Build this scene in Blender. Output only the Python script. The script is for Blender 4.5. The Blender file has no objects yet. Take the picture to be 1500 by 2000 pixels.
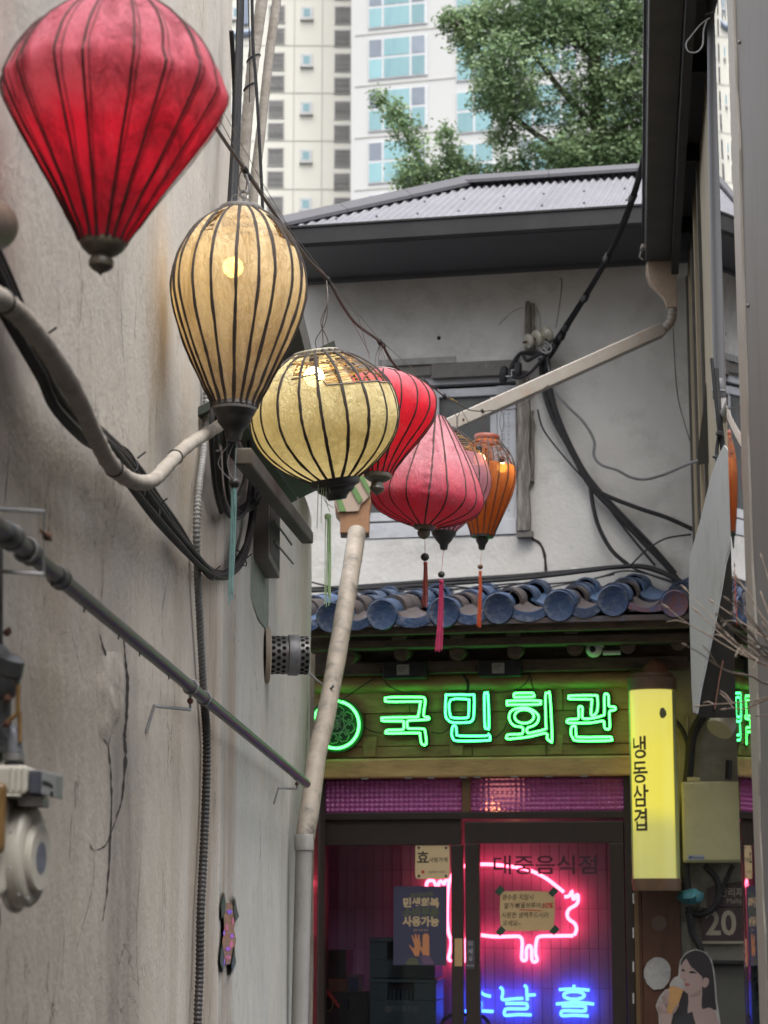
import bpy, bmesh, math, random
from mathutils import Vector, Matrix, noise
random.seed(7)
SC = bpy.context.scene
COL = SC.collection
R = math.radians
V = Vector

# ------------------------------------------------------------------ camera
F = 4046.0                                   # focal length in photograph pixels (1500 x 2000)
HORIZON = 1750.0
PITCH = math.atan((HORIZON - 1000.0) / F)
CAM = V((0, 0, 1.6))
cam = bpy.data.cameras.new('camera')
cam.sensor_fit = 'VERTICAL'
cam.sensor_height = 24.0
cam.lens = F / 2000.0 * 24.0
cam.clip_start = 0.05
cam.clip_end = 2000
cam.dof.use_dof = True
cam.dof.focus_distance = 6.5
cam.dof.aperture_fstop = 5.0
camo = bpy.data.objects.new('camera', cam)
COL.objects.link(camo)
camo.location = CAM
camo.rotation_euler = (R(90) + PITCH, 0, 0)
SC.camera = camo

# ------------------------------------------------------------------ world, sun, exposure
EXPO = 1.75
GAIN = 2 ** (-EXPO)                          # lamps are given for the exposed picture
SUN_EL, SUN_ROT = R(68), R(168)
world = bpy.data.worlds.new('World')
SC.world = world
world.use_nodes = True
wn = world.node_tree.nodes
wl = world.node_tree.links
wn.clear()
sky = wn.new('ShaderNodeTexSky')
sky.sky_type = 'NISHITA'
sky.sun_disc = False
sky.sun_elevation = SUN_EL
sky.sun_rotation = SUN_ROT
sky.air_density = 1.0
sky.dust_density = 4.0
sky.ozone_density = 1.0
hsv = wn.new('ShaderNodeHueSaturation')      # overcast: a paler sky
hsv.inputs['Saturation'].default_value = 0.30
bg = wn.new('ShaderNodeBackground')
bg.inputs['Strength'].default_value = 0.15
out = wn.new('ShaderNodeOutputWorld')
wl.new(sky.outputs[0], hsv.inputs['Color'])
wl.new(hsv.outputs[0], bg.inputs['Color'])
wl.new(bg.outputs[0], out.inputs['Surface'])
sun = bpy.data.lights.new('sun', 'SUN')
sun.energy = 0.9
sun.angle = R(40)
sun.color = (1.0, 0.96, 0.90)
suno = bpy.data.objects.new('sun', sun)
COL.objects.link(suno)
_sd = V((math.sin(SUN_ROT) * math.cos(SUN_EL), math.cos(SUN_ROT) * math.cos(SUN_EL), math.sin(SUN_EL)))
suno.rotation_euler = _sd.to_track_quat('Z', 'Y').to_euler()
suno.location = (0, -5, 30)
SC.view_settings.view_transform = 'Standard'
SC.view_settings.look = 'None'
SC.view_settings.gamma = 1
SC.view_settings.use_curve_mapping = False
SC.view_settings.exposure = EXPO
SC.render.engine = 'CYCLES'
SC.cycles.use_denoising = True
SC.cycles.max_bounces = 10
SC.cycles.diffuse_bounces = 5
SC.cycles.glossy_bounces = 5
SC.cycles.transparent_max_bounces = 24
SC.cycles.transmission_bounces = 8
SC.cycles.sample_clamp_indirect = 6
SC.cycles.caustics_reflective = False

# ------------------------------------------------------------------ placing helpers
_fw = V((0, math.cos(PITCH), math.sin(PITCH)))
_up = V((0, -math.sin(PITCH), math.cos(PITCH)))
def ray(px, py):
    return V((1, 0, 0)) * ((px - 750.0) / F) + _fw + _up * ((1000.0 - py) / F)
def at(px, py, Y):
    d = ray(px, py)
    return CAM + d * (Y / d.y)
def hit(px, py, P, N):
    d = ray(px, py)
    return CAM + d * ((P - CAM).dot(N) / d.dot(N))

# facade frame: u right, w out to the alley, z up; w = 0 is the restaurant front
SL = 0.2
K0 = 12.1
_fa = math.atan(SL)
FU = V((math.cos(_fa), -math.sin(_fa), 0))
FN = V((-math.sin(_fa), -math.cos(_fa), 0))
FB = V((0, K0, 0))
def fr(u, w, z):
    return FB + FU * u + FN * w + V((0, 0, z))
def fuz(px, py, w=0.0):
    p = hit(px, py, FB + FN * w, FN) - FB
    return p.dot(FU), p.z
def fp(px, py, w=0.0):
    return hit(px, py, FB + FN * w, FN)
W_EAVE, W_UPWALL, W_UPEAVE = 0.58, -1.36, -0.58
# left wall frame: s = depth, w = out into the alley
LD = V((0.0282, 1, 0)).normalized()
LN = V((1, -0.0282, 0)).normalized()
LB = V((-0.386, 11, 0)) - LD * 11
def lf(s, w, z):
    return LB + LD * s + LN * w + V((0, 0, z))
def lsz(px, py, w=0.0):
    p = hit(px, py, LB + LN * w, LN) - LB
    return p.dot(LD), p.z
def lp(px, py, w=0.0):
    return hit(px, py, LB + LN * w, LN)

# ------------------------------------------------------------------ materials
def mat(name, c1, c2=None, scale=6.0, rough=0.7, metal=0.0, bump=0.0, bscale=None, detail=6.0, stretch=(1, 1, 1),
        dirt=None, dscale=2.0, damt=0.5, emit=None, estr=1.0, coat=0.0, spec=0.5, alpha=None, vary=0.0, coord='Object'):
    m = bpy.data.materials.new(name)
    m.use_nodes = True
    nt = m.node_tree
    N, L = nt.nodes, nt.links
    b = N['Principled BSDF']
    b.inputs['Roughness'].default_value = rough
    b.inputs['Metallic'].default_value = metal
    b.inputs['Specular IOR Level'].default_value = spec
    b.inputs['Coat Weight'].default_value = coat
    tc = N.new('ShaderNodeTexCoord')
    mp = N.new('ShaderNodeMapping')
    mp.inputs['Scale'].default_value = stretch
    L.new(tc.outputs[coord], mp.inputs['Vector'])
    nz = N.new('ShaderNodeTexNoise')
    nz.inputs['Scale'].default_value = scale
    nz.inputs['Detail'].default_value = detail
    nz.inputs['Roughness'].default_value = 0.65
    L.new(mp.outputs[0], nz.inputs['Vector'])
    c2 = c2 or tuple(x * 0.8 for x in c1)
    rp = N.new('ShaderNodeValToRGB')
    rp.color_ramp.elements[0].position = 0.3
    rp.color_ramp.elements[1].position = 0.7
    rp.color_ramp.elements[0].color = (*c2, 1)
    rp.color_ramp.elements[1].color = (*c1, 1)
    L.new(nz.outputs['Fac'], rp.inputs[0])
    col = rp.outputs[0]
    if dirt:
        n2 = N.new('ShaderNodeTexNoise')
        n2.inputs['Scale'].default_value = dscale
        n2.inputs['Detail'].default_value = 8
        n2.inputs['Roughness'].default_value = 0.7
        L.new(mp.outputs[0], n2.inputs['Vector'])
        r2 = N.new('ShaderNodeValToRGB')
        r2.color_ramp.elements[0].position = 0.5
        r2.color_ramp.elements[1].position = 0.72
        r2.color_ramp.elements[0].color = (0, 0, 0, 1)
        r2.color_ramp.elements[1].color = (damt, damt, damt, 1)
        L.new(n2.outputs['Fac'], r2.inputs[0])
        mx = N.new('ShaderNodeMixRGB')
        mx.inputs[2].default_value = (*dirt, 1)
        L.new(r2.outputs[0], mx.inputs[0])
        L.new(col, mx.inputs[1])
        col = mx.outputs[0]
    if vary:
        oi = N.new('ShaderNodeObjectInfo')
        mr = N.new('ShaderNodeMapRange')
        mr.inputs['To Min'].default_value = 1 - vary
        mr.inputs['To Max'].default_value = 1 + vary
        L.new(oi.outputs['Random'], mr.inputs['Value'])
        hs = N.new('ShaderNodeHueSaturation')
        L.new(mr.outputs[0], hs.inputs['Value'])
        L.new(col, hs.inputs['Color'])
        col = hs.outputs[0]
    L.new(col, b.inputs['Base Color'])
    if bump:
        n3 = N.new('ShaderNodeTexNoise')
        n3.inputs['Scale'].default_value = bscale or scale * 6
        n3.inputs['Detail'].default_value = 5
        L.new(mp.outputs[0], n3.inputs['Vector'])
        bp = N.new('ShaderNodeBump')
        bp.inputs['Strength'].default_value = bump
        bp.inputs['Distance'].default_value = 0.01
        L.new(n3.outputs['Fac'], bp.inputs['Height'])
        L.new(bp.outputs[0], b.inputs['Normal'])
    if emit:
        b.inputs['Emission Color'].default_value = (*emit, 1)
        b.inputs['Emission Strength'].default_value = estr * GAIN
    m['col_out'] = 0
    return m

def glow(name, c, s):
    m = bpy.data.materials.new(name)
    m.use_nodes = True
    N, L = m.node_tree.nodes, m.node_tree.links
    N.clear()
    e = N.new('ShaderNodeEmission')
    e.inputs[0].default_value = (*c, 1)
    e.inputs[1].default_value = s * GAIN
    o = N.new('ShaderNodeOutputMaterial')
    L.new(e.outputs[0], o.inputs[0])
    return m

def glass(name, tint=(1, 1, 1), rough=0.0, ior=1.5, haze=0.0):
    m = bpy.data.materials.new(name)
    m.use_nodes = True
    N, L = m.node_tree.nodes, m.node_tree.links
    N.clear()
    t = N.new('ShaderNodeBsdfTransparent')
    t.inputs[0].default_value = (*tint, 1)
    g = N.new('ShaderNodeBsdfGlossy')
    g.inputs['Roughness'].default_value = rough
    f = N.new('ShaderNodeFresnel')
    f.inputs[0].default_value = ior
    mx = N.new('ShaderNodeMixShader')
    o = N.new('ShaderNodeOutputMaterial')
    L.new(f.outputs[0], mx.inputs[0])
    L.new(t.outputs[0], mx.inputs[1])
    L.new(g.outputs[0], mx.inputs[2])
    res = mx.outputs[0]
    if haze:
        d = N.new('ShaderNodeBsdfTranslucent')
        d.inputs[0].default_value = (*tint, 1)
        m2 = N.new('ShaderNodeMixShader')
        m2.inputs[0].default_value = haze
        L.new(res, m2.inputs[1])
        L.new(d.outputs[0], m2.inputs[2])
        res = m2.outputs[0]
    L.new(res, o.inputs[0])
    return m

def fabric(name, c_lo, c_hi, trans, clear=0.08, crinkle=0.35, stain=(0.2, 0.1, 0.06), stain_amt=0.45, z_lo=0.0, z_hi=1.0, tint=None, crease_shade=0.0, vstretch=0.45):
    """Thin silk on a lantern frame: diffuse plus translucent plus a little see-through; faded at the top (c_hi), stained in blotches."""
    m = bpy.data.materials.new(name)
    m.use_nodes = True
    N, L = m.node_tree.nodes, m.node_tree.links
    N.clear()
    tc = N.new('ShaderNodeTexCoord')
    sp = N.new('ShaderNodeSeparateXYZ')
    L.new(tc.outputs['Object'], sp.inputs[0])
    mr = N.new('ShaderNodeMapRange')
    mr.inputs['From Min'].default_value = z_lo
    mr.inputs['From Max'].default_value = z_hi
    L.new(sp.outputs['Z'], mr.inputs['Value'])
    nz = N.new('ShaderNodeTexNoise')
    nz.inputs['Scale'].default_value = 9
    nz.inputs['Detail'].default_value = 8
    nz.inputs['Roughness'].default_value = 0.7
    L.new(tc.outputs['Object'], nz.inputs['Vector'])
    ad = N.new('ShaderNodeMath')
    ad.operation = 'MULTIPLY_ADD'
    ad.inputs[1].default_value = 0.9
    L.new(nz.outputs['Fac'], ad.inputs[0])
    sb = N.new('ShaderNodeMath')
    sb.operation = 'SUBTRACT'
    L.new(mr.outputs[0], sb.inputs[0])
    sb.inputs[1].default_value = 0.45
    L.new(sb.outputs[0], ad.inputs[2])
    ad.use_clamp = True
    mx = N.new('ShaderNodeMixRGB')
    mx.inputs[1].default_value = (*c_lo, 1)
    mx.inputs[2].default_value = (*c_hi, 1)
    L.new(ad.outputs[0], mx.inputs[0])
    mp = N.new('ShaderNodeMapping')
    mp.inputs['Scale'].default_value = (1, 1, vstretch)
    L.new(tc.outputs['Object'], mp.inputs['Vector'])
    n2 = N.new('ShaderNodeTexNoise')
    n2.inputs['Scale'].default_value = 14
    n2.inputs['Detail'].default_value = 9
    n2.inputs['Roughness'].default_value = 0.75
    n2.inputs['Distortion'].default_value = 0.6
    L.new(mp.outputs[0], n2.inputs['Vector'])
    rp = N.new('ShaderNodeValToRGB')
    rp.color_ramp.elements[0].position = 0.46
    rp.color_ramp.elements[1].position = 0.66
    rp.color_ramp.elements[0].color = (0, 0, 0, 1)
    rp.color_ramp.elements[1].color = (stain_amt,) * 3 + (1,)
    L.new(n2.outputs['Fac'], rp.inputs[0])
    m3 = N.new('ShaderNodeMixRGB')
    m3.inputs[2].default_value = (*stain, 1)
    L.new(rp.outputs[0], m3.inputs[0])
    L.new(mx.outputs[0], m3.inputs[1])
    wv = N.new('ShaderNodeTexNoise')
    wv.inputs['Scale'].default_value = 42
    wv.inputs['Detail'].default_value = 4
    wv.inputs['Distortion'].default_value = 2.5
    L.new(mp.outputs[0], wv.inputs['Vector'])
    bp = N.new('ShaderNodeBump')
    bp.inputs['Strength'].default_value = crinkle
    bp.inputs['Distance'].default_value = 0.016
    L.new(wv.outputs['Fac'], bp.inputs['Height'])
    if crease_shade:                                           # crease shading painted into the cloth colour as darker lines
        vb = N.new('ShaderNodeMath'); vb.operation = 'SUBTRACT'; vb.inputs[1].default_value = 0.5
        L.new(wv.outputs['Fac'], vb.inputs[0])
        va = N.new('ShaderNodeMath'); va.operation = 'ABSOLUTE'; L.new(vb.outputs[0], va.inputs[0])
        vr = N.new('ShaderNodeValToRGB')
        vr.color_ramp.elements[0].position = 0.0; vr.color_ramp.elements[0].color = (crease_shade, crease_shade, crease_shade, 1)
        vr.color_ramp.elements[1].position = 0.05; vr.color_ramp.elements[1].color = (0, 0, 0, 1)
        L.new(va.outputs[0], vr.inputs[0])
        m4 = N.new('ShaderNodeMixRGB'); m4.inputs[2].default_value = (*stain, 1)
        L.new(vr.outputs[0], m4.inputs[0]); L.new(m3.outputs[0], m4.inputs[1])
        m3 = m4
    d = N.new('ShaderNodeBsdfDiffuse')
    t = N.new('ShaderNodeBsdfTranslucent')
    p = N.new('ShaderNodeBsdfTransparent')
    p.inputs[0].default_value = (*(tint or c_hi), 1)
    for s in (d, t):
        L.new(m3.outputs[0], s.inputs['Color'])
        L.new(bp.outputs[0], s.inputs['Normal'])
    a = N.new('ShaderNodeMixShader')
    a.inputs[0].default_value = trans
    L.new(d.outputs[0], a.inputs[1])
    L.new(t.outputs[0], a.inputs[2])
    b = N.new('ShaderNodeMixShader')
    b.inputs[0].default_value = clear
    L.new(a.outputs[0], b.inputs[1])
    L.new(p.outputs[0], b.inputs[2])
    o = N.new('ShaderNodeOutputMaterial')
    L.new(b.outputs[0], o.inputs[0])
    return m

# ------------------------------------------------------------------ mesh builder
def smooth_path(pts, n=6, closed=False):
    """Catmull-Rom through the points."""
    pts = [V(p) for p in pts]
    if len(pts) < 3:
        return pts
    o = []
    k = len(pts)
    rng = range(k if closed else k - 1)
    for i in rng:
        if closed:
            a, b, c, d = pts[(i - 1) % k], pts[i], pts[(i + 1) % k], pts[(i + 2) % k]
        else:
            a, b, c, d = pts[max(i - 1, 0)], pts[i], pts[i + 1], pts[min(i + 2, k - 1)]
        for j in range(n):
            t = j / n
            o.append(0.5 * ((2 * b) + (c - a) * t + (2 * a - 5 * b + 4 * c - d) * t * t + (3 * b - 3 * c + d - a) * t ** 3))
    if not closed:
        o.append(pts[-1])
    return o

class MB:
    def __init__(s):
        s.v, s.f = [], []
    def add(s, vs, fs):
        k = len(s.v)
        s.v += [V(p) for p in vs]
        s.f += [tuple(i + k for i in f) for f in fs]
        return s
    def box(s, f, a0, a1, b0, b1, c0, c1):
        vs = [f(a, b, c) for a in (a0, a1) for b in (b0, b1) for c in (c0, c1)]
        return s.add(vs, [(0, 1, 3, 2), (4, 6, 7, 5), (0, 4, 5, 1), (2, 3, 7, 6), (0, 2, 6, 4), (1, 5, 7, 3)])
    def prism(s, front, back):
        n = len(front)
        fs = [tuple(range(n)), tuple(range(2 * n - 1, n - 1, -1))]
        fs += [(i, i + n, (i + 1) % n + n, (i + 1) % n) for i in range(n)]
        return s.add(list(front) + list(back), fs)
    def poly(s, pts):
        return s.add(pts, [tuple(range(len(pts)))])
    def tube(s, pts, r, n=8, closed=False, flat=1.0):
        pts = [V(p) for p in pts]
        k = len(pts)
        if k < 2:
            return s
        rs = r if isinstance(r, (list, tuple)) else [r] * k
        t0 = (pts[1] - pts[0]).normalized()
        up = V((0, 0, 1)) if abs(t0.z) < 0.9 else V((0, 1, 0))
        nrm = (up - t0 * up.dot(t0)).normalized()
        vs, fs = [], []
        for i in range(k):
            if closed:
                t = (pts[(i + 1) % k] - pts[i - 1])
            else:
                t = (pts[min(i + 1, k - 1)] - pts[max(i - 1, 0)])
            if t.length < 1e-9:
                t = t0
            t = t.normalized()
            nrm = (nrm - t * nrm.dot(t))
            nrm = nrm.normalized() if nrm.length > 1e-6 else t.orthogonal().normalized()
            bn = t.cross(nrm)
            for j in range(n):
                a = 2 * math.pi * j / n
                vs.append(pts[i] + nrm * (math.cos(a) * rs[i] * flat) + bn * (math.sin(a) * rs[i]))
        for i in range(k if closed else k - 1):
            i2 = (i + 1) % k
            for j in range(n):
                j2 = (j + 1) % n
                fs.append((i * n + j, i * n + j2, i2 * n + j2, i2 * n + j))
        if not closed:
            fs.append(tuple(range(n - 1, -1, -1)))
            fs.append(tuple(range((k - 1) * n, k * n)))
        return s.add(vs, fs)
    def lathe(s, prof, O, A=V((0, 0, 1)), n=24, caps=True):
        """prof: [(r, h)] along axis A from origin O."""
        A = V(A).normalized()
        X = A.orthogonal().normalized()
        Yv = A.cross(X)
        vs, fs = [], []
        for r_, h in prof:
            for j in range(n):
                a = 2 * math.pi * j / n
                vs.append(V(O) + A * h + X * (r_ * math.cos(a)) + Yv * (r_ * math.sin(a)))
        for i in range(len(prof) - 1):
            for j in range(n):
                j2 = (j + 1) % n
                fs.append((i * n + j, i * n + j2, (i + 1) * n + j2, (i + 1) * n + j))
        if caps:
            fs.append(tuple(range(n - 1, -1, -1)))
            k = (len(prof) - 1) * n
            fs.append(tuple(range(k, k + n)))
        return s.add(vs, fs)
    def sphere(s, c, r, n=12, m=8, sz=1.0):
        return s.lathe([(max(r * math.sin(math.pi * i / m), 1e-4), -r * sz * math.cos(math.pi * i / m)) for i in range(m + 1)], c, n=n, caps=False)
    def grid(s, fn, nu, nv):
        vs = [fn(i / nu, j / nv) for j in range(nv + 1) for i in range(nu + 1)]
        fs = [(j * (nu + 1) + i, j * (nu + 1) + i + 1, (j + 1) * (nu + 1) + i + 1, (j + 1) * (nu + 1) + i) for j in range(nv) for i in range(nu)]
        return s.add(vs, fs)
    def build(s, name, m, parent=None, smooth=False, bevel=0.0, label=None, kind=None, loc=None, cat=None, group=None, fix=True, angle=None):
        if parent is not None:
            o0 = WL[parent.name]
        elif loc is not None:
            o0 = V(loc)
        else:
            xs = [p.x for p in s.v]; ys = [p.y for p in s.v]; zs = [p.z for p in s.v]
            o0 = V(((min(xs) + max(xs)) / 2, (min(ys) + max(ys)) / 2, min(zs)))
        me = bpy.data.meshes.new(name)
        me.from_pydata([tuple(p - o0) for p in s.v], [], s.f)
        if fix:
            bm = bmesh.new(); bm.from_mesh(me)
            bmesh.ops.recalc_face_normals(bm, faces=bm.faces)
            bm.to_mesh(me); bm.free()
        me.materials.append(m)
        if smooth:
            me.shade_smooth()
            me.set_sharp_from_angle(angle=R(angle or 40))
        o = bpy.data.objects.new(name, me)
        COL.objects.link(o)
        if parent is not None:
            o.parent = parent
        else:
            o.location = o0
        WL[o.name] = o0
        if bevel:
            b = o.modifiers.new('bevel', 'BEVEL')
            b.width = bevel; b.segments = 2; b.limit_method = 'ANGLE'; b.angle_limit = R(35)
        if label: o['label'] = label
        if cat: o['category'] = cat
        if group: o['group'] = group
        if kind: o['kind'] = kind
        return o
WL = {}
def thing(name, label, cat, loc, group=None, kind=None):
    o = bpy.data.objects.new(name, None)
    COL.objects.link(o)
    o.location = loc
    o.empty_display_size = 0.1
    o['label'] = label; o['category'] = cat
    if group: o['group'] = group
    if kind: o['kind'] = kind
    WL[o.name] = V(loc)
    return o
def text(body, size, place, bold=0.0, align='CENTER', shear=0.0, sx=1.0, fine=0.0):
    """Lettering as flat faces; place(x, y) maps the text plane to the world."""
    c = bpy.data.curves.new('lettering', 'FONT')
    c.body = body; c.size = size; c.align_x = align; c.align_y = 'CENTER'; c.offset = bold; c.shear = shear
    c.resolution_u = 3
    o = bpy.data.objects.new('lettering', c)
    COL.objects.link(o)
    dg = bpy.context.evaluated_depsgraph_get()
    me = bpy.data.meshes.new_from_object(o.evaluated_get(dg))
    if fine:                                            # short edges, so that lettering can follow a curved face
        bm = bmesh.new(); bm.from_mesh(me)
        bmesh.ops.triangulate(bm, faces=bm.faces)
        for _ in range(5):
            long_ = [e for e in bm.edges if e.calc_length() > fine]
            if not long_: break
            bmesh.ops.subdivide_edges(bm, edges=long_, cuts=1)
            bmesh.ops.triangulate(bm, faces=bm.faces)
        bm.to_mesh(me); bm.free()
    mb = MB()
    mb.add([place(v.co.x * sx, v.co.y) for v in me.vertices], [tuple(p.vertices) for p in me.polygons])
    bpy.data.objects.remove(o); bpy.data.curves.remove(c); bpy.data.meshes.remove(me)
    return mb
def ftext(body, px, py, w, hpx, bold=0.0, align='CENTER', shear=0.0, rot=0.0, sx=1.0):
    """Lettering on the facade plane, centred on a pixel, one character about hpx pixels tall."""
    u0, z0 = fuz(px, py, w)
    size = hpx * 12.0 / F * 1.08
    ca, sa = math.cos(rot), math.sin(rot)
    return text(body, size, lambda x, y: fr(u0 + x * ca - y * sa, w, z0 + x * sa + y * ca), bold * size, align, shear, sx)
def fbox(mb, x0, x1, y0, y1, w0, w1):
    """Box on the facade given by pixel edges measured at its front face w1."""
    xm, ym = (x0 + x1) / 2, (y0 + y1) / 2
    u0, u1 = fuz(x0, ym, w1)[0], fuz(x1, ym, w1)[0]
    z1, z0 = fuz(xm, y0, w1)[1], fuz(xm, y1, w1)[1]
    return mb.box(fr, u0, u1, w0, w1, z0, z1)
def fprism(mb, pix, w0, w1):
    fuv = [fuz(x, y, w1) for x, y in pix]
    return mb.prism([fr(u, w1, z) for u, z in fuv], [fr(u, w0, z) for u, z in fuv])
def disc_pts(cx, cy, r, n=24, ry=None, a0=0.0):
    return [(cx + r * math.cos(a0 + 2 * math.pi * i / n), cy + (ry or r) * math.sin(a0 + 2 * math.pi * i / n)) for i in range(n)]
def copy_part(src, parent, delta):
    """A copy of a part that shares its mesh, shifted in space."""
    o = src.copy()
    COL.objects.link(o)
    o.parent = parent
    o.location = V(src.location) + V(delta)
    return o
# ------------------------------------------------------------------ shared materials
M = {}
M['asphalt'] = mat('asphalt', (0.06, 0.06, 0.06), (0.045, 0.045, 0.047), scale=30, rough=0.9, bump=0.4)
M['black_rubber'] = mat('black_rubber', (0.028, 0.028, 0.03), (0.018, 0.018, 0.02), scale=20, rough=0.6, spec=0.2, dirt=(0.07, 0.065, 0.06), dscale=9, damt=0.35)
M['black_plastic'] = mat('black_plastic', (0.022, 0.022, 0.024), rough=0.5, spec=0.25, dirt=(0.06, 0.06, 0.055), dscale=12, damt=0.3)
M['tape_wrap'] = mat('tape_wrap', (0.37, 0.335, 0.29), (0.25, 0.22, 0.185), scale=14, rough=0.75, dirt=(0.17, 0.14, 0.11), dscale=10, damt=0.7, bump=0.3)
M['steel_pipe'] = mat('steel_pipe', (0.085, 0.088, 0.09), (0.055, 0.056, 0.058), scale=18, rough=0.42, metal=0.35, dirt=(0.06, 0.045, 0.035), dscale=14, damt=0.5, bump=0.08)
M['galvanised'] = mat('galvanised', (0.30, 0.31, 0.31), (0.2, 0.2, 0.21), scale=22, rough=0.45, metal=0.6, dirt=(0.12, 0.07, 0.04), dscale=20, damt=0.6)
M['grey_conduit'] = mat('grey_conduit', (0.24, 0.24, 0.235), (0.17, 0.17, 0.165), scale=18, rough=0.6, dirt=(0.08, 0.075, 0.065), dscale=10, damt=0.6)
M['dark_conduit'] = mat('dark_conduit', (0.05, 0.045, 0.043), (0.03, 0.03, 0.03), scale=18, rough=0.5, dirt=(0.10, 0.05, 0.045), dscale=8, damt=0.4)
M['rust'] = mat('rust', (0.12, 0.045, 0.025), (0.06, 0.03, 0.02), scale=40, rough=0.9, bump=0.4)
M['brown_lacquer'] = mat('brown_lacquer', (0.14, 0.12, 0.085), (0.07, 0.06, 0.045), scale=22, rough=0.32, dirt=(0.22, 0.19, 0.13), dscale=16, damt=0.5, bump=0.06)
M['black_wood'] = mat('black_wood', (0.025, 0.022, 0.02), (0.012, 0.011, 0.011), scale=20, rough=0.45, bump=0.1)
M['rib_dark'] = mat('rib_dark', (0.045, 0.030, 0.024), (0.022, 0.016, 0.014), scale=30, rough=0.7)
M['rib_red'] = mat('rib_red', (0.07, 0.018, 0.016), (0.03, 0.010, 0.010), scale=30, rough=0.7)
M['cane'] = mat('cane', (0.40, 0.25, 0.10), (0.22, 0.12, 0.05), scale=30, rough=0.6)
M['cane_pink'] = mat('cane_pink', (0.34, 0.13, 0.08), (0.2, 0.08, 0.05), scale=30, rough=0.6)
M['grey_tape'] = mat('grey_tape', (0.20, 0.19, 0.18), (0.13, 0.12, 0.115), scale=25, rough=0.8, bump=0.2)
M['crack'] = mat('crack', (0.035, 0.03, 0.026), (0.02, 0.018, 0.016), scale=40, rough=1.0)
M['wire_brown'] = mat('wire_brown', (0.055, 0.035, 0.03), rough=0.5)
M['wire_grey'] = mat('wire_grey', (0.19, 0.19, 0.19), (0.12, 0.12, 0.12), rough=0.5, scale=30)
M['nylon'] = mat('nylon', (0.16, 0.15, 0.14), rough=0.4)
M['bulb'] = glow('bulb', (1.0, 0.74, 0.28), 46)
M['bulb_bare'] = glow('bulb_bare', (1.0, 0.80, 0.42), 52)
M['bulb_dim'] = glow('bulb_dim', (1.0, 0.62, 0.2), 16)
M['pvc'] = mat('pvc', (0.29, 0.28, 0.265), (0.23, 0.22, 0.205), scale=10, rough=0.5, dirt=(0.12, 0.10, 0.08), dscale=7, damt=0.6, stretch=(1, 1, 0.5))
M['pvc_dirty'] = mat('pvc_dirty', (0.25, 0.215, 0.175), (0.17, 0.145, 0.115), scale=12, rough=0.65, dirt=(0.04, 0.035, 0.03), dscale=9, damt=0.95, bump=0.25)

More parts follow.
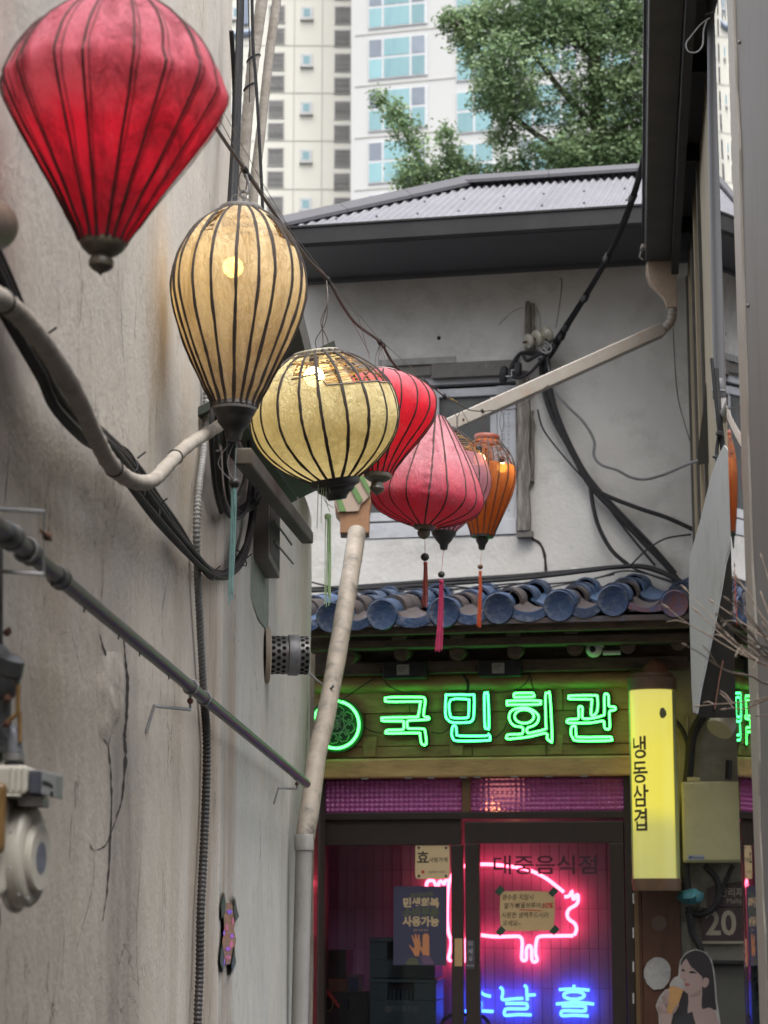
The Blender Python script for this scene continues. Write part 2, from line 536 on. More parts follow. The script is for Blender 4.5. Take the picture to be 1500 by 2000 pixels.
def stucco(name, ca, cb, cc, band=()):
    m = bpy.data.materials.new(name)
    m.use_nodes = True
    N, L = m.node_tree.nodes, m.node_tree.links
    b = N['Principled BSDF']
    b.inputs['Roughness'].default_value = 0.88
    b.inputs['Specular IOR Level'].default_value = 0.25
    g = N.new('ShaderNodeNewGeometry')
    def noise_(scale, stretch=(1, 1, 1), detail=8, rough=0.65, dist=0.0, off=(0, 0, 0)):
        mp = N.new('ShaderNodeMapping')
        mp.inputs['Scale'].default_value = stretch
        mp.inputs['Location'].default_value = off
        L.new(g.outputs['Position'], mp.inputs['Vector'])
        n = N.new('ShaderNodeTexNoise')
        n.inputs['Scale'].default_value = scale
        n.inputs['Detail'].default_value = detail
        n.inputs['Roughness'].default_value = rough
        n.inputs['Distortion'].default_value = dist
        L.new(mp.outputs[0], n.inputs['Vector'])
        return n.outputs['Fac']
    def ramp(x, p0, p1, c0=(0, 0, 0), c1=(1, 1, 1)):
        r = N.new('ShaderNodeValToRGB')
        r.color_ramp.elements[0].position = p0
        r.color_ramp.elements[1].position = p1
        r.color_ramp.elements[0].color = (*c0, 1)
        r.color_ramp.elements[1].color = (*c1, 1)
        L.new(x, r.inputs[0])
        return r.outputs[0]
    def mix(f, a, c, mode='MIX'):
        x = N.new('ShaderNodeMixRGB')
        x.blend_type = mode
        L.new(f, x.inputs[0])
        L.new(a, x.inputs[1])
        if isinstance(c, tuple):
            x.inputs[2].default_value = (*c, 1)
        else:
            L.new(c, x.inputs[2])
        return x.outputs[0]
    col = ramp(noise_(1.3), 0.3, 0.7, ca, cb)
    col = mix(ramp(noise_(0.9, off=(5, 2, 1)), 0.45, 0.68, c1=(0.7,) * 3), col, cc)
    # rain streaks run down the wall
    st = ramp(noise_(4.0, (1, 1, 0.5), dist=1.4), 0.50, 0.72, c1=(0.22,) * 3)
    col = mix(st, col, tuple(x * 0.66 for x in ca))
    st2 = ramp(noise_(7, (1, 1, 0.28), dist=1.2, off=(3, 1, 7)), 0.56, 0.74, c1=(0.28,) * 3)
    col = mix(st2, col, tuple(x * y for x, y in zip(ca, (0.62, 0.57, 0.50))))
    st3 = ramp(noise_(2.4, (1, 1, 0.35), dist=0.5, off=(9, 3, 2)), 0.52, 0.74, c1=(0.5,) * 3)
    col = mix(st3, col, (0.40, 0.31, 0.215))
    # blotches, worn paint and grime
    bl = ramp(noise_(3.6, (1, 1, 0.7), rough=0.75, dist=0.6, off=(1, 8, 3)), 0.55, 0.72, c1=(0.5,) * 3)
    col = mix(bl, col, tuple(x * 0.68 for x in cc))
    b2 = ramp(noise_(8, (1, 1, 0.5), rough=0.8, dist=1.2, off=(6, 2, 8)), 0.54, 0.60, c1=(0.22,) * 3)
    col = mix(b2, col, tuple(min(1, x * 1.22) for x in cb))
    sp = ramp(noise_(80, rough=0.85, off=(2, 2, 2)), 0.63, 0.70, c1=(0.55,) * 3)
    col = mix(sp, col, (0.17, 0.15, 0.13))
    if band:
        # a broad rust-brown water stain that runs down from the cables
        sx = N.new('ShaderNodeSeparateXYZ')
        L.new(g.outputs['Position'], sx.inputs[0])
        for (yc, hw, zmax, c_, am) in band:
            d_ = N.new('ShaderNodeMath'); d_.operation = 'SUBTRACT'; d_.inputs[1].default_value = yc
            wv = N.new('ShaderNodeMath'); wv.operation = 'MULTIPLY_ADD'; wv.inputs[1].default_value = hw * 1.1
            L.new(noise_(2.2, (1, 1, 0.6), off=(yc, 1, 1)), wv.inputs[0]); L.new(sx.outputs['Y'], wv.inputs[2])
            L.new(wv.outputs[0], d_.inputs[0])
            a_ = N.new('ShaderNodeMath'); a_.operation = 'ABSOLUTE'; L.new(d_.outputs[0], a_.inputs[0])
            m1 = N.new('ShaderNodeMapRange'); m1.inputs['From Min'].default_value = hw; m1.inputs['From Max'].default_value = hw * 0.4
            L.new(a_.outputs[0], m1.inputs['Value'])
            m2 = N.new('ShaderNodeMapRange'); m2.inputs['From Min'].default_value = zmax; m2.inputs['From Max'].default_value = zmax - 0.5
            L.new(sx.outputs['Z'], m2.inputs['Value'])
            pr = N.new('ShaderNodeMath'); pr.operation = 'MULTIPLY'; L.new(m1.outputs[0], pr.inputs[0]); L.new(m2.outputs[0], pr.inputs[1])
            p2_ = N.new('ShaderNodeMath'); p2_.operation = 'MULTIPLY'; L.new(pr.outputs[0], p2_.inputs[0])
            L.new(ramp(noise_(7, (1, 1, 0.25), off=(2, yc, 5)), 0.3, 0.6, (0.35 * am,) * 3, (am,) * 3), p2_.inputs[1])
            col = mix(p2_.outputs[0], col, c_)
    # hairline cracks: thin contour bands of a stretched noise, broken up by another
    cr = noise_(2.3, (1, 1.0, 0.42), detail=12, rough=0.62, dist=0.9, off=(4, 6, 1))
    band = N.new('ShaderNodeMath'); band.operation = 'SUBTRACT'; band.inputs[1].default_value = 0.5
    L.new(cr, band.inputs[0])
    ab = N.new('ShaderNodeMath'); ab.operation = 'ABSOLUTE'
    L.new(band.outputs[0], ab.inputs[0])
    crk = ramp(ab.outputs[0], 0.0006, 0.0035, (1, 1, 1), (0, 0, 0))
    brk = ramp(noise_(2.8, off=(7, 7, 7)), 0.50, 0.58)
    mm = N.new('ShaderNodeMath'); mm.operation = 'MULTIPLY'
    L.new(crk, mm.inputs[0]); L.new(brk, mm.inputs[1])
    col = mix(mm.outputs[0], col, (0.12, 0.10, 0.085))
    L.new(col, b.inputs['Base Color'])
    h1 = noise_(70, rough=0.6)
    h2 = noise_(12, rough=0.7, off=(3, 3, 9))
    h3 = noise_(9, dist=0.6, off=(8, 1, 1))
    a1 = N.new('ShaderNodeMath'); a1.operation = 'MULTIPLY_ADD'; a1.inputs[1].default_value = 0.4
    L.new(h1, a1.inputs[0]); L.new(h2, a1.inputs[2])
    a2 = N.new('ShaderNodeMath'); a2.operation = 'MULTIPLY_ADD'; a2.inputs[1].default_value = 0.8
    L.new(h3, a2.inputs[0]); L.new(a1.outputs[0], a2.inputs[2])
    a3 = N.new('ShaderNodeMath'); a3.operation = 'SUBTRACT'
    L.new(a2.outputs[0], a3.inputs[0]); L.new(mm.outputs[0], a3.inputs[1])
    bp = N.new('ShaderNodeBump')
    bp.inputs['Strength'].default_value = 0.42
    bp.inputs['Distance'].default_value = 0.010
    L.new(a3.outputs[0], bp.inputs['Height'])
    L.new(bp.outputs[0], b.inputs['Normal'])
    return m
M['stucco'] = stucco('weathered_stucco', (0.49, 0.435, 0.365), (0.58, 0.53, 0.465), (0.51, 0.48, 0.44), band=((6.35, 0.42, 2.95, (0.27, 0.21, 0.155), 0.75), (4.75, 0.32, 2.4, (0.24, 0.215, 0.195), 0.75), (5.5, 0.12, 2.9, (0.36, 0.31, 0.25), 0.5)))
M['stucco_low'] = stucco('grey_stucco', (0.40, 0.38, 0.34), (0.485, 0.475, 0.435), (0.38, 0.38, 0.35), band=((7.0, 0.30, 2.9, (0.26, 0.20, 0.145), 0.7), (10.7, 0.3, 3.2, (0.30, 0.31, 0.25), 0.6)))
M['stucco_rough'] = mat('rough_plaster', (0.50, 0.47, 0.44), (0.38, 0.355, 0.33), scale=9, rough=0.95, bump=0.5, bscale=70, dirt=(0.12, 0.11, 0.10), dscale=9, damt=0.7)

# ------------------------------------------------------------------ ground
g = MB().grid(lambda a, b: V((-150 + 300 * a, -60 + 260 * b, 0)), 20, 20)
g.build('ground', M['asphalt'], kind='structure', label='grey asphalt paving of the narrow alley', loc=(0, 0, 0))

SB = thing('unseen_street_building', 'unseen plain brick building added behind the viewer to darken the glass reflections', 'building', V((0, -16, 0)))  # added out of view: darkens reflections in the door glass, blocks some sky
MB().box(lambda a, b, c: V((a, b, c)), -22, 22, -24, -15, 0, 13).build('wall', mat('dull_brick', (0.20, 0.13, 0.10), (0.15, 0.10, 0.08), scale=3, rough=0.9), SB)
for i in range(8):
    for j in range(3):
        MB().box(lambda a, b, c: V((a, b, c)), -20 + 5.2 * i, -17.6 + 5.2 * i, -15.02, -14.9, 1.6 + 3.8 * j, 3.4 + 3.8 * j).build('window', mat('unseen_building_window', (0.05, 0.055, 0.06), rough=0.15) if i + j == 0 else bpy.data.materials['unseen_building_window'], SB)
# ------------------------------------------------------------------ left building (near, tall) and the low wall beyond it
def wob(s, z):
    return 0.010 * noise.noise(V((s * 0.9, z * 0.8, 3.1))) + 0.004 * noise.noise(V((s * 3.1, z * 2.3, 7.7)))
LEFT = thing('left_building', 'tall stained stucco building whose wall carries the pipes and gas meter', 'building', lf(4, -1.0, 0))
S_END = lsz(449, 300)[0]
w = MB().grid(lambda a, b: lf(-6 + (S_END + 6) * a, wob(-6 + (S_END + 6) * a, 9 * b), 9.0 * b), 150, 110)
w.grid(lambda a, b: lf(S_END, wob(S_END, 9 * b) - 4 * a, 9.0 * b), 1, 110)
w.build('wall', M['stucco'], LEFT, smooth=True, fix=False)
def crack_ribbon(pts, r_, parent, nr, tg, off, name='crack'):
    pts = smooth_path(pts, 12)
    vs, fs = [], []
    n = len(pts)
    sd = random.uniform(0, 50)
    for i, p in enumerate(pts):
        j1 = noise.noise(V((i * 0.55, sd, 1))) * 2.2 + noise.noise(V((i * 0.13, sd, 3))) * 3
        wd = r_ * max(0.12, math.sin(math.pi * (i + 0.5) / n) ** 0.5 * (0.75 + 0.9 * noise.noise(V((i * 0.4, sd, 7)))))
        q = p + tg * (j1 * 0.0022) + nr * (off(p) + 0.0010)
        vs += [q - tg * wd, q + tg * wd]
    fs = [(2 * i, 2 * i + 1, 2 * i + 3, 2 * i + 2) for i in range(n - 1)]
    return MB().add(vs, fs).build(name, M['crack'], parent, fix=False)
# cracks followed from the photograph, sunk half into the plaster
for path, r_ in [([(244, 1245), (248, 1300), (251, 1330), (248, 1400), (244, 1440), (246, 1480), (238, 1560), (226, 1600)], 0.0105),
                 ([(196, 1235), (210, 1280), (228, 1330), (246, 1358)], 0.006),
                 ([(180, 1230), (205, 1275), (240, 1352)], 0.003),
                 ([(200, 1420), (208, 1448), (218, 1456)], 0.008),
                 ([(213, 1450), (216, 1500), (218, 1560), (214, 1650), (208, 1740), (200, 1800)], 0.0055),
                 ([(120, 1240), (138, 1236), (150, 1270), (165, 1320), (190, 1345), (210, 1380)], 0.0028),
                 ([(226, 1600), (205, 1650), (185, 1660), (178, 1648)], 0.005),
                 ([(185, 1660), (180, 1740), (150, 1860)], 0.002),
                 ([(200, 1080), (202, 1150), (192, 1200)], 0.002),
                 ([(60, 960), (58, 1010)], 0.002), ([(300, 1170), (304, 1260), (298, 1340)], 0.0022), ([(330, 1120), (318, 1200), (322, 1280)], 0.0018), ([(150, 480), (158, 560), (152, 640)], 0.0018), ([(232, 560), (236, 660), (240, 720), (246, 800)], 0.0018), ([(296, 700), (318, 770), (330, 790)], 0.0018), ([(120, 700), (124, 790), (118, 860)], 0.0014), ([(20, 860), (14, 950), (8, 1020)], 0.0016), ([(275, 1600), (270, 1700), (262, 1830), (268, 1960)], 0.0022), ([(340, 1500), (352, 1620), (344, 1760)], 0.0018), ([(100, 1850), (96, 1930), (110, 2000)], 0.0018)]:
    crack_ribbon([lp(x, y, 0.0) for x, y in path], r_ * (2.6 if r_ > 0.0045 else 1.15), LEFT, LN, LD, lambda p: wob((p - LB).dot(LD), p.z))
# flake of rough plaster that has lifted beside the long crack
def flake(a, b):
    x, y = 182 + 66 * a, 1262 + 205 * b
    s, z = lsz(x, y)
    k = math.sin(math.pi * min(max(b, 0), 1)) ** 0.6 * min(a * 2.2, 1.0) * (1.0 if a < 0.9 - 0.45 * max(b - 0.45, 0) * 2 else 0.0)
    h = -0.004 + k * (0.012 + 0.004 * noise.noise(V((s * 16, z * 22, 1))) + 0.0012 * noise.noise(V((s * 45, z * 45, 4))))
    return lf(s, wob(s, z) + h, z)
MB().grid(flake, 40, 70).build('plaster_flake', M['stucco'], LEFT, smooth=True, fix=False)

LOW = thing('low_building', 'low stucco wall with a green tinted corner beside the restaurant entrance', 'building', lf(9, -1.0, 0))
s1 = lsz(607, 1300)[0]
wl_ = MB().grid(lambda a, b: lf(S_END + (s1 - S_END) * a, wob(S_END + (s1 - S_END) * a, 3.6 * b) - 0.003, 3.6 * b), 60, 50)
wl_.grid(lambda a, b: lf(s1, -0.003 + wob(s1, 3.6 * b) - 2.0 * a, 3.6 * b), 2, 20)
wl_.build('wall', M['stucco_low'], LOW, smooth=True, fix=False)
M['green_paint'] = mat('faded_green_paint', (0.20, 0.23, 0.20), (0.15, 0.17, 0.15), scale=14, rough=0.8, dirt=(0.30, 0.27, 0.23), dscale=10, damt=0.7, bump=0.2)
pp = [(490, 1085), (524, 1110), (524, 1235), (505, 1210), (489, 1165)]
MB().prism([lp(x, y, -0.002) for x, y in pp], [lp(x, y, -0.03) for x, y in pp]).build('painted_patch', M['green_paint'], LOW)
for path, r_ in [([(524, 1108), (525, 1170), (524, 1235)], 0.004), ([(490, 1175), (520, 1225), (540, 1240), (560, 1262)], 0.0045), ([(598, 1330), (600, 1420), (594, 1520)], 0.006)]:
    crack_ribbon([lp(x, y, 0.0) for x, y in path], r_ * 2, LOW, LN, LD, lambda p: wob((p - LB).dot(LD), p.z) - 0.002)
# broken post at the end of the low wall
M['old_wood'] = mat('weathered_wood', (0.27, 0.23, 0.19), (0.10, 0.085, 0.07), scale=9, rough=0.9, stretch=(6, 6, 0.7), bump=0.7, dirt=(0.05, 0.04, 0.035), dscale=6, damt=0.8)
def post_pt(a, h, j):
    return lf(s1 + 0.03 + 0.045 * math.cos(a), -0.03 + 0.05 * math.sin(a) + 0.006 * noise.noise(V((h * 7, j, 2))), h)
pm = MB()
pm.grid(lambda a, b: post_pt(2 * math.pi * a, 2.86 * b + (0.05 * noise.noise(V((a * 9, 0, 0))) if b == 1 else 0), a * 5), 12, 14)
pm.build('edge_post', M['old_wood'], LOW, smooth=True)
# sloping verge and roof of the low building
M['verge'] = mat('verge_board', (0.11, 0.10, 0.085), (0.075, 0.068, 0.058), scale=10, rough=0.8, dirt=(0.05, 0.05, 0.045), dscale=8, damt=0.6)
M['dark_green'] = mat('dark_green_boards', (0.03, 0.045, 0.032), (0.015, 0.02, 0.016), scale=8, rough=0.7)
vt, vb = lp(492, 893, 0.16), lp(612, 1052, 0.16)
dv = (vb - vt)
side = V((0, 0, 1))
MB().prism([vt + side * 0.028, vb + side * 0.028, vb - side * 0.022, vt - side * 0.022], [p - LN * 0.05 for p in (vt + side * 0.028, vb + side * 0.028, vb - side * 0.022, vt - side * 0.022)]).build('verge_board', M['verge'], LOW, bevel=0.006)
for i in range(5):
    o_ = LN * (0.16 + 0.10 * i) + side * (0.04 + 0.05 * i)
    a_, b_ = vt - LN * 0.16, vb - LN * 0.16
    q = [a_ + o_, b_ + o_, b_ + o_ + LN * 0.092 + side * 0.045, a_ + o_ + LN * 0.092 + side * 0.045]
    q = [p - LN * 0.16 - LN * 0.10 for p in q]
    MB().prism([p + side * 0.03 for p in q], [p + side * 0.055 for p in q]).build('soffit_board', M['dark_green'], LOW)
rf = [lf(s, w_, 3.72) for s, w_ in ((7.1, 0.16), (10.6, 0.16), (10.6, -3), (7.1, -3))]
MB().prism(rf, [p + side * 0.12 for p in rf]).build('roof', M['verge'], LOW)

# louvred vent hood on the low wall
VH = thing('vent_hood', 'dark louvred metal vent box under the sloping verge board', 'vent', lp(520, 1115, 0.0))
def vfr(s, w_, z): return lf(s, w_, z)
sa, sb = lsz(497, 1060, 0.0)[0], lsz(547, 1060, 0.055)[0]
zb = lsz(520, 1079, 0.055)[1]
M['hood'] = mat('dark_metal_hood', (0.13, 0.12, 0.105), (0.09, 0.082, 0.074), scale=9, rough=0.55, dirt=(0.2, 0.17, 0.14), dscale=8, damt=0.4)
MB().box(vfr, sa, sb, -0.02, 0.055, zb, zb + 0.42).build('body', M['hood'], VH, bevel=0.004)
MB().box(vfr, sa + 0.03, sb - 0.03, 0.055, 0.0565, zb + 0.03, zb + 0.39).build('grille_opening', M['black_plastic'], VH)
for p0, p1 in (((539, 979), (561, 1031)), ((536, 1017), (560, 1064)), ((536, 1057), (563, 1101))):
    MB().tube([lp(*p0, 0.06), lp(*p1, 0.06) + LN * 0.02], 0.004, 6).build('louvre', M['hood'], VH)

# perforated exhaust tube
EX = thing('exhaust_vent', 'perforated steel exhaust tube sticking out of the low wall', 'vent', lp(522, 1320, 0))
ec = lp(521, 1279, 0.0)
ax = (LN + LD * 0.16).normalized()
er = 0.084
M['vent_steel'] = mat('brushed_vent_steel', (0.30, 0.29, 0.28), (0.2, 0.19, 0.185), scale=25, rough=0.38, metal=0.7, dirt=(0.08, 0.07, 0.06), dscale=9, damt=0.6)
MB().lathe([(er * 1.34, -0.01), (er * 1.34, 0.008), (er * 1.28, 0.012), (er * 0.9, 0.012)], ec, ax, 28).build('wall_flange', mat('flange_plastic', (0.40, 0.33, 0.25), rough=0.6, dirt=(0.2, 0.14, 0.1), damt=0.5), EX, smooth=True)
MB().lathe([(er * 0.9, 0.0), (er * 0.9, 0.165), (er * 0.84, 0.165), (er * 0.84, 0.0)], ec, ax, 28, caps=False).build('tube_wall', M['vent_steel'], EX, smooth=True)
MB().lathe([(er * 0.93, 0.083), (er * 0.97, 0.086), (er * 0.97, 0.124), (er * 0.93, 0.127)], ec, ax, 28, caps=False).build('collar', M['galvanised'], EX, smooth=True)
X_ = ax.orthogonal().normalized(); Y_ = ax.cross(X_)
hm = MB()
for ih, hh in enumerate([0.022, 0.043, 0.064, 0.138, 0.155]):
    for j in range(18):
        a_ = 2 * math.pi * (j + 0.5 * (ih % 2)) / 18
        d_ = X_ * math.cos(a_) + Y_ * math.sin(a_)
        t_ = ax.cross(d_)
        c_ = ec + ax * hh + d_ * (er * 0.905)
        hm.poly([c_ + (ax * math.cos(b_) + t_ * math.sin(b_)) * 0.0085 for b_ in [2 * math.pi * q / 8 for q in range(8)]])
hm.build('vent_holes', mat('hole_black', (0.006, 0.006, 0.006), rough=1), EX, kind='stuff')

# ------------------------------------------------------------------ pipes and cables on the left wall
def ribbed(pts, r, pitch, depth=0.18):
    """A corrugated hose: the tube's radius goes up and down along the path."""
    L_ = [0]
    for a, b in zip(pts, pts[1:]): L_.append(L_[-1] + (b - a).length)
    n = int(L_[-1] / pitch * 4)
    o, rs, k = [], [], 0
    for i in range(n + 1):
        d = L_[-1] * i / n
        while k < len(L_) - 2 and L_[k + 1] < d: k += 1
        t = (d - L_[k]) / max(L_[k + 1] - L_[k], 1e-9)
        o.append(pts[k].lerp(pts[k + 1], t))
        rs.append(r * (1 + depth * (0, 1, 1, 0)[i % 4] - depth * 0.5))
    return o, rs
AC = smooth_path([lp(*p) for p in [(-900, 60, 0.10), (-350, 400, 0.10), (-60, 560, 0.10), (0, 585, 0.10), (50, 628, 0.10), (100, 695, 0.10), (150, 775, 0.10), (185, 850, 0.09), (215, 905, 0.09), (255, 938, 0.09), (295, 940, 0.09), (325, 912, 0.09), (365, 872, 0.10), (430, 830, 0.12), (470, 800, 0.12)]], 10)
o = MB()
rs = [0.0155 * (1 + 0.06 * noise.noise(p * 14) + (0.075 if i % 3 == 0 else 0)) for i, p in enumerate(AC)]
o.tube(AC, rs, 14)
c = o.build('wrapped_pipe', M['tape_wrap'], smooth=True, label='thick air conditioner pipe wrapped in pale tape, bending across the stained wall', cat='pipe')
t = AC[9]
for k in (31, 82, 115):
    if k < len(AC) - 1:
        d = (AC[k + 1] - AC[k]).normalized(); x = d.orthogonal().normalized(); y = d.cross(x)
        MB().tube([AC[k] + (x * math.cos(a) + y * math.sin(a)) * 0.0168 for a in [2 * math.pi * j / 16 for j in range(16)]], 0.0018, 5, closed=True).build('cable_tie', M['black_plastic'], c)
c0, c1 = lp(-90, 425, 0.075), lp(-14, 440, 0.075)
dd = (c1 - c0).normalized()
MB().lathe([(0.030, -1.4), (0.034, -0.04), (0.036, -0.01), (0.035, 0.006), (0.030, 0.018), (0.021, 0.026), (0.010, 0.030), (0.001, 0.031)], c1, dd, 22).build('pipe_end', mat('brown_tape', (0.14, 0.12, 0.09), (0.08, 0.07, 0.055), scale=20, rough=0.45), smooth=True, label='brown taped rounded pipe end at the edge of the wall above the cables', cat='pipe')
# black cable bundle
BUN = thing('cable_bundle', 'bundle of black cables tied together, sagging down the stained wall', 'cables', lp(300, 1000, 0.05))
spine = [(-800, -520), (-300, 60), (-60, 395), (0, 505), (45, 610), (75, 680), (110, 750), (150, 800), (205, 850), (250, 890), (275, 925), (310, 975), (345, 1025), (385, 1082), (415, 1114), (440, 1120), (465, 1095), (485, 1045), (492, 990), (494, 930), (492, 850)]
low_ = [(-800, -430), (-300, 150), (-60, 480), (0, 600), (45, 680), (80, 740), (110, 800), (160, 855), (205, 885), (235, 925), (265, 965), (300, 1010), (340, 1060), (385, 1100), (415, 1124), (440, 1128), (468, 1104), (488, 1050), (496, 990), (498, 930), (496, 850)]
for i in range(7):
    f_ = i / 6
    src = [(a[0] * (1 - f_) + b[0] * f_, a[1] * (1 - f_) + b[1] * f_) for a, b in zip(spine, low_)]
    tie = lambda k: 0.45 if k in (4, 9, 11, 14) else 1.0
    pts = [lp(x + random.uniform(-3, 3) * tie(k), y + random.uniform(-4, 4) * tie(k), 0.035 + 0.012 * (i % 3)) for k, (x, y) in enumerate(src)]
    MB().tube(smooth_path(pts, 6), 0.0062 if i % 3 else 0.0085, 7).build('cable', M['black_rubber'], BUN, smooth=True)
for (x, y) in [(65, 655), (250, 895), (295, 985), (265, 945), (405, 1115), (470, 1090)]:
    p = lp(x, y, 0.048)
    MB().tube([p + V((0, 0.022 * math.cos(a), 0.026 * math.sin(a))) + LN * (0.018 * math.cos(a + 0.8)) for a in [2 * math.pi * j / 14 for j in range(14)]], 0.0022, 5, closed=True).build('cable_tie', M['black_plastic'], BUN)
    MB().tube([p + LN * 0.02, p + LN * 0.035 + V((0, 0.01, 0.015))], 0.002, 5).build('tie_tail', M['black_plastic'], BUN)
# more black cables in a loop behind the cream lantern
LOOP = thing('cable_loop', 'loop of black cables hanging behind the tall cream lantern', 'cables', lp(450, 1000, 0.06))
for i, path in enumerate([[(452, 60), (458, 200), (448, 400), (432, 620), (425, 800), (425, 900), (435, 985), (455, 1005), (480, 985), (505, 950)],
                          [(466, -60), (466, 150), (458, 330), (446, 600), (440, 820), (445, 960), (470, 1000), (500, 975), (520, 940)],
                          [(474, -60), (470, 120), (462, 340), (452, 560), (482, 820), (490, 930), (478, 1000), (450, 1008), (432, 960), (426, 880)],
                          [(470, -60), (463, 130), (456, 340), (440, 560), (415, 800), (418, 930), (432, 1000)],
                          [(455, 1000), (480, 985), (500, 965), (515, 930), (520, 890)],
                          [(460, 1006), (490, 994), (508, 975), (524, 930)]]):
    MB().tube(smooth_path([lp(x, y, 0.05 + 0.012 * (i % 4)) for x, y in path], 8), 0.0075 if i < 4 else 0.006, 7).build('cable', M['black_rubber'], LOOP, smooth=True)
# corrugated conduit
pts = smooth_path([lp(x, y, 0.022) for x, y in [(404, 690), (404, 780), (398, 880), (388, 960), (384, 1040), (386, 1120), (392, 1240), (399, 1370)]], 10)
q, rs = ribbed(pts, 0.0105, 0.0125)
MB().tube(q, rs, 10).build('grey_conduit', M['grey_conduit'], smooth=True, label='grey ribbed conduit running down the wall behind the black cables', cat='conduit')
pts = smooth_path([lp(x, y, 0.022) for x, y in [(399, 1368), (404, 1450), (402, 1560), (397, 1680), (392, 1780), (390, 1900), (386, 2000), (383, 2150), (380, 2500)]], 10)
q, rs = ribbed(pts, 0.0115, 0.0125)
MB().tube(q, rs, 10).build('dark_conduit', M['dark_conduit'], smooth=True, label='dark ribbed conduit going down the wall below the slanting gas pipe', cat='conduit')
pts = smooth_path([lp(x, y, 0.05) for x, y in [(462, 860), (475, 890), (480, 930), (468, 965), (452, 975)]], 8)
q, rs = ribbed(pts, 0.009, 0.011)
MB().tube(q, rs, 10).build('grey_conduit', M['grey_conduit'], smooth=True, label='short pale ribbed conduit curling behind the dark bead of the cream lantern', cat='conduit')

# gas pipe across the wall
GP = thing('gas_pipe', 'long dark steel gas pipe slanting across the stained wall on brackets', 'pipe', lp(300, 1270, 0.08))
g0, g1 = lp(4, 1035, 0.085), lp(598, 1530, 0.085)
gd = (g1 - g0).normalized()
def gpt(px): # point of the pipe seen at column px
    lo, hi = 0.0, 1.0
    for _ in range(40):
        m_ = (lo + hi) / 2; p = g0.lerp(g1, m_)
        x = 750 + F * p.x / ((p - CAM).dot(_fw))
        if x < px: lo = m_
        else: hi = m_
    return g0.lerp(g1, lo)
MB().tube([g0 - gd * 1.3] + [g0.lerp(g1, i / 10) for i in range(1, 10)] + [g1 + gd * 0.03], [0.0128 + 0.0006 * i for i in range(11)], 16).build('tube', M['steel_pipe'], GP, smooth=True)
for x, l_, r_ in [(118, 0.045, 0.0165), (60, 0.035, 0.0160), (22, 0.05, 0.0175)]:
    p = gpt(x)
    MB().lathe([(0.0146, -l_), (r_, -l_ + 0.004), (r_, -0.006), (r_ * 1.12, -0.004), (r_ * 1.12, 0.010), (0.0146, 0.012)], p, gd, 18).build('coupling', M['steel_pipe'], GP, smooth=True)
for x in (50, 372, 398, 580):
    p = gpt(x)
    xx = gd.orthogonal().normalized(); yy = gd.cross(xx)
    MB().tube([p + (xx * math.cos(a) + yy * math.sin(a)) * 0.0175 for a in [2 * math.pi * j / 18 for j in range(18)]], 0.0028, 6, closed=True).build('clamp_ring', M['galvanised'], GP, smooth=True)
for x in (372, 580):
    p = gpt(x)
    foot = p - V((0, 0, 0.02))
    s_, z_ = (p - LB).dot(LD), p.z
    MB().tube([p - V((0, 0, 0.016)), lf(s_, 0.085, z_ - 0.055), lf(s_ - 0.16, 0.02, z_ - 0.06), lf(s_ - 0.17, 0.003, z_ - 0.125)], 0.0042, 6).build('bracket_rod', M['galvanised'], GP)
    MB().sphere(p - V((0, 0, 0.034)), 0.008, 8, 6).build('bracket_nut', M['rust'], GP)
p = gpt(40)
s_, z_ = (p - LB).dot(LD), p.z
fz = [lf(s_ - 0.05, 0.004, z_ + 0.048), lf(s_ - 0.01, 0.12, z_ + 0.048), lf(s_ + 0.0, 0.12, z_ - 0.042), lf(s_ - 0.05, 0.004, z_ - 0.042), lf(s_ - 0.05, 0.004, z_ - 0.085)]
MB().tube(fz[:4] + fz[4:], 0.0035, 6).build('bracket_frame', M['galvanised'], GP)
MB().tube([lf(s_ - 0.05, 0.004, z_ + 0.048), lf(s_ - 0.05, 0.004, z_ + 0.085)], 0.005, 6).build('bracket_plate', M['galvanised'], GP)
MB().tube([lf(s_ - 0.03, 0.12, z_ + 0.016), lf(s_ + 0.045, 0.12, z_ + 0.016)], 0.0028, 6).build('bolt', M['rust'], GP)
MB().sphere(lf(s_ + 0.015, 0.12, z_ + 0.016), 0.007, 8, 6).build('bracket_nut', M['rust'], GP)
for x in (102, 165, 232, 273, 330, 560):
    p = gpt(x) - V((0, 0, 0.0145))
    MB().tube([p, p - V((0, 0, 0.009))], 0.0016, 5).build('tie_tail', M['black_plastic'], GP)

# gas meter with its riser, elbow and valve
def box_lf(mb, s0, s1, w0, w1, z0, z1): return mb.box(lf, s0, s1, w0, w1, z0, z1)
GMB = lp(40, 1765, 0.06)
GM = thing('gas_meter', 'cream domestic gas meter with a black counter window', 'gas meter', GMB)
M['meter_paint'] = mat('cream_meter_paint', (0.50, 0.48, 0.42), (0.42, 0.40, 0.35), scale=10, rough=0.42, dirt=(0.20, 0.16, 0.12), dscale=7, damt=0.4)
Ym = 3.0
def mp(px, py, dy=0.0): return at(px, py, Ym + dy)
def mbox(mb, x0, x1, y0, y1, d0, d1):
    """Box facing the camera along depth: pixel edges at its front face, d0..d1 in depth."""
    a, b = mp(x0, y1, d0), mp(x1, y0, d0)
    return mb.box(lambda x, y, z: V((x, y, z)), a.x, b.x, Ym + d0, Ym + d1, a.z, b.z)
b_ = mbox(MB(), -70, 54, 1494, 1551, 0.0, 0.11); b_.build('top_casing', M['meter_paint'], GM, bevel=0.006)
b_ = mbox(MB(), -70, 40, 1551, 1556, -0.006, 0.115); b_.build('casing_rim', M['meter_paint'], GM, bevel=0.002)
b_ = mbox(MB(), -70, 15, 1556, 1752, 0.01, 0.12); b_.build('body', M['meter_paint'], GM, bevel=0.01)
